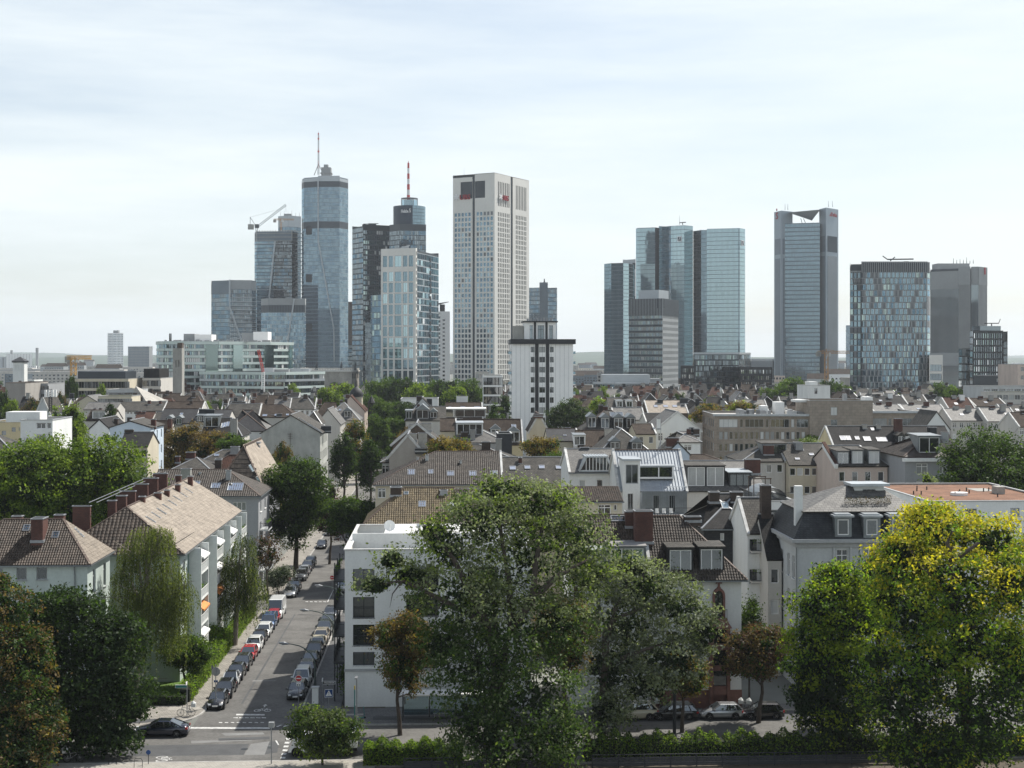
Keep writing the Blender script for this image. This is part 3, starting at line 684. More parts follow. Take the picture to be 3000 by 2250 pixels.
def tallest_tower():
    d = 1450; t = Tower('tallest bluish glass tower with faceted top and lattice mast', [(884,1470),(890,1458),(932,d),(995,d),(1020,1466)], 219.5, core='clad_bluegrey', depth=45)
    p = t.p; G = [('glass_blue',5),('glass_mid',3)]
    H = [(0,30,10),(30,212-6,0)]
    seg = [(0,3),(1,14),(2,20),(3,9)]
    for i, nu in seg:
        zt = {0:216,1:217.5,2:219.5,3:217}[i]
        t.curtain(p[i], p[i+1], 0, 166, nu, 44, G if i < 2 else [('glass_blue',4),('glass_mid',4)], .38, .45, .0008, 'clad_steel', clump=.1)
        t.curtain(p[i], p[i+1], 166, 173, nu, 1, [('clad_dark',1)], .2, .4, 0, 'clad_bluegrey')
        t.curtain(p[i], p[i+1], 173, 208, nu, 9, G if i < 2 else [('glass_blue',3),('glass_mid',5)], .38, .45, .0008, 'clad_steel', clump=.1)
        t.curtain(p[i], p[i+1], 208, 214, nu, 1, [('clad_dark',1)], .2, .4, 0, 'clad_bluegrey')
        t.band(p[i], p[i+1], 214, zt, 'clad_silver', .1, 1.5, 'crown')
    f = Vector((0,-.6)); zz = lambda y: zat(y, d)
    q0 = t.W(932,704,d-1.2); q1 = t.W(978,965,d-1.2); q2 = t.W(979,1060,d-1.2); q3 = t.W(932,523,d-1.2)
    t.line(q3, q0, 1.1, 'clad_silver', 'edge_fin'); t.line(q0, q1, 1.2, 'clad_silver', 'edge_fin'); t.line(q1, q2, 1.2, 'clad_silver', 'edge_fin')
    for y0 in (664,804,948):
        b = MB(); a = t.W(898,y0,1457); c = t.W(914,y0+22,1450); b.box(a[0],c[0],a[1]-3.6,a[1]-3.2+4,c[2],a[2]); b.build('terrace_opening', ['clad_black'], t.root)
    b = MB(); a = t.W(941,511,1470); c = t.W(969,490,1470); b.box(a[0],c[0],a[1],a[1]+10,a[2]-5,c[2]); b.box(a[0]+2.5,c[0]-3,a[1]+1,a[1]+8,c[2],c[2]+3); b.box(a[0]-1,c[0]+1,a[1]-.6,a[1]+10,a[2]+1,a[2]+2); b.build('roof_plant', ['clad_grey'], t.root)
    lattice_mast(t.root, t.W(933,512,1452), 42, 1.4, 'metal_grey', 'mast_red', braces=True)
def lattice_mast(root, base_p, H, w, m1, m2, braces=False, name='mast'):
    m = MB(); n = int(H/(w*1.6)); x, y, z = base_p
    for sx in (-1,1):
        for sy in (-1,1): m.bar((x+sx*w/2,y+sy*w/2,z),(x+sx*w*.3,y+sy*w*.3,z+H),.28,.28)
    for i in range(n):
        z0, z1 = z+H*i/n, z+H*(i+1)/n; k = w/2*(1-.4*i/n); mm = 1 if (i//3) % 2 else 0
        for sx, sy, ex, ey in ((-1,-1,1,-1),(1,-1,1,1),(1,1,-1,1),(-1,1,-1,-1)):
            m.bar((x+sx*k,y+sy*k,z0),(x+ex*k,y+ey*k,z1),.16,.16,mm); m.bar((x+sx*k,y+sy*k,z0),(x+ex*k,y+ey*k,z0),.14,.14,mm)
    for zz, r in ((.55,.9),(.86,.8),(.98,.6)): m.box(x-r,x+r,y-r,y+r,z+H*zz,z+H*zz+1.4,1)
    if braces:
        for s in (-1,1): m.bar((x+s*5,y+4,z),(x,y,z+11),.5,.5,0)
    m.tube([(x,y,z+H),(x,y,z+H+3)],[.12,.06],5,0)
    return m.build(name, [m1,m2], root)
tallest_tower()

def site_tower():
    d = 1500; t = Tower('tower with dark slab floors still under construction below a luffing crane', [(746,1512),(752,1503),(802,d),(855,d),(872,1510)], 168.5, core='clad_bluegrey', depth=40)
    p = t.p; zt = zat(706, d)
    for i, nu in ((0,2),(1,12),(2,14),(3,5)):
        G = [('glass_blue',3),('glass_mid',3),('glass_deep',1)] if i < 2 else [('glass_deep',4),('glass_dark',3),('glass_blue',1)]
        t.curtain(p[i], p[i+1], 0, zt, nu, 43, G, .5 if i > 1 else .25, .9, .002, 'clad_bluegrey' if i < 2 else 'clad_dark', clump=.3)
        t.band(p[i], p[i+1], zt, zt+10, 'clad_bluegrey', -.4, .6, 'top_floors')
        for k in range(12): t.band(p[i], p[i+1], 20+k*12.2, 20.5+k*12.2, 'clad_silver', .5, .6, 'balcony_slab')
    for k in range(3):
        b = MB(); b.prism([tuple(v) for v in t.poly], zt+k*4.0, zt+k*4.0+.5); b.build('slab', ['slab'], t.root)
    b = MB()
    for k in range(14):
        a = t.p[1]+(t.p[3]-t.p[1])*k/13; b.box(a.x-.4,a.x+.4,a.y+.2,a.y+1,zt,168.5)
    b.build('columns', ['slab'], t.root)
    t.line(t.W(806,706,d-1), t.W(789,868,d-1.5), 1.6, 'clad_silver', 'edge_fin'); t.line(t.W(789,868,d-1.5), t.W(789,960,d-1.5), 1.2, 'clad_silver', 'edge_fin')
    h = empty('construction_hoist', 'lattice hoist shaft between dark construction tower and tallest glass tower', 'hoist', (pd(876,1045,1506).x, 1506, 0))
    m = MB(); zz = zat(672,1506)
    for sx in (0,9):
        for sy in (0,5): m.bar((sx-4.5,sy,0),(sx-4.5,sy,zz),.4,.4)
    for k in range(40):
        z0 = zz*k/40
        m.box(-4.8,4.8,-.2,5,z0,z0+.35); m.bar((-4.5,0,z0),(4.5,0,z0+zz/40),.2,.2)
    m.build('shaft', ['metal_grey'], h)
    crane('luffing crane with raised lattice jib on top of construction tower', t.W(752,672,1508), t, [(752,672),(752,662)], d=1508)
def lat(m, p, q, w, n, mi=0, bar=.22):
    p = Vector(p); q = Vector(q); t = (q-p).normalized(); up = Vector((0,0,1)) if abs(t.z) < .9 else Vector((0,1,0)); a = t.cross(up).normalized()*w/2; b = a.cross(t).normalized()*w/2
    cs = [a+b, a-b, -a-b, -a+b]
    for c in cs: m.bar(p+c, q+c, bar, bar, mi)
    for i in range(n):
        s, e = p+(q-p)*i/n, p+(q-p)*(i+1)/n
        for k in range(4): m.bar(s+cs[k], e+cs[(k+1)%4], bar*.7, bar*.7, mi)
def crane(label, _, t, __, d=1508):
    x, y, z = pd(752,672,d); r = empty('tower_crane', label, 'crane', (x,y,z-6))
    m = MB(); lat(m, (0,0,0), (0,0,9), 2.0, 5); m.build('mast', ['metal_grey'], r)
    P = lambda px, py: (pd(px,py,d)-Vector((x,y,z-6)))
    m = MB(); lat(m, P(757,662), P(838,600), 1.8, 16); m.build('jib', ['clad_silver'], r)
    m = MB(); lat(m, P(757,664), P(733,660), 1.8, 4); m.bar(P(733,636), P(748,660), .5, .5); m.bar(P(733,636), P(733,662), .5, .5); m.build('counter_jib', ['metal_grey'], r)
    m = MB(); c = P(735,664); m.box(c.x-3,c.x+3,-1.2,1.2,c.z-3,c.z+2.5); m.build('counterweight', ['concrete'], r)
    m = MB(); c = P(753,664); m.box(c.x-2,c.x+2,-1.5,1.5,c.z-1.5,c.z+2.5); m.build('cab', ['clad_dark'], r)
    m = MB(); m.bar(P(733,636), P(822,612), .12, .12); m.bar(P(837,601), P(838,622), .12, .12); m.build('cable', ['metal_dark'], r)
site_tower()
def small_crane(label, mpx, ytop, ybase, jl, jr, d, mat, thick=1.4, yj=None):
    yj = yj or ytop+6; x, y, z0 = pd(mpx, ybase, d); r = empty('tower_crane', label, 'crane', (x,y,max(z0,0)))
    P = lambda px, py: (pd(px,py,d)-Vector((x,y,max(z0,0))))
    H = P(mpx,yj).z; m = MB(); lat(m, (0,0,0), (0,0,H), thick, max(4,int(H/thick/1.4)), bar=.25); m.build('mast', [mat], r)
    m = MB(); lat(m, P(mpx,yj), P(jr,yj), thick*.8, 18, bar=.22); m.build('jib', [mat], r)
    m = MB(); lat(m, P(mpx,yj), P(jl,yj), thick*.8, 6, bar=.22); m.build('counter_jib', [mat], r)
    m = MB(); c = P(jl+3,yj+3); m.box(c.x-1.5,c.x+1.5,-1,1,c.z-2,c.z+1); m.build('counterweight', ['concrete'], r)
    m = MB(); t = P(mpx,ytop); m.bar((0,0,H),t,.4,.4); m.bar(t, P(jr-(jr-mpx)*.4,yj), .14,.14); m.bar(t, P(jl+3,yj),.14,.14); m.build('tie', [mat], r)
    m = MB(); m.box(.6,2.6,-1,1,H-2.6,H-.2); m.build('cab', ['blind_white'], r)
plain('crane_yellow', (.55,.30,.05), .6, .15, .3); plain('crane_ochre', (.45,.27,.12), .6, .15, .3)
small_crane('small yellow tower crane on roof of pale tower behind construction site', 823, 638, 675, 802, 861, 1530, 'crane_ochre', 1.6, 643)

def slant_tower():
    d = 1400; t = Tower('mid-height dark glass tower with slanting edge beside construction tower', [(619,1412),(673,d),(738,1404),(750,1412)], 111.5, core='clad_bluegrey', depth=40)
    p = t.p
    for i, nu, zt in ((0,11,106),(1,12,110.5),(2,3,109.5)):
        t.curtain(p[i], p[i+1], 0, zt-9, nu, 24, [('glass_blue',3),('glass_deep',3),('glass_mid',1)] if i == 0 else [('glass_deep',4),('glass_blue',1),('glass_dark',2)], .6 if i else .3, .9 if i else .5, .002, 'clad_bluegrey', clump=.2)
        t.band(p[i], p[i+1], zt-9, zt, 'clad_grey' if i else 'clad_bluegrey', .15, 2, 'crown')
        if i:
            for k in range(23): t.band(p[i], p[i+1], 4+k*4.05, 4.7+k*4.05, 'clad_silver', .8, 1.0, 'balcony_slab')
    t.line(t.W(673,819,d-1), t.W(673,900,d-1), 1.4, 'clad_silver', 'edge_fin'); t.line(t.W(673,900,d-1), t.W(708,1000,d-1.4), 1.3, 'clad_silver', 'edge_fin')
    b = MB(); a = t.W(655,835,1408); b.box(a[0]-3,a[0]+4,a[1],a[1]+4,a[2]-1,a[2]+3); b.build('roof_plant', ['clad_dark'], t.root)
slant_tower()
def front_slant():
    d = 1300; t = Tower('shorter glass tower with one slanting white edge in front of tallest tower', [(765,1312),(787,d),(852,d),(893,1302),(896,1310)], zat(874,1300), core='clad_bluegrey', depth=36)
    p = t.p; z = t.z
    for i, nu in ((0,5),(1,14),(2,9),(3,1)):
        t.curtain(p[i], p[i+1], 0, z-13, nu, 21, [('glass_blue',5),('glass_mid',3),('glass_deep',1)], .28, .35, .002, 'clad_silver', clump=.1)
        t.curtain(p[i], p[i+1], z-13, z-6, nu, 1, [('clad_dark',1)], .3, .4, 0, 'clad_bluegrey'); t.band(p[i], p[i+1], z-6, z, 'clad_grey', .2, 1.5, 'crown')
    t.line(t.W(862,876,d-1), t.W(841,1010,d-1.2), 1.2, 'clad_silver', 'edge_fin')
front_slant()
def pale_back():
    d = 1560; t = Tower('pale grey tower top showing behind construction site', [(815,1570),(845,d),(882,1572)], zat(631,1560), core='clad_grey')
    p = t.p
    for i, nu in ((0,6),(1,9)): t.curtain(p[i], p[i+1], 0, t.z-12, nu, 40, [('glass_mid',3),('glass_blue',2)], .5, 1.0, .002, 'clad_grey'); t.band(p[i], p[i+1], t.z-12, t.z, 'clad_silver', .1, 2, 'crown')
    for k in range(6): antenna(t.root, (2+k*4.2, 3, t.z), R.uniform(3,7), .2, .1)
    b = MB(); b.box(6,14,2,8,t.z,t.z+3); b.build('roof_plant', ['clad_grey'], t.root)
pale_back()
def dark_tower():
    t = Tower('dark teal glass office tower with bright blinds beside pale grid tower', [(1032,1118),(1064,1100),(1141,1112)], zat(657,1100), core='clad_dark'); p = t.p
    t.curtain(p[0], p[1], 0, t.z-2, 9, 34, [('glass_blue',3),('glass_deep',4)], .3, 1.0, .002, 'clad_dark')
    t.curtain(p[1], p[2], 0, t.z-4, 12, 34, [('glass_deep',6),('glass_green',2),('blind',1.0),('glass_mid',1)], .45, 1.25, .002, 'clad_dark', clump=.3)
    t.band(p[1], p[2], t.z-4, t.z, 'clad_black', .2, 2, 'parapet')
    b = MB(); b.box(12,18,6,10,t.z,t.z+3); b.bar((8,6,t.z+2.4),(20,6,t.z+2.8),.5,.5); b.build('roof_crane', ['clad_dark'], t.root)
    t2 = Tower('low dark glass wing beside pale grid tower', [(1086,905),(1091,897),(1118,890)], zat(865,900), core='clad_dark', cat='tower'); q = t2.p
    for i, nu in ((0,2),(1,5)): t2.curtain(q[i], q[i+1], 0, t2.z, nu, 20, [('glass_blue',3),('glass_green',2)], .2, .5, .002, 'clad_bluegrey')
    t3 = Tower('narrow dark block between two glass towers', [(1070,1000),(1088,996)], zat(945,1000), core='clad_bluegrey', cat='building', depth=20)
    t3.curtain(t3.p[0], t3.p[1], 0, t3.z, 4, 16, [('glass_deep',1)], .3, .5, .002, 'clad_bluegrey')
    t4 = Tower('brown slab block behind dark tower', [(1020,1300),(1033,1300)], zat(884,1300), core='clad_dark', cat='building', depth=20); t4.curtain(t4.p[0], t4.p[1], 0, t4.z, 3, 20, [('wall_darkbrown',1)], .2, .4, 0, 'clad_dark')
    t5 = Tower('dark low glass block behind opera roof', [(1020,1180),(1090,1176)], zat(1010,1180), core='clad_dark', cat='building', depth=20)
    t5.curtain(t5.p[0], t5.p[1], 0, t5.z, 20, 14, [('glass_deep',4),('glass_blue',1)], .3, .8, .002, 'clad_dark')
dark_tower()
def round_tower():
    d = 1350; t = Tower('dark tower with round glass crown, black panel and striped red mast', [(1141,1362),(1170,d),(1248,1356)], zat(656,d), core='clad_dark'); p = t.p
    t.curtain(p[0], p[1], 0, t.z-6, 6, 34, [('glass_deep',3),('glass_blue',1)], .5, .8, .002, 'clad_dark')
    t.curtain(p[1], p[2], 0, t.z-6, 14, 34, [('glass_deep',3),('glass_blue',2)], .35, .6, .002, 'clad_dark')
    for i in (0,1): t.band(p[i], p[i+1], t.z-6, t.z, 'clad_dark', .1, 2, 'parapet')
    c = t.W(1200,656,1372); r = (1246-1153)/2/F*1372; z0, z1 = t.z-1, zat(606,1372)
    n = 40; V = []; cyl = MB(); cyl.tube([(c[0],c[1],z0),(c[0],c[1],z1)],[r-.4]*2,40); cyl.build('round_crown', ['clad_dark'], t.root)
    V = []
    for i in range(n):
        a0, a1 = math.pi*(1+i/n), math.pi*(1+(i+.93)/n)
        for k in range(6):
            za, zb = z0+(z1-z0)*k/6+.15, z0+(z1-z0)*(k+1)/6-.15
            V += [(c[0]+r*math.cos(a0),c[1]+r*math.sin(a0),za),(c[0]+r*math.cos(a1),c[1]+r*math.sin(a1),za),(c[0]+r*math.cos(a1),c[1]+r*math.sin(a1),zb),(c[0]+r*math.cos(a0),c[1]+r*math.sin(a0),zb)]
    o = put(fastmesh('panes', np.array(V), ['glass_mid']), 'panes', t.root); o['kind'] = 'stuff'
    m = MB(); a0, a1 = math.radians(187), math.radians(285); k = 16
    for i in range(k):
        b0, b1 = a0+(a1-a0)*i/k, a0+(a1-a0)*(i+1)/k; rr = r+.35
        m.quad((c[0]+rr*math.cos(b0),c[1]+rr*math.sin(b0),z0+.5),(c[0]+rr*math.cos(b1),c[1]+rr*math.sin(b1),z0+.5),(c[0]+rr*math.cos(b1),c[1]+rr*math.sin(b1),z1),(c[0]+rr*math.cos(b0),c[1]+rr*math.sin(b0),z1))
    m.build('sign_panel', ['sign_navy'], t.root)
    me, w, hh = text_mesh('Helaba', 3.2, 'sign_white', .3, 'lettering', .03); an = math.radians(252)
    q = (c[0]+(r+.6)*math.cos(an-.14), c[1]+(r+.6)*math.sin(an-.14)-.5, zat(623,1355)); place_text(t.root, me, q, an+math.pi/2, 7.4/w, 3.3/hh)
    me, w, hh = text_mesh('S', 3.6, 'sign_white', .3, 'lettering', .04); place_text(t.root, me, (q[0]+7.8,q[1]-1.8,q[2]+.2), an+math.pi/2, 1.6/w, 3.8/hh)
    z2 = zat(588,1372); r2 = (1223-1175)/2/F*1372; m = MB(); m.tube([(c[0],c[1]-2,z1),(c[0],c[1]-2,z2)],[r2]*2,28); m.build('upper_drum', ['glass_mid'], t.root)
    m = MB()
    for i in range(28): g = 2*math.pi*i/28; m.bar((c[0]+r2*math.cos(g),c[1]-2+r2*math.sin(g),z1),(c[0]+r2*math.cos(g),c[1]-2+r2*math.sin(g),z2+2.2),.3,.3)
    m.tube([(c[0],c[1]-2,z2+1.8),(c[0],c[1]-2,z2+2.1)],[r2+.2]*2,28); m.build('railing', ['metal_grey'], t.root)
    x = c[0]-1; H = zat(478,1372)-z2; m = MB()
    for k in range(7): m.tube([(x,c[1]-2,z2+H*k/7),(x,c[1]-2,z2+H*(k+1)/7)],[1.55-.09*k]*2,10,k % 2)
    m.tube([(x,c[1]-2,z2+H),(x,c[1]-2,z2+H+2)],[.3,.2],6); m.build('mast', ['mast_red','mast_white'], t.root)
round_tower()
def slab_block():
    d = 1150; t = Tower('white slab block with a black fin roof left of beige skyscraper', [(1283,1160),(1290,d),(1318,1154)], zat(912,d), core='clad_white', cat='building', depth=20); p = t.p
    t.holes(p[1], p[2], 0, t.z, [(2.0,4.2)], [(z0,z0+1.6) for z0 in [3+3.2*k for k in range(20)]], 'clad_white', [('glass_dark',1)], own=True); t.curtain(p[0], p[1], 0, t.z, 2, 22, [('blind',1),('glass_dark',1)], .3, 1.4, 0, 'clad_white')
    q = t.W(1286,912,d); m = MB(); m.box(q[0],q[0]+4,2,8,t.z,t.z+6); m.add([(q[0]-1,0,t.z+6),(q[0]-1,9,t.z+6),(q[0]+7.5,9,t.z+8.2),(q[0]+7.5,0,t.z+8.2),(q[0]-1,0,t.z+7),(q[0]-1,9,t.z+7)],[(0,1,2,3),(4,3,2,5),(0,3,4),(1,5,2),(0,4,5,1)]); m.build('fin_roof', ['clad_black'], t.root)
slab_block()
def mid_tower():
    d = 1500; t = Tower('blue glass tower with central ribbed column just behind beige skyscraper', [(1548,1510),(1598,d),(1632,1506)], zat(842,d), core='clad_bluegrey', depth=30); p = t.p
    t.curtain(p[0], p[1], 0, t.z, 12, 24, [('glass_deep',3),('glass_blue',3),('glass_mid',1)], .4, .9, .002, 'clad_bluegrey'); t.curtain(p[1], p[2], 0, t.z-1.5, 9, 24, [('glass_blue',3),('glass_mid',2),('glass_deep',1)], .4, .9, .002, 'clad_bluegrey')
    a, b = t.W(1581,1045,1494), t.W(1605,1045,1494); m = MB(); m.box(a[0],b[0],a[1],a[1]+12,0,t.z+5);
    for k in range(8): x = a[0]+(b[0]-a[0])*(k+.5)/8; m.box(x-.25,x+.25,a[1]-.4,a[1],0,t.z+5)
    m.build('ribbed_column', ['clad_bluegrey'], t.root); antenna(t.root, (a[0]+5,a[1]+4,t.z+5), 4, .9, .5, 'clad_dark')
mid_tower()

def logo_plate(t, A, B, px0, px1, y0, y1):
    a, _ = t.on(A,B,px0); b, _ = t.on(A,B,px1); dv = (Vector(B)-Vector(A)).normalized(); n = Vector((dv.y,-dv.x)); zt, zb = t.zon(A,B,px0,y0), t.zon(A,B,px0,y1)
    w = (b-a).length; h = zt-zb; m = MB(); m.box(0,w,-.5,0,0,h,0); m.box(.12*w,.88*w,-.58,-.5,.12*h,.88*h,1)
    m.add([(.3*w,-.68,.2*h),(.44*w,-.68,.2*h),(.72*w,-.68,.8*h),(.58*w,-.68,.8*h),(.3*w,-.58,.2*h),(.44*w,-.58,.2*h),(.72*w,-.58,.8*h),(.58*w,-.58,.8*h)],[(0,1,2,3),(0,4,5,1),(1,5,6,2),(2,6,7,3),(3,7,4,0)],0)
    m.build('emblem_plate', ['sign_white','sign_navy'], t.root, (a.x+n.x*.15,a.y+n.y*.15,zb), math.atan2(dv.y,dv.x))
def mirror_twins():
    G = [('glass_bright',1)]
    t = Tower('left twin mirror glass tower with slash emblem and folded facade', [(1863,1312),(1866,1306),(1919,1300),(1930,1306),(1931,1300),(1949,1304),(1966,1299),(2005,1292),(2030,1300)], zat(661,1296), core='clad_dark', depth=38)
    p = t.p; z = t.z
    for i, nu in ((0,1),(1,15),(2,4),(3,1),(4,5),(5,5),(6,10),(7,8)):
        zt = z-1.5 if i < 3 else z
        g = G if i in (1,6,7) else [('glass_mid',1)]
        if i == 5: g = [('glass_blue',2),('glass_deep',2)]
        t.curtain(p[i], p[i+1], 0, zt, nu, 40, g, .34, .42, .0006, 'clad_bluegrey')
    logo_plate(t, p[6], p[7], 1985, 1997, 693, 708)
    antenna(t.root, t.W(1991,659,1305), 9, .25, .08); m = MB(); a = t.W(2000,659,1302); m.tube([a,(a[0],a[1],a[2]+2)],.4,6); m.bar((a[0]-3,a[1],a[2]+2),(a[0]+3,a[1],a[2]+2.4),.5,.8)
    m.build('roof_antenna', ['clad_dark'], t.root)
    t = Tower('right twin mirror glass tower with wide flat facade and slash emblem at its edge', [(2031,1312),(2049,1303),(2054,1300),(2071,1300),(2163,1292),(2167,1292),(2183,1302)], zat(669,1295), core='clad_dark', depth=38)
    p = t.p; z = t.z
    for i, nu in ((0,4),(1,2),(2,5),(3,26),(4,1),(5,5)): t.curtain(p[i], p[i+1], 0, z-(1.0 if i < 3 else 0), nu, 40, G if i in (3,5) else [('glass_mid',1)], .34, .42, .0006, 'clad_bluegrey')
    logo_plate(t, p[5], p[6], 2171, 2178, 704, 719)
mirror_twins()
def blue_slim():
    d = 1200; t = Tower('slim blue glass tower with rounded side left of mirror twins', [(1770,1210),(1791,d),(1826,1196),(1842,1203),(1855,1216),(1858,1226)], zat(771,d), core='clad_bluegrey', depth=36); p = t.p
    for i, nu in ((0,6),(1,10),(2,5),(3,5),(4,3)): t.curtain(p[i], p[i+1], 0, t.z, nu, 36, [('glass_mid',1)] if i < 2 else [('glass_bright',1)], .3, .4, .0008, 'clad_bluegrey')
    t2 = Tower('pale concrete lift block behind slim blue tower', [(1825,1260),(1862,1258)], zat(757,1260), core='clad_silver', cat='tower', depth=20); t2.curtain(t2.p[0], t2.p[1], 0, t2.z-4, 4, 20, [('clad_silver',3),('clad_dark',1)], .3, .3, 0, 'clad_grey')
blue_slim()
def grey_sixties():
    d = 950; t = Tower('grey concrete office tower with dark spandrel bands and pale roof box', [(1842,962),(1941,d),(1987,985)], zat(874,d), core='clad_dark', roofm='clad_grey'); p = t.p; z = t.z
    z1 = zat(922,d); n = 18
    for i, nu, m0 in ((0,22,1),(1,17,1)):
        A, B = t.seg(i); L = (B-A).length; rows = [(z1-4.0*k-2.4, z1-4.0*k-.2) for k in range(n) if z1-4.0*k > 4]
        t.holes(A, B, 0, z1, cells(nu, L, .72 if i == 0 else .5, .3), rows, 'clad_grey', [('glass_mid',3),('glass_green',2),('blind',1.5),('glass_deep',1)], own=(i==0), depth=.4)
        if i == 0:
            for a, b in rows: t.band(A, B, a-1.5, a-.1, 'clad_dark', .12, .3, 'spandrel')
        u = (B-A)/L; nn = Vector((u.y,-u.x)); c0, c1 = A+u*2.0-nn*2, B-u*2.0-nn*2
        t.curtain(c0, c1, z1, z-6, nu-4, 2, [('glass_mid',2),('blind',2),('clad_grey',1.5)], .6, 1.4, .001, 'clad_grey')
        t.band(A, B, z-6.5, z, 'clad_dark', .1, 4, 'top_band'); t.band(A, B, z1-.5, z1+4.5, 'clad_dark', .1, .4, 'ledge_band')
        m = MB()
        for k in range(nu+1): q = A+u*(L*k/nu); m.bar((q.x+nn.x*.2,q.y+nn.y*.2,z-6.5),(q.x+nn.x*.2,q.y+nn.y*.2,z),.22,.3); m.bar((q.x+nn.x*.2,q.y+nn.y*.2,z1-.5),(q.x+nn.x*.2,q.y+nn.y*.2,z1+4.5),.22,.3)
        m.build('ribs', ['clad_grey'], t.root)
    a, c, b = t.W(1871,874,972), t.W(1930,874,962), t.W(1959,874,978); m = MB(); m.prism([(a[0],a[1]),(c[0],c[1]),(b[0],b[1]),(a[0]+b[0]-c[0],a[1]+b[1]-c[1])], z-1, zat(849,962)); m.build('roof_box', ['clad_silver'], t.root)
grey_sixties()
def ubank_low():
    t = Tower('low grey office wing with pale metal roof box below grey tower', [(1738,760),(1800,750),(1942,770)], zat(1122,750), core='clad_dark', cat='building', depth=30, roofm='clad_grey'); p = t.p
    t.curtain(p[0], p[1], 0, t.z, 9, 6, [('glass_mid',2),('glass_blue',1)], .2, .5, .002, 'clad_grey'); t.holes(p[1], p[2], 0, t.z, cells(32,(p[2]-p[1]).length,.5), [(z0,z0+2.5) for z0 in (t.z-3.4,t.z-7.0,t.z-10.6,t.z-14.2)], 'clad_grey', [('glass_deep',2),('glass_mid',1)], depth=.5)
    for i in (0,1): t.band(p[i], p[i+1], t.z-.8, t.z+.2, 'clad_silver', .3, 2, 'cornice')
    a, b = t.W(1764,1122,770), t.W(1900,1122,775); m = MB(); m.box(a[0],b[0],a[1]-4,a[1]+14,t.z-1,zat(1097,768)); m.build('roof_box', ['clad_silver'], t.root)
    m = MB(); m.box(b[0],b[0]+6,a[1]-2,a[1]+9,t.z-1,t.z+2); m.build('roof_annex', ['clad_grey'], t.root)
ubank_low()
def dark_cube():
    d = 800; t = Tower('dark glass cube of an office block with patchwork of panes', [(2034,d),(2165,806),(2199,840)], zat(1033,d), core='clad_black', cat='office block', depth=40, roofm='clad_silver'); p = t.p
    t.curtain(p[0], p[1], 14, t.z-1, 28, 7, [('glass_deep',5),('glass_dark',4),('glass_green',2),('glass_mid',.3)], .25, .7, .004, 'clad_dark', own=1); t.curtain(p[1], p[2], 14, t.z-1, 10, 7, [('glass_dark',3),('glass_deep',3)], .25, .7, .004, 'clad_dark')
    t.curtain(p[0], p[1], 0, 14, 28, 4, [('glass_green',3),('glass_mid',3),('glass_deep',2)], .15, .3, .01, 'clad_dark', own=1)
    for i in (0,1): t.band(p[i], p[i+1], t.z-1, t.z+.1, 'clad_silver', .2, 1.5, 'cornice')
    for x0, x1, y, cols, zz in ((1994,2036,1072,6,'left'),(2167,2262,1076,9,'right')):
        u = Tower('dark brick office wing with lit square windows %s of glass cube' % ('left' if zz == 'left' else 'in front right'), [(x0,792),(x1,790)], zat(y,790), core='clad_black', cat='office block', depth=22); q = u.p; L = (q[1]-q[0]).length
        u.holes(q[0], q[1], 0, u.z, cells(cols*2,L,.55,.6), [(z0,z0+2.2) for z0 in [u.z-3.6-3.4*k for k in range(6)]], 'clad_black', [('glass_dark',3),('glass_sky',2),('glass_deep',2)], depth=.3)
    u = Tower('pale metal attic storey behind dark brick wing', [(2199,860),(2268,866)], zat(1051,860), core='clad_silver', cat='office block', depth=20); u.curtain(u.p[0],u.p[1],0,u.z-6,18,4,[('glass_mid',1),('glass_deep',1)],.5,.6,.002,'clad_grey')
dark_cube()
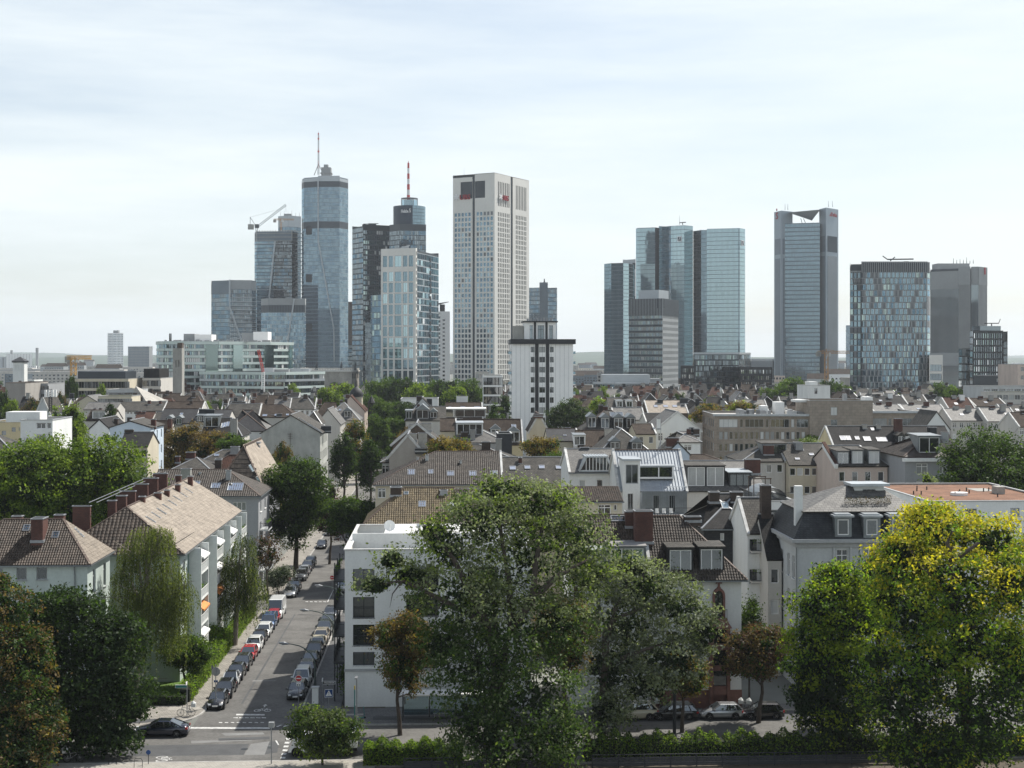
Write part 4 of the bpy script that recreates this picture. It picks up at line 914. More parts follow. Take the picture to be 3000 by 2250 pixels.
def twin_pylon():
    d = 1430; z = zat(652,d); t = Tower('steel blue tower with two corner pylons holding an inverted glass pyramid', [(2290,1440),(2402,d)], z, core='clad_bluegrey', depth=40); p = t.p
    t.curtain(p[0], p[1], 0, z, 34, 40, [('glass_mid',1)], .4, .6, .0012, 'clad_bluegrey', spandrel=.12)
    def pylon(x0, xc, x1, d0, dc, d1, yt, ribs):
        a, c, b = [Vector((((x-1500)/F*dd)-t.o.x, dd-t.o.y)) for x, dd in ((x0,d0),(xc,dc),(x1,d1))]; zt = zat(yt, dc); m = MB()
        m.prism([tuple(a),tuple(c),tuple(b),tuple(a+b-c)], 0, zt); o = m.build('pylon', ['clad_steel'], t.root)
        for A, B, on in ((a,c,ribs[0]),(c,b,ribs[1])):
            L = (B-A).length; u = (B-A)/L; n = Vector((u.y,-u.x)); zb = zt-48
            if on:
                m = MB(); k = 10
                for i in range(k):
                    q = A+u*(L*(.14+.72*i/(k-1))); m.bar((q.x+n.x*.3,q.y+n.y*.3,0),(q.x+n.x*.3,q.y+n.y*.3,zb),.9,.7)
                for i in range(k):
                    q = A+u*(L*(.14+.72*i/(k-1))); m.bar((q.x+n.x*.2,q.y+n.y*.2,zb+4),(q.x+n.x*.2,q.y+n.y*.2,zb+20),.9,.5,1)
                m.build('ribs', ['clad_silver','clad_dark'], o)
            else:
                m = MB(); m.quad(*[(q.x+n.x*.12,q.y+n.y*.12,zz) for q,zz in ((A+u*L*.1,zb+4),(A+u*L*.9,zb+4),(A+u*L*.9,zb+20),(A+u*L*.1,zb+20))]); m.quad(*[(q.x+n.x*.12,q.y+n.y*.12,zz) for q,zz in ((A+u*L*.15,0),(A+u*L*.85,0),(A+u*L*.85,zb),(A+u*L*.15,zb))]); m.build('louvres', ['clad_bluegrey'], o)
        return a, c, b, zt
    a, c, b, zl = pylon(2268,2289,2322,1452,1436,1446,617,(0,0)); a2, c2, b2, zr2 = pylon(2400,2420,2456,1440,1424,1444,608,(0,1))
    P = lambda px, py, dd: Vector(t.W(px,py,dd)); q = [P(2312,622,1432), P(2402,614,1426), P(2402,616,1452), P(2312,624,1456)]; tip = P(2378,646,1440); m = MB()
    m.add([*q, tip], [(0,1,4),(1,2,4),(2,3,4),(3,0,4),(3,2,1,0)]); m.build('inverted_pyramid', ['clad_silver'], t.root)
    m = MB()
    for k in range(14): e = q[0]+(q[1]-q[0])*k/13; m.bar(e+Vector((0,-.4,0)), tip+Vector((0,-.4,0)), .25, .25)
    for px0, px1 in ((2346,2350),(2354,2360)): m.bar(P(px0,640,1434), P(px1,654,1434), .5, .5)
    m.build('pyramid_ribs', ['clad_bluegrey'], t.root)
    for px in (2300,2308): antenna(t.root, t.W(px,615,1440), 6, .3, .15)
    for px in (2427,2439): antenna(t.root, t.W(px,606,1432), 6, .3, .15)
    dv = (b2-c2).normalized(); n = Vector((dv.y,-dv.x))*.5; me, w, hh = text_mesh('Deka', 6, 'sign_red', .4, 'lettering', .06)
    A, ua = t.on(c2,b2,2434); B, ub = t.on(c2,b2,2451); zt, zb = t.zon(c2,b2,2434,622), t.zon(c2,b2,2434,634); ang = math.atan2(dv.y,dv.x)
    place_text(t.root, me, (A.x+n.x,A.y+n.y,zb), ang, (ub-ua)/w, (zt-zb)/hh)
    e, _ = t.on(c2,b2,2428); m = MB()
    for k in range(4): m.add([(k*.9,-.3,0),(k*.9+.7,-.3,0),(k*.9+.7,-.3,.6+k*.75+.7),(k*.9,-.3,.6+k*.75)],[(0,1,2,3)])
    m.build('emblem', ['sign_red'], t.root, (e.x+n.x,e.y+n.y,zb), ang)
    dv = (c-a).normalized(); n = Vector((dv.y,-dv.x))*.5; e, _ = t.on(a,c,2274); zz = t.zon(a,c,2274,643); me, w, hh = text_mesh('S', 7, 'sign_red', .4, 'lettering', .1)
    place_text(t.root, me, (e.x+n.x,e.y+n.y,zz), math.atan2(dv.y,dv.x), 5/w, 7/hh); m = MB(); m.disc((2.6,0,9.6), 1.3, (0,-1,0), .3, 12); m.build('emblem_dot', ['sign_red'], t.root, (e.x+n.x,e.y+n.y,zz), math.atan2(dv.y,dv.x))
twin_pylon()
def chequer_block():
    d = 800; t = Tower('broad glass office block with staggered pane rows and rooftop cleaning cranes', [(2490,806),(2523,804),(2523.5,800),(2716,800),(2724,808)], zat(766,d), core='clad_dark', depth=34); p = t.p; z = t.z
    G = [('glass_mid',5),('glass_green',1),('blind_grey',2.5),('glass_blue',2)]
    for i, nu, zt in ((0,3,z-5),(2,16,z),(3,1,z)):
        nv = 24; dv = (z-6)/nv; A, B = t.seg(i); L = (B-A).length; u = (B-A)/L; n = Vector((u.y,-u.x)); V = []
        m = MB(); m.quad((A.x,A.y,0),(B.x,B.y,0),(B.x,B.y,zt),(A.x,A.y,zt)); m.build('cladding', ['clad_dark'], t.root); bay = L/nu
        for j in reversed(range(nv)):
            sh = (j % 2)*.32; k = -1
            for k in range(nu):
                u0 = k*bay+.2+sh*bay*(i == 2)*.9; u1 = u0+bay*.70 if i == 2 else k*bay+bay-.35; u1 = min(u1, L-.1)
                cols = 2 if i == 2 else 1
                rowg = R.choices(range(4), [x[1] for x in G])[0]
                for c in range(cols):
                    a, b = u0+(u1-u0)*c/cols+.05, u0+(u1-u0)*(c+1)/cols-.05
                    if b-a < .5: continue
                    key = ('chq', round(b-a,2), rowg, i)
                    if key not in WINC: q = MB(); q.box(0,b-a,-.04,.04,0,dv-.55); WINC[key] = q.data('pane', [G[rowg][0]])
                    pos = A+u*a+n*.1
                    if t.own > 0 and i != 3:
                        t.own -= 1; o = put(WINC[key], 'pane', t.root, (pos.x,pos.y,j*dv+.4), math.atan2(u.y,u.x)); o.rotation_euler = (R.gauss(0,.003),0,math.atan2(u.y,u.x)+R.gauss(0,.003))
                    else:
                        e = A+u*b+n*.1; V.append(((pos.x,pos.y,j*dv+.4),(e.x,e.y,j*dv+.4),(e.x,e.y,j*dv+dv-.15),(pos.x,pos.y,j*dv+dv-.15)))

        if V: o = put(fastmesh('panes', np.array(V).reshape(-1,3), [g[0] for g in G], mi=[R.choices(range(4),[x[1] for x in G])[0] for _ in V]), 'panes', t.root); o['kind'] = 'stuff'
        m = MB()
        for j in range(nv):
            if i == 2:
                for k in range(nu):
                    q = A+u*min(k*bay+.2+(j%2)*.29*bay+bay*.84,L-.2)+n*.16; m.box(q.x-.32,q.x+.32,q.y-.1,q.y+.1,j*dv+.35,j*dv+dv-.1)
            m.quad(*[(q.x+n.x*.14,q.y+n.y*.14,zz) for q,zz in ((A,j*dv-.12),(B,j*dv-.12),(B,j*dv+.2),(A,j*dv+.2))])
        m.build('fins', ['clad_grey'], t.root)['kind'] = 'stuff'
        m = MB()
        for k in range(nu*2): q = A+u*(L*(k+.3)/(nu*2))+n*.16; m.bar((q.x,q.y,zt-6.5),(q.x,q.y,zt-.2),.3,.3)
        m.quad(*[(q.x+n.x*.14,q.y+n.y*.14,zz) for q,zz in ((A,zt-.6),(B,zt-.6),(B,zt),(A,zt))]); m.build('attic_grid', ['clad_grey'], t.root)
    m = MB(); P = lambda px, py: Vector(t.W(px,py,812)); m.bar(P(2600,760),P(2676,759),.7,.7); m.bar(P(2600,760),P(2586,750),.5,.5); m.bar(P(2608,764),P(2622,753),.5,.5); m.box(P(2655,760).x,P(2668,760).x,10,13,z-1,z+1.2); m.build('roof_crane', ['metal_dark'], t.root)
chequer_block()
def ribbed_tower():
    d = 1100; t = Tower('grey ribbed concrete tower with a dark slot and faint red sign', [(2725,1118),(2808,1104),(2843,d),(2845,1102),(2866,1100),(2891,1112)], zat(781,d), core='clad_dark', depth=36); p = t.p; z = t.z
    for i, nu, dens in ((0,26,.45),(1,10,.8),(3,6,.25),(4,7,.8)):
        A, B = t.seg(i); L = (B-A).length; u = (B-A)/L; n = Vector((u.y,-u.x)); zt = z-(3 if i == 0 else 0)
        m = MB(); m.quad((A.x,A.y,0),(B.x,B.y,0),(B.x,B.y,zt),(A.x,A.y,zt)); m.build('cladding', ['glass_deep' if dens < .6 else 'clad_grey'], t.root)
        m = MB()
        for k in range(nu): q = A+u*(L*(k+.5)/nu); w = L/nu*dens*.5; m.bar((q.x+n.x*.3,q.y+n.y*.3,0),(q.x+n.x*.3,q.y+n.y*.3,zt),w,.7,up=(n.x,n.y,0))
        m.build('ribs', ['clad_grey'], t.root); t.band(A, B, zt-14, zt, 'clad_grey', .5, .3, 'crown'); t.band(A, B, 28, 38, 'clad_grey', .6, .3, 'belt')
    a, b = t.W(2746,1045,1115), t.W(2844,1045,1112); m = MB(); m.box(a[0],b[0],a[1],a[1]+14,z-5,zat(771,1112)); m.build('roof_plant', ['clad_grey'], t.root)
    for k in range(7): antenna(t.root, (b[0]-12+k*2.6,a[1]+2,zat(771,1112)), R.uniform(2,5), .25, .12, 'clad_dark')
    A, B = t.seg(4); q, u0 = t.on(A,B,2880); dv = (B-A).normalized(); n = Vector((dv.y,-dv.x))*.9; me, w, hh = text_mesh('pwc', 4, 'sign_navy', .3, 'lettering', .05)
    place_text(t.root, me, (q.x+n.x-2,q.y+n.y,t.zon(A,B,2880,812)), math.atan2(dv.y,dv.x), 6/w, 2.6/hh); m = MB(); m.box(0,2.6,-.2,0,0,5.5); m.build('emblem', ['sign_red'], t.root, (q.x+n.x,q.y+n.y,t.zon(A,B,2880,804)), math.atan2(dv.y,dv.x))
ribbed_tower()
def black_block():
    d = 800; t = Tower('black framed office block with stepped roof and bright window squares', [(2841,812),(2851,d),(2939,806),(2940,812),(2952,814)], zat(968,d), core='clad_black', cat='office block', depth=34); p = t.p
    A, B = t.seg(1); L = (B-A).length; rows = [(t.z-4.4-3.75*k, t.z-1.6-3.75*k) for k in range(13) if t.z-4.4-3.75*k > 2]
    t.holes(A, B, 0, t.z, cells(13,L,.62,.3), rows, 'clad_black', [('glass_deep',5),('glass_green',2),('glass_sky',1.6)], depth=.3)
    A, B = t.seg(0); t.curtain(A, B, 0, t.z, 1, 13, [('glass_sky',2),('glass_mid',1)], .4, .9, .003, 'clad_dark')
    A, B = t.seg(3); t.curtain(A, B, 0, t.z-6, 4, 11, [('glass_deep',1)], .4, .9, .003, 'clad_black')
    a, b = t.W(2871,968,812), t.W(2932,968,812); m = MB(); m.box(a[0],b[0],a[1],a[1]+14,t.z-2,zat(955,812)); m.build('attic', ['glass_deep'], t.root)
    m = MB(); c = t.W(2905,955,812); m.bar((c[0]-4,c[1],c[2]+1.5),(c[0]+4,c[1],c[2]+1.5),.5,.5); m.bar((c[0]+4,c[1],c[2]+1.5),(c[0]+5,c[1],c[2]+4),.3,.3); m.bar((c[0],c[1],c[2]),(c[0],c[1],c[2]+1.5),.5,.5); m.build('roof_crane', ['metal_dark'], t.root)
    u = Tower('narrow black block with mirrored corner beside stepped office block', [(2809,812),(2818,806),(2842,806)], zat(1021,806), core='clad_black', cat='office block', depth=20); q = u.p
    u.curtain(q[0],q[1],0,u.z,1,9,[('glass_sky',3),('glass_mid',1)],.3,.8,.003,'clad_dark'); u.curtain(q[1],q[2],0,u.z,6,9,[('glass_deep',4),('glass_blue',1),('glass_sky',.5)],.5,.9,.003,'clad_black')
    u = Tower('cream low block with dark windows between chequered block and ribbed tower', [(2722,790),(2762,790)], zat(1040,790), core='concrete_warm', cat='building', depth=20); L = (u.p[1]-u.p[0]).length
    u.holes(u.p[0],u.p[1],0,u.z,cells(1,L,.86),[(z0,z0+3.6) for z0 in (u.z-9,u.z-14,u.z-19)],'clad_beige',[('glass_deep',1)],depth=.5,wst='w4',fm='clad_dark')
    u = Tower('distant slim blue tower beside chequered block', [(2478,2600),(2492,2600)], zat(953,2600), core='glass_blue', depth=16); u.curtain(u.p[0],u.p[1],0,u.z,4,22,[('glass_blue',3),('glass_mid',1)],.4,.7,.002,'clad_bluegrey')
black_block()
small_crane('ochre tower crane with long jib in front of twin pylon tower', 2421, 1022, 1130, 2395, 2488, 880, 'crane_ochre', 2.0, 1032)
small_crane('orange tower crane over low blocks at city edge', 215, 1045, 1100, 197, 268, 720, 'crane_yellow', 2.4, 1047)

def glass_office():
    d = 750; t = Tower('long green glass office building with pale floor bands and curved corner', [(461,790),(459,772),(466,757),(482,d),(640,762),(790,790),(859,812)], zat(1000,d), core='clad_dark', cat='office building', depth=50, roofm='roof_gravel'); p = t.p; z = t.z; fh = 3.62
    for i, nu in ((0,4),(1,4),(2,4),(3,26),(4,24),(5,12)):
        A, B = t.seg(i); L = (B-A).length
        for k in range(11):
            zb = z-1.6-k*fh-2.1
            if zb < 0: break
            t.curtain(A, B, zb, zb+2.1, nu, 1, [('glass_green',4),('glass_deep',4),('blind_white',1.6),('glass_mid',2)], .25, .08, .004, 'clad_dark', own=0)
            t.band(A, B, zb-1.35, zb-.02, 'clad_mint', .25, .5, 'floor_band')
        t.band(A, B, z-1.55, z+.1, 'clad_mint', .5, .9, 'floor_band')
    for px in (620,695,787,850):
        i = 3 if px < 640 else (4 if px < 790 else 5); A, B = t.seg(i); q, u = t.on(A,B,px); dv = (B-A).normalized(); n = Vector((dv.y,-dv.x)); w = 3.2 if px < 850 else 1.6; m = MB()
        m.box(-w,w,-.7,0,z-24,z-1.7); m.build('stair_glazing', ['glass_green'], t.root, (q.x,q.y,0), math.atan2(dv.y,dv.x))
    for x0, x1, y, dd in ((538,570,978,778),(570,620,980,776),(708,742,975,815),(742,785,972,812)):
        a, b = t.W(x0,1000,dd), t.W(x1,1000,dd); m = MB(); m.box(a[0],b[0]-.05,a[1],a[1]+12,z-1,zat(y,dd)); m.build('roof_box', ['clad_white' if x0 in (570,742) else 'clad_grey'], t.root)
    for px in (497,501): antenna(t.root, t.W(px,1000,760), 4.2, .35, .3, 'metal_dark')
    m = MB()
    for k in range(26): x = R.uniform(10,60); a = t.W(482+k*13,1000,775); m.box(a[0],a[0]+R.uniform(.8,2.5),a[1],a[1]+2,z,z+R.uniform(.4,1.3))
    m.build('roof_plant', ['metal_grey'], t.root)
    w = Tower('lower stepped glass wing in front of green office building', [(585,742),(700,730),(835,722),(935,748),(950,752)], zat(1090,728), core='clad_dark', cat='office building', depth=36, roofm='roof_gravel'); p = w.p; z = w.z
    for i, nu in ((0,26),(1,28),(2,20),(3,3)):
        A, B = w.seg(i)
        for k in range(5):
            zb = z-1.4-k*fh-2.2
            w.curtain(A, B, zb, zb+2.2, nu, 1, [('glass_deep',4),('glass_green',3),('glass_mid',2),('blind_white',.6)], .25, .08, .004, 'clad_dark'); w.band(A, B, zb-1.25, zb-.02, 'clad_mint' if k else 'clad_silver', .3, .6, 'floor_band')
        w.band(A, B, z-1.35, z+.1, 'clad_mint', .6, 1.0, 'floor_band')
    for x0, x1, y, dd in ((770,800,1078,760),(800,846,1082,765),(845,890,1080,770),(890,905,1080,768)):
        a, b = w.W(x0,1090,dd), w.W(x1,1090,dd); m = MB(); m.box(a[0],b[0]-.05,a[1],a[1]+10,z-1,zat(y,dd)); m.build('roof_box', ['clad_silver' if x0 != 800 else 'clad_grey'], w.root)
    sc = empty('mobile_crane', 'rust and white mobile crane boom beside stepped glass wing', 'crane', (pd(772,1160,690).x,690,0))
    P = lambda px, py: pd(px,py,690)-Vector((sc.location.x,690,0)); m = MB(); lat(m, P(770,1157), P(771,1090), 1.3, 12, 0, .2); m.build('lower_boom', ['mast_white'], sc); m = MB(); lat(m, P(771,1090), P(757,1025), .9, 12, 0, .2); m.build('upper_boom', ['mast_red'], sc)
    o = Tower('old sandstone opera house with balustraded flat roof', [(880,1010),(1030,1002),(1052,1020)], zat(1078,1005), core='concrete_warm', cat='opera house', depth=50, roofm='roof_gravel'); p = o.p
    for i, nu in ((0,16),(1,3)):
        A, B = o.seg(i); L = (B-A).length; o.holes(A, B, 0, o.z-2.6, cells(nu,L,.45), [(o.z-7.5,o.z-4)], 'concrete_warm', [('glass_dark',1)], own=True, depth=.5); o.band(A, B, o.z-2.6, o.z-1.6, 'clad_beige', .8, 1.2, 'cornice')
        m = MB(); u = (B-A)/L
        for k in range(int(L/1.2)): q = A+u*(k*1.2+.3); m.box(q.x-.25,q.x+.25,q.y-.25,q.y+.25,o.z-1.6,o.z-.5)
        q0, q1 = A, B; m.bar((A.x,A.y,o.z-.4),(B.x,B.y,o.z-.4),.6,.3); m.build('balustrade', ['clad_beige'], o.root)
    m = MB(); a = o.W(1000,1078,1015);
    for px in (928,1000,1040): c = o.W(px,1078,1008); m.box(c[0]-.8,c[0]+.8,c[1]-.8,c[1]+.8,o.z-1.6,o.z+1.5); m.tube([(c[0],c[1],o.z+1.5),(c[0]+.3,c[1],o.z+3),(c[0]-.2,c[1],o.z+4.6)],[.9,.6,.2],7)
    m.build('roof_statues', ['clad_dark'], o.root)
glass_office()
# ------------------------------------------------------------------ near houses
def frects(L, d, lst, rz=ROT):
    q = []; x0 = (L-1500)/F*d
    for pa, pb, ya, yb in lst:
        us = []
        for p in (pa, pb):
            k = (p-1500)/F; us.append((k*d-x0)/(math.cos(rz)-k*math.sin(rz)))
        dm = d+(us[0]+us[1])/2*math.sin(rz); q.append((us[0], us[1], zat(yb,dm), zat(ya,dm)))
    return q
def flat(label, L, Rr, d, dp, yt, wall='wall_white', roof='roof_gravel', win=None, swin=None, rz=ROT, cat='building', name='building', near=False, fm='trim_grey', gm='glass_house', lip='trim_grey', group=None, wl=None, pz=.5, zT=None, depth=.22):
    h = House(); x0 = (L-1500)/F*d; root = empty(name, label, cat, (x0,d,0), rz, group); h.root = root
    w = (Rr-L)/F*d/(math.cos(rz)-math.sin(rz)*(Rr-1500)/F); z = zT if zT else zat(yt,d); h.w, h.dp, h.z, h.d = w, dp, z, d; mb = MB(); WN = []
    h.Mw = Matrix.Translation((x0,d,0)) @ Matrix.Rotation(rz,4,'Z'); h.Mi = h.Mw.inverted()
    for A, B, sp in (((0,0),(w,0),win),((w,0),(w,dp),swin),((w,dp),(0,dp),None),((0,dp),(0,0),wl)):
        Ln = (Vector(B)-Vector(A)).length; rc = []
        if isinstance(sp, list): rc = sp
        elif sp:
            rows, cols, ww, wh, *o = sp; top = o[0] if o else 1.0; pit = o[1] if len(o) > 1 else 3.3
            for r in range(rows):
                zb = z-top-r*pit-wh
                if zb < .4: break
                for c in range(cols): u = Ln*(c+.5)/cols-ww/2; rc.append((u,u+ww,zb,zb+wh))
        P, ang = wall_holes(mb, A, B, 0, z, rc, depth); WN.append((P,ang,rc))
    mb.build('wall', [wall], root)
    for P, ang, rc in WN:
        for r in rc:
            g = gm if R.random() < .8 else R.choice(['blind','glass_house','blind_white']); ww = r[1]-r[0]
            put_window(root, P, ang, r, 'w1' if ww < 1.1 else ('w2' if ww < 2.2 else ('w3' if ww < 3.4 else 'w4')), fm, g, depth=depth, near=near)
    b = MB(); b.box(.02,w-.02,.02,dp-.02,z-pz-.2,z-pz); b.build('roof', [roof], root)
    b = MB(); e = .1
    b.box(-e,w+e,-e,.25,z,z+.12); b.box(-e,w+e,dp-.25,dp+e,z,z+.12); b.box(-e,.25,.25,dp-.25,z,z+.12); b.box(w-.25,w+e,.25,dp-.25,z,z+.12)
    b.build('parapet_cap', [lip], root)
    def boxon(name, pa, pb, v0, v1, ytop, mat, zb=None):
        a = h.Mi @ pd(pa, ytop, d+v0); c = h.Mi @ pd(pb, ytop, d+v0); m = MB(); m.box(a.x,c.x,v0,v1,(zb if zb is not None else z-pz-.05),a.z); return m.build(name, [mat], root)
    h.boxon = boxon; return h
def balcony(root, u, v, z, wd, dp, ang, mats=('wall_mint_white','trim_white','wall_mint_white'), solid=True, plants=False, awn=None, H=1.0):
    M4 = Matrix.Translation((u,v,z)) @ Matrix.Rotation(ang,4,'Z'); b = MB(); b.box(-wd/2,wd/2,-dp,.05,-.18,0); o = put(b.data('balcony', [mats[0]]), 'balcony', root, mat=M4)
    r = MB(); c = [(-wd/2+.03,0,0),(-wd/2+.03,-dp+.03,0),(wd/2-.03,-dp+.03,0),(wd/2-.03,0,0)]
    for p, q in zip(c[:-1], c[1:]): rail(r, p, q, H, .45 if solid else .12, 0, .04 if solid else .025)
    r.build('railing', [mats[1]], o)
    if solid:
        s = MB()
        for p, q in zip(c[:-1], c[1:]):
            p = Vector(p); q = Vector(q); t = (q-p).normalized(); inn = Vector((-t.y,t.x,0))*.03
            s.bar(p+inn+Vector((0,0,H*.5)), q+inn+Vector((0,0,H*.5)), .015, H*.72)
        s.build('railing_panel', [mats[2]], o)
    if awn:
        a = MB(); zt = 2.45; a.add([(-wd/2+.2,.0,zt),(wd/2-.2,.0,zt),(wd/2-.2,-dp-.25,zt-.75),(-wd/2+.2,-dp-.25,zt-.75),(-wd/2+.2,.0,zt-.04),(wd/2-.2,.0,zt-.04),(wd/2-.2,-dp-.25,zt-.95),(-wd/2+.2,-dp-.25,zt-.95)],[(0,1,2,3),(3,2,6,7),(0,3,7,4),(1,5,6,2),(4,7,6,5)]); a.build('awning', [awn], o)
    if plants: leafbox(o, 'balcony_plants', (-wd/2+.2,wd/2-.2), (-dp+.05,-dp+.45), (.75,1.35), 160, .13, ['leaf_bright','leaf_mid'])
    return o
plain('awning_orange', (.62,.25,.08), .8, .1, 1); plain('awning_white', (.72,.72,.70), .8, .1, 1)
def leafbox(parent, name, xr, yr, zr, n, s, mats, stuff=True):
    rs = np.random.RandomState(R.randrange(1<<30)); c = np.stack([rs.uniform(*xr,n),rs.uniform(*yr,n),rs.uniform(*zr,n)],1); V, mi = leaves(c, rs, s, len(mats)); o = put(fastmesh(name, V, mats, mi=mi), name, parent)
    if stuff: o['kind'] = 'stuff'
    return o
def leaves(c, rs, s, nm, out=None, up=.35, droop=0.0, sv=.35, asp=.55):
    n = len(c); a = rs.normal(size=(n,3));
    if out is not None: a += out*1.0
    a[:,2] += up; a /= np.linalg.norm(a,axis=1,keepdims=True)+1e-9           # face normal
    t = rs.normal(size=(n,3)); t[:,2] -= droop*2; t -= (t*a).sum(1,keepdims=True)*a; t /= np.linalg.norm(t,axis=1,keepdims=True)+1e-9
    b = np.cross(a, t); L = s*(1+rs.uniform(-sv,sv,(n,1))); Wd = L*asp*(1+rs.uniform(-.2,.2,(n,1)))
    p0 = c-t*L*.5; p2 = c+t*L*.5; f = a*L*.12; p1 = c+b*Wd*.5+t*L*.06+f; p3 = c-b*Wd*.5+t*L*.06+f
    V = np.stack([p0,p1,p2,p3],1).reshape(-1,3); return V, rs.randint(0,nm,n)

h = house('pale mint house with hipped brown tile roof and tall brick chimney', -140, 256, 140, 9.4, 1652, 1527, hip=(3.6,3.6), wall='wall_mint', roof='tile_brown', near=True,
    tiles=({'f':'tile_brown','r':'tile_pale'},.25,.34), gut=True, fm='trim_grey', gm='glass_dark',  # right slope gets paler tiles: sunlight put into their colour
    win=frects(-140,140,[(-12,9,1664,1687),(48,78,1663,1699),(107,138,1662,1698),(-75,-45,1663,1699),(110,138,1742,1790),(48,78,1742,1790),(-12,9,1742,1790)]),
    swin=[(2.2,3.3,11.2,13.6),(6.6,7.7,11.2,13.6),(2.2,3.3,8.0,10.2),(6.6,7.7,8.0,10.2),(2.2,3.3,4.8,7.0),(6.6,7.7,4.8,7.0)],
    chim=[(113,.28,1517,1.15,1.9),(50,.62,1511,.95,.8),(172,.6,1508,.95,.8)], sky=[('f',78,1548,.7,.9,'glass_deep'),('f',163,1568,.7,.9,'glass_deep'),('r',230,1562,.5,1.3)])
h1 = h
b = MB(); b.tube([(h.w-1.2,-.3,h.ze-.2),(h.w-1.2,-.1,h.ze-1.2),(h.w-1.2,-.1,.3)],.06,6); b.build('downpipe', ['zinc_dark'], h.root)
b = MB(); b.box(-.01,h.w-1.6,-.02,.01,0,h.ze-3.6); b.build('pale_plinth', ['wall_palegrey'], h.root)
b = MB(); b.box(h.w-.01,h.w+.03,0,h.dp,0,h.ze-3.0)
b2 = MB(); b2.quad((h.w+.03,0,h.ze-2.2),(h.w+.03,h.dp,h.ze-2.2),(h.w+.03,h.dp,h.ze-.1))

d0 = 152.5; xr = -35.6; L2 = (xr-13.4)/d0*F+1500; R2 = xr/d0*F+1500
h = house('long mint apartment house with tile roof coloured pale on its sunlit slope, balconies and a row of brick chimneys', L2, R2, d0, 42, None, None, ax='y', hip=(4.5,0), zE=14.0, zR=18.2, wall='wall_mint', roof='tile_pale', near=True, over=.55,
    tiles=({'f':'tile_brown','r':'tile_pale','l':'tile_brown'},.42,.42), gut=True, win=(4,4,1.1,1.4,1.0,2.9), fm='trim_white',  # one roof: sunlit right slope coloured pale, front and left kept brown
    swin=[(v,v+1.5,z,z+1.5) for v in (1.6,12.6,14.6,23.0,25,33.5,35.5) for z in (2.6,5.5,8.4,11.3)])
h2 = h
for k, vv in enumerate((7.6,18.6,29.2,39.0)):
    m = MB(); m.box(h.w,h.w+.06,vv-3.0,vv+3.0,.3,h.ze-.25); m.build('recess_panel', ['wall_mint_dark'], h.root)
    for j, z in enumerate((2.2,5.1,8.0,10.9)):
        balcony(h.root, h.w+.05, vv, z, 4.4, 1.35, math.pi/2, plants=(k+j)%2 == 0, awn={(0,3):'awning_white',(1,1):'awning_orange',(0,1):'awning_orange',(1,3):'awning_white',(1,2):'awning_white',(2,3):'awning_white',(0,0):'awning_white'}.get((k,j)))
        m = MB(); m.box(h.w+.05,h.w+.09,vv-1.6,vv+1.6,z+.05,z+2.2); m.build('balcony_door', ['glass_house'], h.root)
    m = MB(); m.box(h.w,h.w+1.4,vv-2.5,vv-2.3,.3,h.ze-.3); m.box(h.w,h.w+1.4,vv+2.3,vv+2.5,.3,h.ze-.3); m.build('balcony_partition', ['wall_mint_white'], h.root)
for k in range(8):
    p = h.hit('r', 455+k*15.5, 1533-k*12.4); f, g = skylight_mesh(.45,1.3); M4 = h.S['r'][1].copy(); M4.translation = p; so = put(f, 'skylight', h.root, mat=M4); put(g, 'pane', so)
for v, du, w_, d_, zt in ((7,-2.2,.9,.6,19.2),(9.5,-1.7,1.1,.6,19.5),(11.5,.2,.65,.6,19.2),(14,-2.0,1.8,.5,19.6),(18,.7,.8,.6,19.0),(21,-2.0,1.8,.5,19.8),(22.5,.9,.6,.6,18.9),(27,-2.0,1.8,.5,20.0),(29,1.0,.6,.7,19.0),(33,-2.0,1.8,.5,20.1),(36,-.2,.7,.6,19.6),(38,1.0,.6,.7,19.3),(3.2,-4.6,1.9,.5,19.0)):
    chimney(h.root, h.w/2+du, v, h.roofz(h.w/2+du, v)-1.2, zt-.3, w_, d_)
b = MB(); b.bar((h.w/2-2.6,1.5,19.2),(h.w/2-2.6,40,19.4),.06,.06); b.bar((h.w/2-3.4,1.5,19.2),(h.w/2-3.4,40,19.4),.06,.06); b.build('walkway_rail', ['lead'], h.root)

h = house('grey rendered corner house with brown tiled hip roof and bright skylights', 440, 757, 208, 13, 1454, 1379, hip=(0,5.5), wall='wall_grey', roof='tile_umber', near=True, tiles=('tile_umber',.32,.40), gut=True, win=frects(440,208,[(681,721,1471,1496),(681,721,1524,1548),(681,721,1578,1602),(600,640,1471,1496)]),
    swin=[(2,3.4,z,z+1.5) for z in (3,6,9,12)]+[(7,8.4,z,z+1.5) for z in (3,6,9,12)], chim=[(545,.22,1373,1.4,1.2,'concrete'),(668,.3,1378,.7,.7,'lead'),(585,.4,1384,.3,.3,'zinc')],
    sky=[('f',567,1418,1.9,1.5),('f',632,1424,1.4,1.5),('f',690,1427,2.3,2.2)])
for k, z in enumerate((3.4,6.4,9.4)): balcony(h.root, h.w, 3.5, z, 4.5, 1.3, math.pi/2, ('wall_palegrey','metal_dark','wall_palegrey'), False, k == 2)
b = MB(); b.tube([(0,0,0),(0,0,2.1)],.03,6); b.build('parasol_pole', ['metal_grey'], None, None) if 0 else None
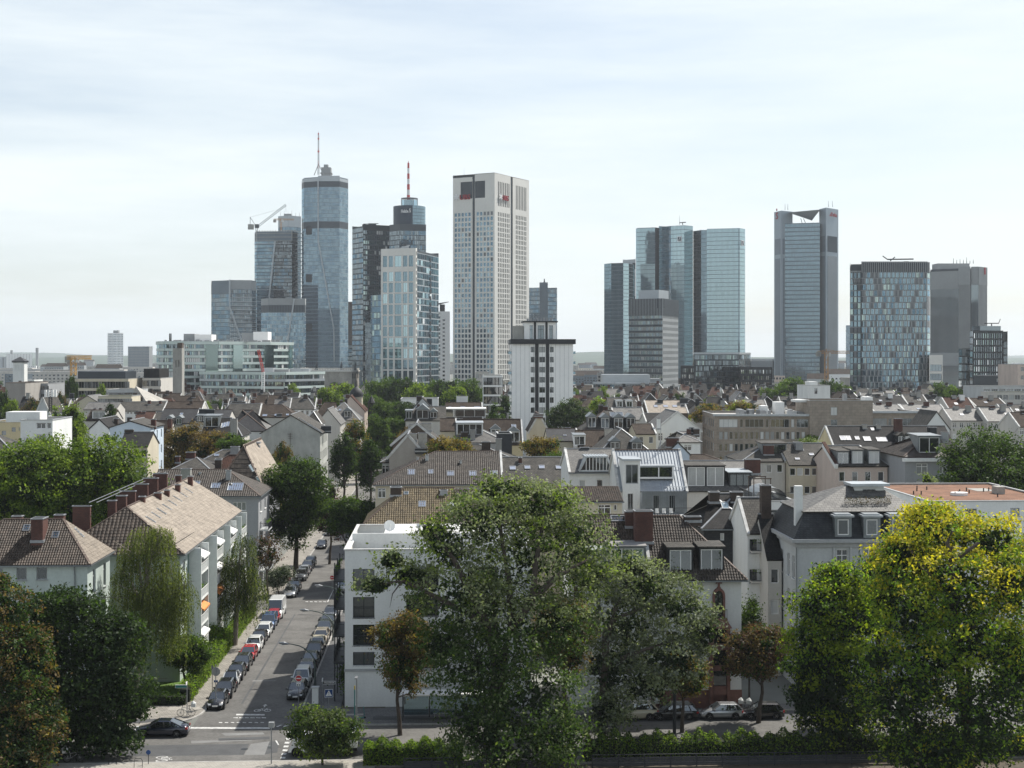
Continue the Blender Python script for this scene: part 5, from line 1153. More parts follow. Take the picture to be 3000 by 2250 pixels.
house('street wing with sunlit pinkish metal-seamed roof and brick chimneys', 640, 762, 222, 26, 1452, 1336, ax='y', zR=20.6, zE=15.2, hip=(5,0), wall='wall_grey', roof={'f':'roof_brown','r':'tile_pale','l':'roof_brown','b':'roof_brown'}, tiles=({'f':'tile_umber','r':'tile_pale','l':'tile_umber'},.5,.9,True),  # sunlight on the right slope is painted in with pale tiles
    chim=[(711,.30,1345,.9,1.3,'brick_dark'),(747,.72,1325,1.6,1.6,'metal_grey'),(640,.2,1346,1.0,.9,'brick_dark')], sky=[('r',735,1372,2.2,1.2,'glass_deep'),('r',757,1410,1.6,1.6,'glass_mid')])
house('low grey hip-roofed house with red brick chimney', 505, 612, 240, 11, 1378, 1343, hip=(3,3), wall='wall_warmgrey', roof='roof_slate', chim=[(559,.5,1324,1.5,1.2),(521,.35,1336,.7,.8)])
house('mossy slate roofed house behind brick chimneys', 572, 700, 256, 12, 1362, 1320, hip=(4,0), wall='wall_warmgrey', roof='roof_slate', sky=[('f',635,1334,.9,1.0)], chim=[(688,.4,1308,1.5,1.4,'metal_grey'),(615,.3,1345,.6,.7,'brick_dark')])
house('red tiled roof with grey boxed chimney', 592, 690, 246, 8, 1385, 1336, hip=(4,0), wall='wall_warmgrey', roof='roof_red', chim=[(641,.3,1343,1.1,1.1,'metal_grey')])

dW = 142.0
h = flat('white modern apartment block with large dark windows and roof terrace', 1010, 1556, dW, 21, 1612, 'wall_white', 'roof_gravel', near=True, fm='metal_dark', gm='glass_dark', lip='parapet', pz=1.1, depth=.35,
    win=frects(1010,dW,[(1034,1097,y0,y1) for y0,y1 in ((1667,1730),(1749,1811),(1830,1892),(1910,1950))]+[(1190,1285,y0,y1) for y0,y1 in ((1660,1725),(1742,1806),(1826,1890),(1910,1960))]+[(1370,1460,y0,y1) for y0,y1 in ((1660,1725),(1742,1806),(1826,1890),(1910,1960))]))
w1 = h
b = MB(); z = zat(1960,dW); b.box(-.06,h.w+.06,-.09,-.005,z-.25,z); b.build('ledge', ['trim_grey'], h.root)
b = MB(); b.box(.3,h.w-.3,7,7.2,h.z-1.1,h.z+.8); b.box(.3,.5,.3,7,h.z,h.z+.1); b.build('terrace_wall', ['wall_white'], h.root)
h.boxon('penthouse', 1122, 1420, 8.2, 19, 1572, 'wall_white'); h.boxon('roof_hatch', 1046, 1112, 9, 14, 1607, 'metal_dark')
b = MB(); zz = zat(1572,151); b.box(6.2,h.w-4,8.0,19.2,zz,zz+.14); b.build('penthouse_roof', ['parapet'], h.root)
b = MB()
for q in frects(1010,dW,[(1034,1097,1811,1811),(1034,1097,1892,1892),(1190,1285,1806,1806),(1190,1285,1890,1890)]): rail(b, (q[0]+.03,-.02,q[2]+.02), (q[1]-.03,-.02,q[2]+.02), 1.0, .13)
b.build('window_railing', ['metal_dark'], h.root)
for k, y in enumerate((1695,1776,1855,1932)):
    zb = zat(y,145); o = balcony(h.root, 0, 5.5, zb, 7.5, 1.25, -math.pi/2, ('metal_dark','metal_dark','metal_dark'), False, k in (0,1), H=1.15)
    m = MB(); m.box(-.05,.0,3.2,7.6,zb+.05,zb+2.3); m.build('balcony_door', ['glass_dark'], h.root)
b = MB()
for v in (2.0,5.5,9.0): b.tube([(-1.15,v,0),(-1.15,v,zat(1640,146))],.06,6)
b.build('balcony_posts', ['metal_dark'], h.root)
def dish(parent, p, r, face, mat='trim_white', name='satellite_dish', pole=.8):
    b = MB(); f = Vector(face).normalized(); p = Vector(p); u = f.cross(Vector((0,0,1))).normalized(); w = u.cross(f); n = 20; vs = [p-f*r*.22]
    for k, rr in ((1,.55),(2,1.0)):
        for i in range(n): g = 2*math.pi*i/n; vs.append(p+(u*math.cos(g)+w*math.sin(g))*r*rr-f*r*.22*(1-rr*rr))
    fs = [(0,1+i,1+(i+1)%n) for i in range(n)]+[(1+i,1+n+i,1+n+(i+1)%n,1+(i+1)%n) for i in range(n)]
    b.add(vs, fs); b.bar(p-w*r*.9, p+f*r*.9, .05, .05, 0); b.tube([p-f*r*.2, p-f*r*.3-Vector((0,0,pole))], .05, 6); return b.build(name, [mat], parent, smooth=False)
dish(h.root, (4.0,12,h.z+1.0), .62, (.25,-1,.35), pole=2.0); dish(h.root, (10.8,16,h.z+2.6), .6, (.3,-1,.35), pole=1.5)
b = MB(); b.tube([(7.2,12,zz),(7.2,12,zz+.7)],.16,8); b.tube([(7.2,12,zz+.7),(7.2,12,zz+.95)],.28,8); b.build('vent', ['zinc'], h.root)

house('cream house with ochre tiled hip roof behind white modern block', 1075, 1330, 166, 10.5, 1533, 1434, hip=(4.2,0), wall='wall_cream', roof='tile_ochre', tiles=('tile_ochre',.26,.34), gut=True, win=(2,6,1.2,1.4), chim=[(1160,.42,1426,1.3,1.0,'brick_dark'),(1300,.42,1436,.9,.9,'lead')], sky=[('f',1237,1478,.9,1.1),('f',1190,1446,.6,.6,'glass_mid')])
house('brown tiled house whose roof shows through big ash tree', 1335, 1560, 166, 10.5, 1538, 1440, wall='wall_cream', roof='tile_brown', tiles=('tile_brown',.26,.34))
house('wide umber tiled roof with five skylights and a slanting left gable', 1100, 1472, 214, 15, 1419, 1326, hip=(9.0,0), wall='wall_cream', roof='tile_umber', tiles=('tile_umber',.3,.36), gut=True, win=(2,10,1.2,1.5), par='r',
    sky=[('f',1205,1384,1.15,1.5),('f',1262,1383,.8,1.2),('f',1320,1388,1.15,1.3),('f',1385,1388,1.15,1.3),('f',1447,1387,1.15,1.3)], chim=[(1251,.36,1333,.5,.5,'zinc'),(1224,.38,1339,.3,.3,'zinc'),(1350,.3,1350,.3,.3,'zinc')])
house('grey slate roof with four skylights beside umber roof', 1476, 1664, 214, 15, 1418, 1342, wall='wall_yellow', roof='roof_slate', gut=True, win=(1,6,1.1,1.3), par='r', sky=[('f',1502,1372,.95,1.2),('f',1545,1370,.9,1.1),('f',1587,1369,.9,1.1),('f',1637,1370,.95,1.1)], chim=[(1524,.4,1340,.5,.9)])
h = house('white house with wide trapezoid glazed dormer under zinc roof', 1668, 1806, 196, 14, 1384, 1318, wall='wall_white', roof='roof_slate_pale', gut=True, par='l', win=frects(1668,196,[(1697,1716,1406,1440),(1748,1767,1405,1440),(1796,1806,1405,1440)]), chim=[(1713,.5,1310,1.2,.8,'metal_dark')])
def trap_dormer(h):
    p = h.hit('f', 1696, 1380); q = h.hit('f', 1798, 1380); y0 = p.y; x0, x1 = p.x, q.x; zb = p.z; H = zat(1341,198)-zat(1380,198); ins = 1.0; dep = 4.0
    b = MB(); b.box(x0+ins-.2,x1-ins+.2,y0-.25,y0+dep,zb+H,zb+H+.2);
    for s, xa, xb in ((1,x0,x0+ins),(-1,x1,x1-ins)):
        b.bar((xa,y0-.1,zb),(xb,y0-.1,zb+H+.1),.3,.3); b.quad((xa,y0,zb),(xb,y0,zb+H),(xb,y0+dep,zb+H),(xa,y0+.4,zb+.1))
    b.box(x0,x1,y0-.25,y0,zb-.3,zb); o = b.build('dormer', ['zinc'], h.root)
    n = 6; f = MB()
    for i in range(n+1):
        x = x0+ins+(x1-x0-2*ins)*i/n; f.box(x-.05,x+.05,y0-.08,y0,zb,zb+H)
    f.box(x0+.2,x1-.2,y0-.07,y0-.01,zb+.02,zb+.12); f.build('window_frame', ['trim_white'], o)
    g = MB(); g.add([(x0+.15,y0+.03,zb+.1),(x1-.15,y0+.03,zb+.1),(x1-ins,y0+.03,zb+H),(x0+ins,y0+.03,zb+H)],[(0,1,2,3)]); g.build('pane', ['glass_dark'], o)
    s = MB()
    for i in range(9): x = x0+ins-.2+(x1-x0-2*ins+.4)*i/8; s.bar((x,y0-.3,zb+H+.22),(x,y0+dep,zb+H+.22),.06,.08)
    s.build('roof_seams', ['zinc'], o)
trap_dormer(h)
b = MB(); b.box(h.w-.35,h.w+.35,-.6,8,0,zat(1340,196)); b.build('fire_wall', ['brick'], h.root)
house('low brown tiled annexe with cream wall beside white house', 1662, 1822, 168, 9, 1470, 1431, wall='wall_cream', roof='tile_brown', tiles=('tile_brown',.26,.34), win=frects(1662,168,[(1752,1790,1478,1512),(1798,1808,1478,1496)]), gut=True)
house('brown tiled roof half hidden behind top of ash tree', 1500, 1664, 170, 10, 1490, 1432, wall='wall_cream', roof='tile_brown', tiles=('tile_brown',.26,.34))

h = house('modern white house with standing seam zinc roof and tall window', 1812, 2012, 186, 12, 1439, 1322, wall='wall_white', roof='zinc', over=.2, par='lr', win=None)
def zinc_house(h):
    m = MB(); M4 = h.S['f'][1]; P2 = h.S['f'][2]; L = (P2[1]-P2[0]).length; Hs = (P2[3]-P2[0]).length; n = 22
    for i in range(n+1): x = .2+(L-.4)*i/n; m.bar((x,0,.04),(x,Hs,.04),.05,.1)
    m.bar((0,Hs*.08,.2),(L,Hs*.08,.2),.05,.05); m.bar((0,Hs*.55,.2),(L,Hs*.55,.2),.05,.05)
    put(m.data('roof_seams',['zinc']), 'roof_seams', h.S['f'][0])
    a = h.Mi @ pd(1829,1380,184); c = h.Mi @ pd(1877,1380,184); zt = zat(1351,184); b = MB(); rc = [(.25,c.x-a.x-.25,zat(1418,184),zat(1362,184)),(.5,c.x-a.x-.9,zat(1512,184),zat(1447,184))]
    P, an = wall_holes(b, (a.x,-1.6), (c.x,-1.6), 0, zt, rc, .3); b.quad((a.x,-1.6,0),(a.x,-1.6,zt),(a.x,3.5,zt),(a.x,1,0)); b.quad((c.x,-1.6,0),(c.x,1,0),(c.x,3.5,zt),(c.x,-1.6,zt)); o = b.build('stair_tower', ['wall_white'], h.root)
    for r in rc:
        fr, pn = win_mesh(r[1]-r[0], r[3]-r[2], 'w2', 'metal_grey', 'glass_dark', False); put(pn, 'window', o, P(r[0],r[2],.28), an)
    b = MB(); b.box(a.x-.2,c.x+.2,-1.85,4,zt,zt+.25); b.build('tower_roof', ['zinc'], o)
    p = h.hit('f', 1915, 1396); b = MB(); w_ = 2.6
    b.box(p.x-w_,p.x+w_,p.y-.6,p.y+2.2,p.z-.2,p.z+1.35); b.box(p.x-w_-.15,p.x+w_+.15,p.y-.75,p.y+2.6,p.z+1.35,p.z+1.5); o = b.build('loggia_frame', ['zinc'], h.root)
    g = MB(); g.box(p.x-w_+.2,p.x+w_-.2,p.y-.64,p.y-.6,p.z,p.z+1.25); g.build('pane', ['glass_dark'], o); f = MB(); f.box(p.x-w_,p.x+w_,p.y-.72,p.y-.645,p.z-.25,p.z); f.box(p.x+.5,p.x+.65,p.y-.7,p.y-.645,p.z,p.z+1.25); f.box(p.x+w_-.25,p.x+w_,p.y-.7,p.y-.645,p.z,p.z+1.35); f.build('window_frame', ['trim_white'], o)
    a = h.Mi @ pd(1884,1440,183); c = h.Mi @ pd(2016,1440,183); b = MB(); rc = [(3.4,5.7,zat(1504,183),zat(1452,183)),(8.6,10.9,zat(1504,183),zat(1452,183))]
    P, an = wall_holes(b, (a.x,-2.4), (c.x,-2.4), 0, zat(1441,183), [(r[0]*(c.x-a.x)/14.6,r[1]*(c.x-a.x)/14.6,r[2],r[3]) for r in rc], .2); b.quad((c.x,-2.4,0),(c.x,3,0),(c.x,3,zat(1441,183)),(c.x,-2.4,zat(1441,183))); o = b.build('attic_storey', ['zinc_dark'], h.root)
    for r in rc:
        k = (c.x-a.x)/14.6; fr, pn = win_mesh((r[1]-r[0])*k, r[3]-r[2], 'w1', 'metal_grey', 'glass_dark', False); put(pn, 'window', o, P(r[0]*k,r[2],.18), an)
    s = MB()
    for i in range(24): x = a.x+(c.x-a.x)*i/23; s.box(x-.03,x+.03,-2.47,-2.4,zat(1508,183),zat(1442,183))
    s.build('wall_seams', ['zinc_dark'], o)
    b = MB(); z = zat(1513,181); b.box(a.x,c.x+.6,-5.6,-2.4,z-.35,z); b.build('terrace', ['wall_white'], h.root); r = MB(); rail(r, (a.x,-5.5,z), (c.x+.5,-5.5,z), 1.1, .16); r.build('terrace_railing', ['metal_dark'], h.root)
    b = MB(); b.box(c.x-.3,c.x+.8,-5.7,-2,0,z-.1); b.box(a.x+.4,c.x,-5.4,-2.5,0,z-.36); b.build('lower_wall', ['wall_white'], h.root)
    b = MB()
    for x in (1.4,2.3,3.2): b.box(a.x+x,a.x+x+.45,-4.6,-4.2,z+.4,z+.46); b.box(a.x+x,a.x+x+.45,-4.25,-4.2,z+.46,z+.95); b.tube([(a.x+x+.05,-4.55,z),(a.x+x+.05,-4.55,z+.4)],.02,4); b.tube([(a.x+x+.4,-4.25,z),(a.x+x+.4,-4.25,z+.4)],.02,4)
    b.build('terrace_chairs', ['trim_white'], h.root)
zinc_house(h)
b = MB(); x = h.w*.72; b.tube([(x,6,h.zr),(x,6,h.zr+6)],[.04,.02],5);
for k in range(3): g = 2.1*k; b.bar((x+.8*math.cos(g),6+.8*math.sin(g),h.zr),(x,6,h.zr+1.4),.05,.05)
b.build('antenna', ['metal_grey'], h.root)

h = house('slate roofed house with black flat-roofed double dormer', 2016, 2240, 212, 17, 1438, 1353, wall='wall_offwhite', roof='roof_slate_pale', chim=[(2206,.3,1345,2.2,1.6),(2090,.12,1436,1.2,1.2,'brick_dark')], dorm=[('f',2040,1424,2.9,3.0,'flat','wall_dark','roof_slate','trim_white','blind','w2'),('f',2096,1424,2.9,3.0,'flat','wall_dark','roof_slate','trim_white','blind','w2'),('f',2168,1424,3.4,2.0,'flat','slate_wall','zinc','metal_dark','glass_dark','w3')])
house('tiled roof strip peeping over pale slate roof', 2003, 2125, 262, 9, 1356, 1334, hip=(0,3), wall='wall_offwhite', roof='roof_brown')
h = house('dark slate clad house with hip roof and tilted skylight', 2062, 2212, 168, 13, 1548, 1450, hip=(5.2,4.2), wall='slate_wall', roof='roof_slate_dark', gut=True, win=frects(2062,168,[(2110,2122,1562,1584),(2150,2164,1562,1584)]), chim=[(2092,.4,1440,1.2,1.1,'brick_dark'),(2158,.4,1440,1.4,1.1,'brick_dark')], sky=[('f',2124,1482,.9,1.5,'glass_mid'),('l',2062,1478,.6,1.6,'glass_mid')])
h = house('narrow white house with curved gable and wrought iron balcony', 2190, 2262, 160, 10, 1560, 1462, hip=(0,0), par='l', wall='wall_white', roof='roof_slate', win=(4,2,1.0,1.7,.7,3.4), wl=None, chim=[(2243,.05,1420,1.1,1.1,'brick_dark')])
b = MB(); b.box(1.2,2.6,-.4,.8,0,zat(1423,160)) if 0 else None
for y in (1612,1700): balcony(h.root, h.w*.5, 0, zat(y,160), 2.2, .9, 0, ('wall_offwhite','metal_dark','metal_dark'), False, True)
h = house('cream side house with steep black mansard roof', 2250, 2290, 156, 9, 1640, 1510, wall='wall_offwhite', roof='roof_slate_dark', over=.15, win=(2,1,.9,1.6,1.0,3.4))
h = flat('white roof terrace house with iron railing above mansard', 2205, 2330, 176, 12, 1470, 'wall_white', win=(1,3,1.0,1.5)); b = MB(); rail(b,(0,.1,h.z),(h.w,.1,h.z),1.1,.14); rail(b,(0,.1,h.z),(0,8,h.z),1.1,.14); b.build('railing', ['metal_dark'], h.root)
b = MB(); x = h.w*.25
for u in (h.w*.15,h.w*.55):
    for v in (3,6): b.bar((u,v,h.z-.5),(u,v,h.z+2.6),.1,.1)
b.bar((h.w*.13,3,h.z+2.6),(h.w*.57,3,h.z+2.6),.12,.14); b.bar((h.w*.13,6,h.z+2.6),(h.w*.57,6,h.z+2.6),.12,.14); b.build('pergola', ['wall_darkbrown'], h.root)
m = MB(); n = 12
for i in range(n): a0, a1 = math.pi*i/n, math.pi*(i+1)/n; m.add([(h.w*.6+2.2*-math.cos(a),vv,h.z-.5+1.9*math.sin(a)) for vv in (4,10) for a in (a0,a1)],[(0,1,3,2)])
m.build('barrel_roof', ['zinc_dark'], h.root)

dF = 141.0
h = house('white front house with brown tiled roof, two dormers and a sandstone oriel', 1906, 2172, dF, 11.5, 1690, 1517, hip=(0,5.2), wall='wall_white', roof='tile_umber', near=True, over=.5, tiles=('tile_umber',.27,.36), gut=True, par='l',
    win=frects(1906,dF,[(1950,1985,1745,1800),(1950,1985,1850,1905),(2020,2050,1745,1800),(2020,2050,1850,1905),(1950,1985,1950,2005),(2020,2050,1950,2005)]), dorm=[('f',1994,1675,2.5,2.35,'flat','slate_wall','roof_slate','trim_white','glass_dark','w2'),('f',2085,1673,2.5,2.35,'flat','slate_wall','roof_slate','trim_white','glass_dark','w2')], chim=[(1884,.30,1494,1.8,1.5),(2030,.48,1512,1.6,.8,'brick_dark')])
def oriel(h):
    z = lambda y: zat(y, dF+.2); u0 = frects(1906,dF,[(2087,2123,0,1)])[0]; a, b_ = u0[0], u0[1]; c = (a+b_)/2; w = b_-a
    m = MB()
    def arch(cx, hw, zb, zs, rise, n=9): return [(cx-hw,zb),(cx+hw,zb)]+[(cx+hw*math.cos(math.pi*i/n), zs+rise*math.sin(math.pi*i/n)) for i in range(n+1)]
    ou = arch(c, w/2, z(1810), z(1745), z(1722)-z(1745)); inn = arch(c, w*.33, z(1810), z(1748), (z(1730)-z(1748)))
    for k in range(len(ou)):
        k2 = (k+1) % len(ou)
        if k == 0: continue
        p, q, r, s = ou[k], ou[k2], inn[k2], inn[k]; m.add([(p[0],-.3,p[1]),(q[0],-.3,q[1]),(r[0],-.3,r[1]),(s[0],-.3,s[1])],[(0,1,2,3)]); m.add([(p[0],-.3,p[1]),(q[0],-.3,q[1]),(q[0],.02,q[1]),(p[0],.02,p[1])],[(0,3,2,1)]); m.add([(s[0],-.3,s[1]),(r[0],-.3,r[1]),(r[0],.02,r[1]),(s[0],.02,s[1])],[(0,1,2,3)])
    m.box(c-.09,c+.09,-.32,-.05,z(1722)-.05,z(1700)); m.box(c-.3,c+.3,-.3,-.08,z(1709),z(1705)); m.box(c-.16,c+.16,-.34,-.03,z(1724),z(1719))
    m.box(c-w*.62,c+w*.62,-.75,0,z(1816),z(1810)); m.add([(c-w*.62,-.75,z(1816)),(c+w*.62,-.75,z(1816)),(c+w*.62,0,z(1816)),(c-w*.62,0,z(1816)),(c-w*.95,-1.1,z(1836)),(c+w*.95,-1.1,z(1836)),(c+w*.95,0,z(1836)),(c-w*.95,0,z(1836))],[(0,1,5,4),(1,2,6,5),(3,0,4,7)])
    m.box(c-w*.8,c-w*.52,-1.0,0,z(1882),z(1836)); m.box(c+w*.52,c+w*.8,-1.0,0,z(1882),z(1836)); m.box(c-w*.9,c+w*.9,-1.05,0,z(1900),z(1882)); m.box(c-w*.8,c-w*.55,-1.0,0,z(2060),z(1900)); m.box(c+w*.55,c+w*.8,-1.0,0,z(2060),z(1900)); m.box(c-w*.5,c+w*.5,-.95,0,z(1960),z(1945)); m.box(c-w*.5,c+w*.5,-.95,0,z(2030),z(2005))
    o = m.build('oriel', ['sandstone'], h.root)
    g = MB(); g.add([(p[0],-.03,p[1]) for p in inn],[tuple(range(len(inn)))]); g.box(c-w*.5,c+w*.5,-.7,-.66,z(1882),z(1838)); g.box(c-w*.5,c+w*.5,-.7,-.66,z(1945),z(1900)); g.box(c-w*.5,c+w*.5,-.7,-.66,z(2005),z(1962)); g.build('pane', ['glass_dark'], o)
    r = MB(); rail(r,(c-w*.6,-.7,z(1810)),(c+w*.6,-.7,z(1810)),.9,.12); r.box(c-.04,c+.04,-.1,-.04,z(1810),z(1726)); r.build('railing', ['metal_black'], o)
oriel(h)
b = MB(); b.box(-.02,h.w+.04,-.08,-.01,0,1.9); b.build('plinth', ['sandstone'], h.root)
house('white house with brown tiled roof and boxy dormer left of parapet', 1676, 1900, dF+.4, 11.5, 1690, 1513, wall='wall_white', roof='tile_brown', near=True, over=.5, tiles=('tile_brown',.27,.36), gut=True, win=(4,5,1.3,2.0,.9,3.5), dorm=[('f',1838,1678,3.6,2.6,'flat','zinc_dark','roof_flat','trim_white','glass_green','w3'),('f',1752,1660,2.2,1.6,'flat','zinc_dark','zinc','trim_white','blind','w2')], chim=[(1865,.42,1497,2.3,1.2)], sky=[('f',1810,1520,1.5,.8,'glass_dark'),('f',1865,1522,.8,.7)])

dM = 150.0
def mansard(label, L, Rr, d, dp, ycor, ymid, ytop, inset, ridge_u, wall, win, wl, low='slate_wall', upm='roof_slate_pale', near=False, chim=()):
    x0 = (L-1500)/F*d; root = empty('mansard_house', label, 'house', (x0,d,0), ROT); w = (Rr-L)/F*d/(CS-SN*(Rr-1500)/F); ze = zat(ycor,d); zm = zat(ymid,d+inset); zt = zat(ytop,d+dp/2); h = House(); h.root, h.w, h.dp, h.d, h.ze, h.zm = root, w, dp, d, ze, zm
    h.Mw = Matrix.Translation((x0,d,0)) @ Matrix.Rotation(ROT,4,'Z'); h.Mi = h.Mw.inverted()
    mb = MB(); WN = []
    for A, B, rc in (((0,0),(w,0),win),((w,0),(w,dp),[]),((w,dp),(0,dp),[]),((0,dp),(0,0),wl)): P, an = wall_holes(mb, A, B, 0, ze, rc); WN.append((P,an,rc))
    mb.build('wall', [wall], root)
    for P, an, rc in WN:
        for r in rc: put_window(root, P, an, r, 'w2t', 'trim_white', 'glass_dark', near=near)
    o = .45; lo = [(-o,-o),(w+o,-o),(w+o,dp+o),(-o,dp+o)]; i = inset; mid = [(i,i),(w-i,i),(w-i,dp-i),(i,dp-i)]; m = MB()
    for k in range(4): k2 = (k+1)%4; m.add([(*lo[k],ze+.35),(*lo[k2],ze+.35),(*mid[k2],zm),(*mid[k],zm)],[(0,1,2,3)])
    m.build('mansard_slope', [low], root)
    m = MB(); m.box(-o-.25,w+o+.25,-o-.25,dp+o+.25,ze-.02,ze+.36); m.box(-.22,w+.22,-.22,dp+.22,ze-.55,ze-.03); m.build('cornice', ['trim_grey'], root)
    u0, u1 = ridge_u; e = .3; mo = [(i-e,i-e),(w-i+e,i-e),(w-i+e,dp-i+e),(i-e,dp-i+e)]; K = [(u0,dp/2),(u1,dp/2)]; h.S = {}
    for nme, pts in (('f',[mo[0],mo[1],K[1],K[0]]),('r',[mo[1],mo[2],K[1]]),('b',[mo[2],mo[3],K[0],K[1]]),('l',[mo[3],mo[0],K[0]])):
        p3 = [(*q, zt if q in K else zm+.02) for q in pts]; so, M4 = slab(root, p3, upm, .12); h.S[nme] = (so, M4, [Vector(q) for q in p3])
    h.hit = lambda k, px, py: None
    return h
wls = lambda dp, vs, zs, ww, hh: [(dp-v-ww, dp-v, z, z+hh) for v in vs for z in zs]
h = mansard('pale grey villa with dark slate mansard, three dormers and roof terrace', 2335, 2735, dM, 12, 1588, 1499, 1416, 1.15, (7.5,9.8), 'wall_palegrey', frects(2335,dM,[(2451,2484,1610,1668),(2530,2561,1610,1668),(2630,2662,1610,1668),(2451,2484,1730,1790),(2530,2561,1730,1790)]), wls(12,(1.0,3.2,6.2,8.4),(11.4,7.6,3.8),1.0,2.4), near=True)
mv = h
for px in (2467,2551,2627):
    p = h.Mi @ pd(px,1566,dM+.35); M4 = Matrix.Translation((p.x,p.y-.1,p.z)); b = MB(); dw, dh = 1.5, 1.75; P, an = wall_holes(b,(-dw/2-.15,-.35),(dw/2+.15,-.35),-.3,dh+.15,[(.3,dw,0,dh-.1)],.12); b.quad((-dw/2-.15,-.35,-.3),(-dw/2-.15,1.0,-.3),(-dw/2-.15,1.6,dh+.15),(-dw/2-.15,-.35,dh+.15)); b.quad((dw/2+.15,-.35,-.3),(dw/2+.15,-.35,dh+.15),(dw/2+.15,1.6,dh+.15),(dw/2+.15,1.0,-.3)); o = put(b.data('dormer',['zinc_dark']),'dormer',h.root,mat=M4)
    fr, pn = win_mesh(dw-.3,dh-.1,'w1','trim_white','glass_dark',False); put(pn,'window',o,P(.3,0,.11)); r = MB(); r.box(-dw/2-.35,dw/2+.35,-.65,1.7,dh+.15,dh+.36); r.box(-dw/2-.1,dw/2+.1,-.3,1.5,dh+.36,dh+.5); r.build('dormer_roof',['zinc'],o)
def villa_terrace(h):
    a = h.Mi @ pd(2474,1490,dM+2.6); c = h.Mi @ pd(2612,1490,dM+2.6); z = h.zm+.55; b = MB(); b.box(a.x,c.x,2.2,6,z-.7,z); o = b.build('terrace', ['trim_grey'], h.root); r = MB(); rail(r,(a.x,2.25,z),(c.x,2.25,z),1.0,.13); r.build('railing',['metal_dark'],o)
    leafbox(o,'terrace_plants',(a.x,c.x),(2.0,2.5),(z+.0,z+.9),500,.16,['leaf_dark','leaf_rust'])
    q = h.Mi @ pd(2503,1440,dM+5); s = h.Mi @ pd(2590,1440,dM+5); zt = zat(1424,dM+5); b = MB(); P, an = wall_holes(b,(q.x,4.6),(s.x,4.6),z-.3,zt,[(.9,s.x-q.x-.9,z,zt-.3)],.15); b.quad((q.x,4.6,z-.3),(q.x,4.6,zt),(q.x,7,zt),(q.x,7,z-.3)); b.quad((s.x,4.6,z-.3),(s.x,7,z-.3),(s.x,7,zt),(s.x,4.6,zt)); o2 = b.build('roof_house',['wall_white'],h.root); fr, pn = win_mesh(s.x-q.x-1.8,zt-.3-z,'w3','trim_grey','glass_dark',False); put(pn,'window',o2,P(.9,z,.14)); b = MB(); b.box(q.x-.5,s.x+.5,4.0,7.2,zt,zt+.3); b.build('roof_house_top',['zinc'],o2)
    b = MB(); b.box(a.x-5.5,a.x-4.7,1.6,2.3,h.ze+.5,zat(1424,dM+1.6)); b.build('chimney',['wall_white'],h.root)
    m = MB();
    for u in frects(2335,dM,[(2440,2446,0,1),(2490,2496,0,1),(2518,2524,0,1),(2570,2576,0,1)]): m.box(u[0],u[1],-.14,-.01,h.ze-4.5,h.ze-.56)
    m.box(-.05,h.w+.05,-.12,-.01,h.ze-5.0,h.ze-4.55); m.box(0,.5,-.15,-.01,0,h.ze-5.0); m.build('pilasters',['wall_palegrey'],h.root); d = MB(); d.tube([(-.1,-.15,0),(-.1,-.15,h.ze)],.07,6); d.build('downpipe',['zinc_dark'],h.root)
villa_terrace(h)
h = flat('white flat roofed block with rusty orange gravel roof and vents', 2722, 3120, 172, 24, 1470, 'wall_white', 'roof_orange', win=frects(2722,172,[(2732,2744,1482,1505),(2765,2790,1490,1512),(2960,2987,1488,1512),(2830,2862,1490,1512)]), pz=.12, lip='trim_grey', near=True)
h.boxon('roof_stack', 2868, 2925, 14, 18, 1440, 'concrete'); h.boxon('vent_block', 2928, 2950, 10, 12, 1428, 'concrete_warm'); b = MB()
for k in range(16): x = 1.5+k*.95; y = 5+R.uniform(0,14); b.tube([(x,y,h.z-.15),(x,y,h.z+.35)],.08,6)
b.build('vent_pipes', ['metal_dark'], h.root)
b = MB(); b.prism([(7.0+1.1*math.cos(t*.7),9+1.1*math.sin(t*.7)) for t in range(9)],h.z-.1,h.z+.25); b.build('roof_dome', ['trim_white'], h.root)
# ------------------------------------------------------------------ middle distance
h = flat('cream yellow flat-roofed house beside white loggia block', -40, 92, 292, 18, 1237, 'wall_yellow', 'roof_flat', win=frects(-40,292,[(34,46,1252,1265),(5,18,1262,1275),(55,58,1252,1262)]), swin=(1,4,.8,2.0,1.2))
h = flat('white block with open loggias and roof hut carrying antennas', 60, 154, 268, 14, 1231, 'wall_white', 'roof_flat', win=frects(60,268,[(70+k*7,74+k*7,1281,1296) for k in range(5)]+[(107,134,1239,1256),(138,150,1239,1256),(107,135,1272,1286),(140,148,1269,1278)]), fm='trim_white'); h.boxon('roof_hut', 18, 116, 4, 9, 1207, 'wall_white');
m = MB(); x, y, z = 4.2, 5, h.z+1.5
lat(m,(x,y,z),(x,y,zat(1140,273)),.5,10,0,.08)
for s in (-.9,-.3,.4,1.0): m.box(x+s-.18,x+s+.18,y-.3,y+.1,zat(1163,273),zat(1142,273),1)
m.build('antenna_mast', ['metal_dark','trim_white'], h.root)
house('dark slate hip roof beside plane tree', -90, 68, 226, 16, 1358, 1272, hip=(0,7), wall='wall_warmgrey', roof='roof_slate')
house('grey gabled roof beyond loggia block', 108, 142, 420, 16, 1205, 1166, ax='y', wall='wall_palegrey', roof='roof_slate', par='f')
flat('brown windowless block behind antenna mast', 16, 74, 520, 30, 1122, 'wall_warmgrey', 'roof_flat', lip='wall_darkbrown')
flat('grey ribbon-window block beside windowless block', 70, 140, 540, 24, 1124, 'wall_grey', 'roof_flat', win=(4,16,1.3,1.6,.8,3.0))
house('white gable end with dark roof behind plane tree', 262, 320, 300, 16, 1256, 1229, ax='y', wall='wall_white', roof='roof_slate_dark', chim=[(340,.5,1226,.8,.8,'brick_dark')])
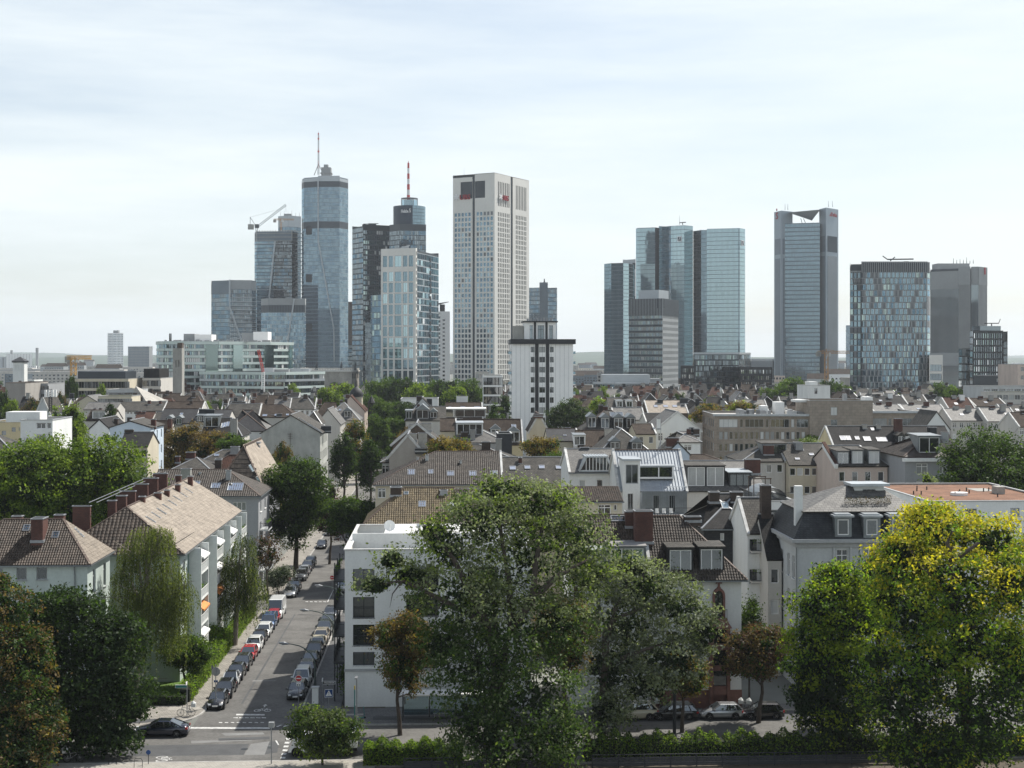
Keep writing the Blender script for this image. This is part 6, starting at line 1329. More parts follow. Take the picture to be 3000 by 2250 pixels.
h = house('pale blue house with low gable and lit side wall', 321, 441, 280, 13, 1253, 1234, ax='y', wall='wall_blue', roof='roof_slate', swin=(3,3,1.2,1.7,.8,3.2), chim=[(449,.3,1228,.9,.8,'brick'),(380,.6,1222,.9,.9,'brick_dark')])
house('low dark roof with dishes in front of blue house', 350, 432, 252, 10, 1308, 1268, wall='wall_cream', roof='roof_slate_dark', win=(2,4,1.0,1.4), chim=[(372,.5,1258,.8,.6,'brick_dark'),(385,.5,1258,.8,.6,'brick_dark')])
house('brown tiled roof behind blue house', 410, 492, 318, 12, 1296, 1234, wall='wall_offwhite', roof='roof_brown', chim=[(497,.3,1226,.9,.9)], dorm=[])
h = house('black tiled roof with pale parapet and gabled dormers', 466, 572, 370, 14, 1240, 1199, wall='wall_offwhite', roof='roof_black', par='r', dorm=[('f',496,1243,1.6,1.7,'gable'),('f',524,1243,1.6,1.7,'gable')], sky=[('f',532,1213,.8,1.1)])
house('black tiled roof with two tall dark chimneys', 574, 668, 368, 14, 1232, 1202, wall='wall_offwhite', roof='roof_black', chim=[(596,.35,1198,2.2,1.2,'metal_dark'),(616,.35,1199,2.2,1.2,'metal_dark')], dorm=[('f',566+k*18,1234,1.6,1.4,'flat') for k in (1,2,3)])
house('dark hip roof with bright right face', 668, 782, 345, 15, 1262, 1203, hip=(5,7), wall='wall_white', roof={'f':'roof_black','r':'roof_slate_pale','l':'roof_black','b':'roof_black'}, par='')  # sunlit right face of the same roof painted as paler slate
house('dark mansard roof with row of slim skylights and pale chimney', 590, 706, 318, 14, 1278, 1226, hip=(0,3), wall='wall_offwhite', roof='roof_slate_dark', sky=[('f',652+k*8,1247-k*2,.7,2.2) for k in range(3)], chim=[(685,.05,1227,1.5,1.0,'concrete')], dorm=[('f',620,1250,3.4,2.4,'flat','zinc_dark')])
house('brown roof in middle row with small vents', 664, 758, 440, 14, 1222, 1184, wall='wall_offwhite', roof='roof_slate', par='r')
house('reddish brown roof with three skylights', 762, 868, 432, 14, 1222, 1187, hip=(0,5), wall='wall_offwhite', roof='roof_brown', sky=[('f',776,1217,1.4,1.2),('f',812,1216,1.6,1.2),('f',842,1215,.9,1.1)], chim=[(800,.1,1216,1.0,1.0,'brick_dark'),(818,.05,1212,1.6,1.2,'metal_dark')])
house('long brown slate roof with pale frieze below', 340, 478, 452, 14, 1204, 1178, wall='wall_white', roof='roof_slate', par='r', win=(1,14,.7,.7,.3), chim=[(356,.5,1172,1.2,1.0,'brick_dark')])
house('brown tiled roof with many chimneys and dishes', 480, 590, 452, 14, 1206, 1178, wall='wall_offwhite', roof='roof_brown', par='r', chim=[(470,.4,1174,.8,.8),(438,.4,1173,.9,.8),(560,.4,1172,.9,.8,'brick_dark')])
house('terracotta roof with row of brick chimneys', 395, 444, 405, 10, 1230, 1208, wall='wall_offwhite', roof='roof_red', chim=[(402,.4,1206,.9,.7),(410,.4,1204,.9,.7),(422,.4,1206,.9,.7)])
house('small blue-grey slate roof', 450, 492, 395, 10, 1234, 1208, wall='wall_offwhite', roof='roof_slate')
house('pale slate roof with skylights behind round tree', 246, 340, 425, 12, 1200, 1180, wall='wall_offwhite', roof='roof_slate_pale')
house('brown roof with white dormer beside cypress', 252, 330, 385, 12, 1232, 1202, wall='wall_offwhite', roof='roof_brown', dorm=[('f',290,1226,3.6,2.0,'flat','trim_white','roof_slate')], chim=[(278,.4,1196,.7,.7),(294,.4,1195,.7,.7)])
house('small cream gable with pale metal roof', 226, 286, 480, 18, 1178, 1160, ax='y', wall='wall_cream', roof='roof_slate_pale')
flat('low cream hall with dark windows before the pyramid roof', 288, 385, 470, 14, 1161, 'wall_cream', 'roof_green', win=(1,10,1.6,1.8,.8))
flat('pale flat office with slatted roof', 312, 400, 520, 20, 1142, 'wall_palegrey', 'roof_gravel', win=(2,8,1.8,1.4))
flat('cream five storey office with dark set-back attic', 209, 376, 620, 34, 1110, 'wall_cream', 'roof_flat', win=(5,20,2.2,2.8,1.2,4.0), fm='metal_dark').boxon('attic', 228, 366, 6, 28, 1088, 'clad_dark')
flat('cream office with black mansard beside glass building', 417, 470, 640, 30, 1108, 'wall_offwhite', 'roof_flat', win=(4,6,1.8,2.6,1.0,4.0), fm='metal_dark').boxon('attic', 421, 466, 1.5, 24, 1080, 'roof_slate_dark')
def pyramid_church():
    d = 520; a, b_, c = pd(380,1175,d), pd(428,1175,d-14), pd(492,1175,d+6); pk = pd(398,1131,d-2); r = empty('church_roof', 'concrete church with crooked pyramid roof', 'church', (a.x,a.y,0)); q = lambda v: tuple(v-Vector((a.x,a.y,0))); m = MB(); bk = pd(470,1172,d+30)
    for z0 in (0,): m.add([q(a),q(b_),q(c),q(bk),q(pk)],[(0,1,4),(1,2,4),(2,3,4),(3,0,4)])
    m.build('roof', ['concrete_warm'], r); m = MB(); m.prism([q(v)[:2] for v in (a,b_,c,bk)],0,a.z+.2); m.build('wall', ['concrete'], r)
    r2 = empty('bell_tower', 'plain concrete bell tower with slit openings', 'tower', pd(506,1045,600).to_2d().to_3d()); m = MB(); w = 27/F*600; P, an = wall_holes(m,(0,0),(w,0),0,zat(1020,600),[(w*.3,w*.42,zat(1075,600),zat(1055,600)),(w*.6,w*.72,zat(1075,600),zat(1055,600)),(w*.3,w*.36,zat(1092,600),zat(1086,600))],.6); m.box(0,w,.7,4.5,0,zat(1020,600)); m.quad((0,0,0),(0,.7,0),(0,.7,zat(1020,600)),(0,0,zat(1020,600))); m.quad((w,0,0),(w,0,zat(1020,600)),(w,.7,zat(1020,600)),(w,.7,0)); m.quad((0,0,zat(1020,600)),(w,0,zat(1020,600)),(w,.7,zat(1020,600)),(0,.7,zat(1020,600))); m.build('shaft', ['concrete'], r2); m = MB(); m.box(w*.45,w*.95,1,4,zat(1020,600),zat(1004,600)); m.build('belfry', ['wall_darkbrown'], r2)
pyramid_church()
h = house('grey rendered gable house with windowed street side', 766, 938, 338, 22, 1268, 1217, ax='y', wall='wall_render', roof='roof_slate', over=.5, swin=[(v,v+1.2,z,z+2.1) for v in (1.5,4.8,8.1,11.4,14.7,18) for z in (3,6.6,10.2,13.8)], sky=[('r',905,1243,1.0,6),('r',922,1256,1.0,4)], chim=[(955,.4,1248,2.4,1.4,'metal_dark')])
b = MB(); b.tube([(h.w*.49,-.1,zat(1310,338)),(h.w*.49,-.1,zat(1268,338))],.05,5);
for k in range(3): b.bar((h.w*.49-.6,-.1,zat(1272+k*6,338)),(h.w*.49+.6,-.1,zat(1272+k*6,338)),.06,.06)
b.build('antenna', ['wall_darkbrown'], h.root)
house('small white gabled house behind grey gable', 890, 940, 372, 12, 1240, 1207, ax='y', hip=(3,0), wall='wall_white', roof='roof_slate', win=(2,2,1.2,1.7))
house('slate house row with sunlit metal ridges', 925, 996, 400, 20, 1242, 1200, ax='y', wall='wall_offwhite', roof='roof_slate_pale', swin=(3,4,1.1,1.8))
h = house('slate mansard with arched dormers and skylights', 952, 1052, 430, 16, 1231, 1180, hip=(5,5), wall='wall_offwhite', roof='roof_slate_pale', dorm=[('f',980,1222,1.8,1.9,'gable'),('f',1018,1222,2.4,2.0,'gable')], sky=[('f',972,1202,.8,1.0),('f',996,1201,.8,1.0)], chim=[(1000,.5,1172,.9,.9,'brick_dark'),(1014,.6,1168,.8,.8,'brick_dark')])
h = house('brown gable with tall red chimneys below dark dome', 986, 1068, 468, 18, 1204, 1160, ax='y', wall='wall_pink', roof='roof_red', chim=[(1018,.1,1155,1.1,1.6),(1022,.5,1176,1.0,1.0),(1039,.5,1186,1.0,1.0)])
def dome():
    d = 480; c = pd(1044,1165,d); r = empty('domed_tower', 'corner tower with dark bulbous slate dome', 'tower', (c.x,c.y,0)); R0 = 20/F*d; zb = zat(1163,d); m = MB(); m.tube([(0,0,0),(0,0,zb)],[R0*.95]*2,12); m.build('drum', ['wall_cream'], r); m = MB(); H = zat(1131,d)-zb
    pr = [(0,1.0),(.15,1.06),(.4,.98),(.62,.78),(.8,.5),(.93,.22),(1.0,.06)]; m.tube([(0,0,zb+H*a) for a,_ in pr],[R0*b for _,b in pr],16); m.build('dome', ['slate_wall'], r, smooth=True); m = MB(); m.tube([(0,0,zb+H),(0,0,zb+H+2)],[.2,.05],6); m.build('finial', ['metal_dark'], r)
    t = MB(); t.tube([(5.2,-1,0),(5.2,-1,zat(1180,d))],[1.2,1.2],8); t.tube([(5.2,-1,zat(1180,d)),(5.2,-1,zat(1158,d))],[1.4,.05],8); t.build('side_turret', ['slate_wall'], r)
dome()
h = house('wide pale timber deck roof with three skylights', 790, 905, 565, 18, 1198, 1165, wall='wall_offwhite', roof='roof_slate_pale', sky=[('f',808,1172,2.6,1.4),('f',827,1172,2.6,1.4),('f',847,1172,2.6,1.4)])
h = flat('white flat-roofed block with small windows behind slate roofs', 1174, 1284, 455, 16, 1169, 'wall_white', 'roof_gravel', win=(1,4,1.4,1.4,2.2))
house('mossy slate roof with two arched dormers', 1188, 1306, 402, 15, 1232, 1192, hip=(3,0), wall='wall_offwhite', roof='roof_slate', dorm=[('f',1238,1226,3.6,2.6,'gable'),('f',1198,1226,2.0,2.2,'flat'),('f',1270,1224,2.2,1.8,'gable')], chim=[(1226,.5,1184,.8,.8)])
house('grey gable with white verge standing above slate roof', 1206, 1270, 425, 14, 1200, 1166, ax='y', wall='wall_palegrey', roof='roof_slate', chim=[(1228,.3,1160,1.6,1.4,'brick_dark'),(1258,.3,1168,1.6,1.4,'metal_dark')])
house('brown tile roof with long white dormer strip', 1306, 1414, 412, 16, 1226, 1181, wall='wall_palegrey', roof='roof_brown', par='r', sky=[('f',1356,1197,1.3,2.2),('f',1398,1194,1.8,1.0),('f',1318,1194,.8,.8)], dorm=[('f',1360,1222,12.5,2.4,'flat','trim_grey','trim_white','trim_white','glass_house','w4')], chim=[(1354,.8,1160,3.4,2.2,'wall_white')])
house('long umber tile roof with a skylight and peaked dormers', 1350, 1532, 330, 15, 1302, 1230, wall='wall_yellow', roof='roof_brown', par='r', sky=[('f',1505,1249,1.2,1.3)], dorm=[('f',1506,1296,2.8,2.6,'gable','wall_palegrey'),('f',1452,1276,2.4,1.6,'gable','wall_palegrey')], chim=[(1488,.7,1210,.5,.5,'concrete')])
house('cream house with brown tile roof and white verge', 1290, 1336, 342, 12, 1262, 1228, wall='wall_cream', roof='roof_brown', par='r', chim=[(1346,.3,1226,1.4,1.2,'metal_dark')])
house('pale slate hip roof with wide glazed dormer', 1336, 1478, 298, 15, 1296, 1239, hip=(0,8), wall='wall_white', roof='roof_slate_pale', dorm=[('f',1376,1273,5.6,2.4,'flat','trim_white','zinc','trim_white','glass_house','w4')], chim=[(1385,.08,1258,1.0,1.0,'concrete'),(1361,.1,1265,1.4,.8,'brick_dark')])
h = flat('black cube dormer block beside slate hip roof', 1458, 1500, 290, 8, 1271, 'wall_dark', 'roof_flat', win=None)
house('slate roof with dark chimneys below glazed dormer', 1382, 1516, 262, 13, 1352, 1304, hip=(0,7), wall='wall_white', roof='roof_slate', chim=[(1424,.3,1294,1.6,1.2,'brick_dark'),(1461,.25,1285,1.1,1.0,'concrete')])
house('house with dark weathered brick gable and paired chimneys', 1150, 1292, 282, 16, 1302, 1242, ax='y', wall='brick_old', roof='roof_slate', par='f', chim=[(1244,.05,1240,2.8,1.2,'concrete_warm'),(1211,.06,1243,1.8,1.0,'concrete_warm')])
house('slate gable roof with twin weathered chimneys', 1140, 1250, 256, 14, 1338, 1276, ax='y', wall='wall_warmgrey', roof='roof_slate', par='f', chim=[(1209,.1,1270,1.5,1.1,'concrete_warm'),(1238,.1,1268,1.6,1.1,'concrete_warm'),(1234,.0,1312,2.2,1.2,'metal_dark')])
house('small dormered slate pavilion by the street', 1120, 1172, 262, 10, 1355, 1330, hip=(3,0), wall='wall_palegrey', roof='roof_slate', win=(2,3,1.2,1.6))
house('cream gable with red chimney beside black and white tower block', 1552, 1606, 345, 14, 1262, 1214, ax='y', wall='wall_cream', roof='roof_brown', par='f', chim=[(1577,.0,1213,2.2,1.0)])
house('low dark roof with sunlit parapet', 1606, 1696, 302, 13, 1292, 1258, wall='wall_cream', roof='roof_black', par='r', sky=[('f',1655,1276,.7,.6)], chim=[(1612,.6,1256,1.6,1.0),(1664,.6,1252,1.0,.8)])
h = house('villa with steep slate mansard, four dormers and bright east slope', 1712, 1872, 330, 15, 1263, 1204, hip=(5.5,5.5), wall='wall_cream', roof={'f':'roof_slate','l':'roof_slate','r':'roof_slate_pale','b':'roof_slate'}, win=(2,5,1.1,1.7), dorm=[('f',1734,1252,2.2,2.5,'gable'),('f',1773,1254,2.2,2.5,'gable'),('f',1812,1254,2.4,2.5,'gable'),('f',1848,1254,2.2,2.5,'gable')], sky=[('f',1806,1214,3.2,1.8,'glass_deep')], chim=[(1760,.7,1186,1.0,1.2,'brick_dark'),(1772,.75,1190,1.4,1.2)])  # east slope coloured lighter than the rest to show sunlight on it
house('brown tiled roof with white dormer in front of villa', 1694, 1778, 290, 12, 1308, 1263, wall='wall_offwhite', roof='roof_brown', dorm=[('f',1698,1304,2.4,2.0,'flat','trim_white')], chim=[(1783,.3,1256,1.6,1.2,'concrete_warm')])
house('dark slate hip roof with ivy and peaked dormers', 1762, 1902, 268, 14, 1322, 1259, ax='y', hip=(6,0), wall='wall_offwhite', roof='roof_slate', dorm=[('f',1802,1314,2.0,1.4,'gable'),('f',1866,1316,2.2,1.4,'gable')])
house('cream courtyard house with brown roof', 1864, 1922, 318, 14, 1272, 1244, wall='wall_cream', roof='roof_brown', win=(2,2,1.0,1.5), par='r', chim=[(1930,.3,1226,.8,.8,'wall_white')])
h = house('white gable house with grey seamed roof and plain side wall', 1918, 2052, 330, 18, 1262, 1208, ax='y', wall='wall_white', roof='roof_slate_pale', par='f', win=(3,4,1.1,1.8))
house('pale slate hip roof with small brick chimneys', 1978, 2052, 300, 12, 1296, 1266, hip=(4,4), wall='wall_white', roof='roof_slate_pale', win=(1,1,1.6,1.2), chim=[(2018,.4,1256,.8,.8),(2026,.5,1252,1.0,1.0,'metal_dark'),(2041,.4,1256,1.2,.9,'brick_dark')])
house('house with dark brick chimney and metal roof', 1952, 2020, 262, 11, 1330, 1296, ax='y', wall='wall_blue', roof='roof_slate', chim=[(1970,.1,1282,2.2,1.4)])
house('dark dormered roof in back row', 1785, 1866, 432, 13, 1196, 1166, wall='wall_offwhite', roof='roof_slate', dorm=[('f',1815,1192,2.0,1.8,'flat','trim_white'),('f',1844,1192,2.0,1.8,'flat','trim_white')], chim=[(1833,.5,1160,1.2,1.0,'brick_dark')])
house('mossy pale roofs behind mansard villa', 1800, 1890, 395, 13, 1230, 1196, wall='wall_offwhite', roof='roof_slate_pale', par='lr', chim=[(1846,.4,1210,1.0,1.0)])
h = house('pinkish tiled roof with four skylights and white gables', 1898, 2016, 420, 15, 1210, 1174, wall='wall_darkbrown', roof='tile_pale', par='lr', sky=[('f',1921,1190,1.2,1.4),('f',1950,1190,1.4,1.4),('f',1977,1190,1.4,1.4),('f',2000,1190,1.4,1.4)], chim=[(1934,.4,1170,1.6,1.2,'metal_dark'),(2004,.4,1166,2.2,1.4,'metal_dark')])
house('dark roof below pinkish tiled roof', 1893, 1960, 372, 12, 1236, 1212, wall='wall_offwhite', roof='roof_slate_dark', par='lr')
def stone_office():
    d = 402; W_ = []
    def win_row(y0, y1, lst): return [(a,b,y0,y1) for a,b in lst]
    L = 2094; x2 = 2372
    t = frects(L,d,win_row(1228,1252,[(2107,2161),(2168,2177),(2183,2237),(2243,2252),(2258,2312),(2318,2327),(2334,2368)])+win_row(1265,1287,[(2107+15.1*k,2117+15.1*k) for k in range(17)])+win_row(1300,1322,[(2107+15.1*k,2117+15.1*k) for k in range(17)])+win_row(1336,1358,[(2107+15.1*k,2117+15.1*k) for k in range(17)]), 0)
    h = flat('brown stone office building with ribbon windows and rooftop plant', L, x2, d, 26, 1215, 'stone_panels', 'roof_gravel', win=t, rz=0, fm='trim_grey', gm='glass_dark', cat='office building', wl=[(v,v+2.2,z,z+2.3) for v in (2,6,10,14,18,22) for z in (15.0,11.6,8.2)])
    b = MB(); b.box(-.6,h.w+.3,-.7,0,h.z-.4,h.z+.2); b.build('cornice', ['zinc'], h.root)
    for a, b_, y in ((2231,2250,1189),(2272,2298,1178),(2305,2335,1204)): h.boxon('air_handler', a, b_, 8, 13, y, 'trim_white')
    b = MB()
    for k in range(14): x = R.uniform(8,26); b.box(x,x+R.uniform(.6,1.6),6+R.uniform(0,6),14,h.z-.5,h.z+R.uniform(.3,1.3))
    b.build('roof_plant', ['metal_grey'], h.root)
    h = flat('tall windowless stone stair block of office building', 2372, 2557, d-1, 20, 1174, 'stone_panels', 'roof_gravel', win=frects(2372,d-1,[(2434,2453,1193,1217),(2434,2453,1229,1252),(2434,2453,1264,1290)],0), rz=0, fm='trim_grey', gm='glass_dark', cat='office building'); h.boxon('white_hut', 2333, 2372, 4, 12, 1172, 'blind_white'); h.boxon('chimney_stack', 2472, 2482, 4, 6, 1154, 'metal_grey'); h.boxon('roof_tank', 2534, 2557, 3, 8, 1163, 'trim_white')
    h = flat('right wing of stone office with wide dark windows', 2557, 2686, d+1, 20, 1206, 'stone_panels', 'roof_gravel', win=frects(2557,d+1,[(2558+0,2598,1226,1250),(2603,2612,1226,1250),(2618,2672,1226,1250)]+[(2562+15*k,2572+15*k,1264,1286) for k in range(8)],0), rz=0, fm='trim_grey', gm='glass_dark', cat='office building'); b = MB(); b.box(-.3,h.w+.6,-.7,0,h.z-.4,h.z+.2); b.build('cornice', ['zinc'], h.root)
stone_office()
house('slate house with sunken roof terrace and square brick chimney', 2176, 2300, 248, 13, 1352, 1300, hip=(6,0), wall='wall_offwhite', roof='roof_slate', par='r', win=(1,4,1.0,1.4), dorm=[('f',2268,1330,4.4,1.8,'flat','zinc_dark','roof_slate','metal_dark','glass_dark','w3')], chim=[(2251,.2,1303,1.8,1.4)])
house('grey mossy roof sprinkled with small skylights', 2312, 2440, 246, 14, 1362, 1301, wall='wall_cream', roof='roof_slate', par='', win=(2,6,1.0,1.3), sky=[('f',2348,1318,.7,.8),('f',2377,1332,.8,.8),('f',2408,1322,.8,.8),('f',2434,1318,.8,.8),('f',2389,1347,.8,.8),('f',2411,1348,.8,.8),('f',2336,1345,.8,.7)], chim=[(2338,.4,1295,1.2,2.2,'metal_grey')])
h = house('pinkish house with slate mansard and pair of white dormers', 2448, 2600, 234, 15, 1366, 1308, hip=(0,2.5), wall='wall_pink', roof='roof_slate', win=(3,4,1.0,1.6,.9), swin=(2,3,1.0,1.9), dorm=[('f',2512,1358,2.0,2.2,'flat','zinc_dark','roof_slate','trim_white','blind_white','w2'),('f',2561,1358,2.0,2.2,'flat','zinc_dark','roof_slate','trim_white','blind_white','w2'),('f',2470,1358,2.0,2.0,'flat','zinc_dark','roof_slate')], chim=[(2606,.2,1326,1.6,1.4,'metal_dark')])
b = MB(); b.bar((0,-.6,h.ze),(0,h.dp/2,h.zr+.3),.5,.8); b.build('fire_wall', ['wall_white'], h.root); b = MB(); b.bar((0,-.6,h.ze+.45),(0,h.dp/2,h.zr+.75),.6,.14); b.build('red_coping', ['roof_red'], h.root)
house('long dark roof with many skylights and white dormer windows', 2444, 2800, 300, 14, 1314, 1250, wall='wall_yellow', roof='roof_slate_dark', par='l', win=(2,18,1.0,1.3), sky=[('f',2471,1284,1.5,1.6),('f',2484,1284,1.2,1.6),('f',2511,1284,.9,1.2),('f',2540,1286,1.5,1.6),('f',2577,1288,1.3,1.5),('f',2590,1288,1.3,1.5),('f',2556,1258,.7,1.0)], dorm=[('f',2641,1303,1.6,2.0,'gable','slate_wall','roof_slate'),('f',2657,1303,1.6,2.0,'gable','slate_wall','roof_slate'),('f',2698,1303,1.6,1.8,'gable','slate_wall','roof_slate')], chim=[(2534,.46,1243,.9,.9,'concrete_warm'),(2575,.46,1244,.9,.9,'concrete_warm'),(2634,.36,1226,1.6,1.2),(2735,.3,1252,1.6,1.4,'metal_dark')])
h = house('grey house with white eaves and brown tiled hip roof', 2652, 2790, 226, 14, 1338, 1275, hip=(6,3), wall='wall_grey', roof='tile_umber', tiles=('tile_umber',.3,.36), win=frects(2652,226,[(2684,2718,1358,1390),(2752,2772,1360,1388),(2684,2718,1410,1440)]), dorm=[('f',2723,1326,3.6,2.6,'flat','zinc_dark','zinc_dark','trim_white','glass_house','w2')], sky=[('f',2692,1316,1.0,1.6,'glass_mid'),('f',2760,1284,.9,1.0)], chim=[(2718,.3,1272,1.2,2.0,'metal_dark'),(2770,.4,1266,1.0,.8,'trim_grey')]); b = MB(); b.box(-.5,h.w+.5,-.6,-.05,h.ze-.75,h.ze-.2); b.build('eaves_board', ['trim_white'], h.root)
h = house('white gable house among sunlit slate roofs', 2706, 2782, 372, 13, 1256, 1206, ax='y', wall='wall_white', roof='roof_slate', win=None)
for k, (L, Rr, d, ye, yr, rf, lb) in enumerate(((2786,2890,398,1232,1198,'roof_slate_pale','pale sunlit slate roof with central chimney stack'),(2892,2985,395,1234,1196,'roof_slate_pale','pale sunlit slate roof with skylight'),(2655,2775,430,1210,1186,'roof_slate_pale','pale long roof with glazed dormers'),(2780,2858,440,1200,1166,'roof_red','pinkish roof with white party walls'),(2858,2950,445,1190,1168,'roof_brown','brown roof behind party walls'),(2560,2650,420,1206,1186,'roof_slate_pale','pale slate roof right of stone office'),(2660,2722,470,1186,1158,'roof_slate','grey tiled roof with parapets'),(2945,3060,430,1216,1186,'roof_slate','slate roof with bay at right edge'),(2558,2660,468,1186,1162,'roof_slate_dark','dark roof with white triangle gable'),(2985,3080,360,1250,1210,'roof_brown','brown roof beside right border'))):  # first two roofs: sun glare off glossy slate put in as paler colour
    house(lb, L, Rr, d, 13, ye, yr, wall='wall_offwhite', roof=rf, par='lr', sky=[('f',L+20+R.uniform(0,40),(ye+yr)/2,1.0,1.2)], chim=[(L+15,.5,yr-8,1.3,1.2,R.choice(['brick','brick_dark','concrete'])),((L+Rr)/2,.4,yr-10,1.4,1.2,R.choice(['brick','concrete','trim_white']))], win=(2,5,1.1,1.5))
flat('white windowed stair block behind plane trees', 2366, 2432, 470, 14, 1130, 'wall_white', 'roof_gravel', win=frects(2366,470,[(2386,2395,1137,1154)])).boxon('roof_box', 2372, 2396, 3, 9, 1118, 'wall_white')
flat('pale terrace block with roof plants at right edge', 2880, 3060, 520, 20, 1133, 'wall_palegrey', 'roof_gravel', win=(2,8,2.4,1.6,.8)); flat('low garden block with dark windows at right edge', 2920, 3060, 480, 14, 1150, 'wall_offwhite', 'roof_green', win=(1,8,1.8,1.6,.8)); flat('dark flat block with long roof overhang', 2925, 3080, 640, 30, 1102, 'clad_dark', 'roof_flat', win=(2,10,4,1.6)); flat('brown roof house at right horizon', 2982, 3060, 560, 20, 1068, 'wall_pink', 'roof_flat', win=(2,3,1.2,1.6))
def bw_block():
    d = 462; L, Rr = 1499, 1679; zt = zat(1008,d); h = flat('white mid-rise block with black vertical stripes, black cornice and roof storey', L, Rr, d, 16, 1008, 'clad_white', 'roof_gravel', cat='apartment block', name='apartment_block', depth=.3, gm='glass_dark', fm='metal_dark',
        win=frects(L,d,[(a,b,1016+29.6*k,1032+29.6*k) for a,b in ((1555,1566),(1580,1597),(1611,1622)) for k in range(11)]), swin=None, wl=[(v,v+2.4,zt-3.6-3.3*k,zt-1.2-3.3*k) for v in (3,9) for k in range(10)])
    m = MB()
    for a, b in ((1567.5,1578),(1599,1609)): q = frects(L,d,[(a,b,0,1)])[0]; m.box(q[0],q[1],-.18,-.01,0,zt)
    m.build('black_stripe', ['clad_black'], h.root); m = MB(); m.box(-.4,h.w+.8,-.9,17,zt,zt+1.6); m.build('cornice', ['clad_black'], h.root)
    m = MB()
    for k in range(14): x = h.w*k/14; m.box(x-.03,x+.03,-.05,-.005,0,zt)
    m.build('panel_joints', ['clad_grey'], h.root)
    a, c = h.Mi @ pd(1536,993,d+3), h.Mi @ pd(1630,993,d+3); z2 = zat(944,d+3); m = MB(); P, an = wall_holes(m,(a.x,3),(c.x,3),zt+1.6,z2,[(u*(c.x-a.x),v*(c.x-a.x),zt+1.7,z2-1.0) for u,v in ((.17,.27),(.42,.62),(.78,.9))],.3); m.quad((a.x,3,zt+1.6),(a.x,3,z2),(a.x,13,z2),(a.x,13,zt+1.6)); m.quad((c.x,3,zt+1.6),(c.x,13,zt+1.6),(c.x,13,z2),(c.x,3,z2)); o = m.build('roof_storey', ['clad_white'], h.root)
    for u, v in ((.17,.27),(.42,.62),(.78,.9)): fr, pn = win_mesh((v-u)*(c.x-a.x), z2-zt-2.7, 'w2t', 'metal_dark', 'glass_deep', False); put(pn,'window',o,P(u*(c.x-a.x),zt+1.7,.28),an)
    m = MB(); m.box(a.x-.5,c.x+.5,2.2,13.4,z2,z2+.4)
    for u in (.3,.66): m.box(a.x+(c.x-a.x)*u,a.x+(c.x-a.x)*(u+.07),2.85,2.99,zt+1.6,z2)
    m.build('roof_storey_frame', ['clad_black'], o); m = MB(); m.box(a.x-3.6,a.x-.1,4,9,zt+1.6,zt+6); m.build('lift_house', ['concrete'], h.root)
    m = MB(); rail(m,(a.x+1,4,z2+.4),(c.x-1,4,z2+.4),1.3,.5,0,.06)
    for k in range(8): m.box(a.x+1+k*1.1,a.x+1.6+k*1.1,6,7,z2+.4,z2+R.uniform(.8,1.6))
    m.build('roof_railing', ['metal_grey'], o)
    for k in range(10):
        z = zt-3.3*(k+1); balcony(h.root, 0, 2.6, z, 3.6, 1.1, -math.pi/2, ('clad_white','metal_grey','glass_mid'), True); balcony(h.root, h.w, 3.0, z, 3.6, .9, math.pi/2, ('clad_white','metal_grey','glass_mid'), True)
bw_block()
flat('cream grid-fronted building left of black and white block', 1418, 1472, 560, 20, 1100, 'clad_white', 'roof_gravel', win=(6,5,1.9,3.0,.8,3.7), fm='metal_dark')
flat('pale five storey block between the trees', 1395, 1432, 640, 20, 1090, 'wall_offwhite', 'roof_gravel', win=(5,5,1.4,1.7))
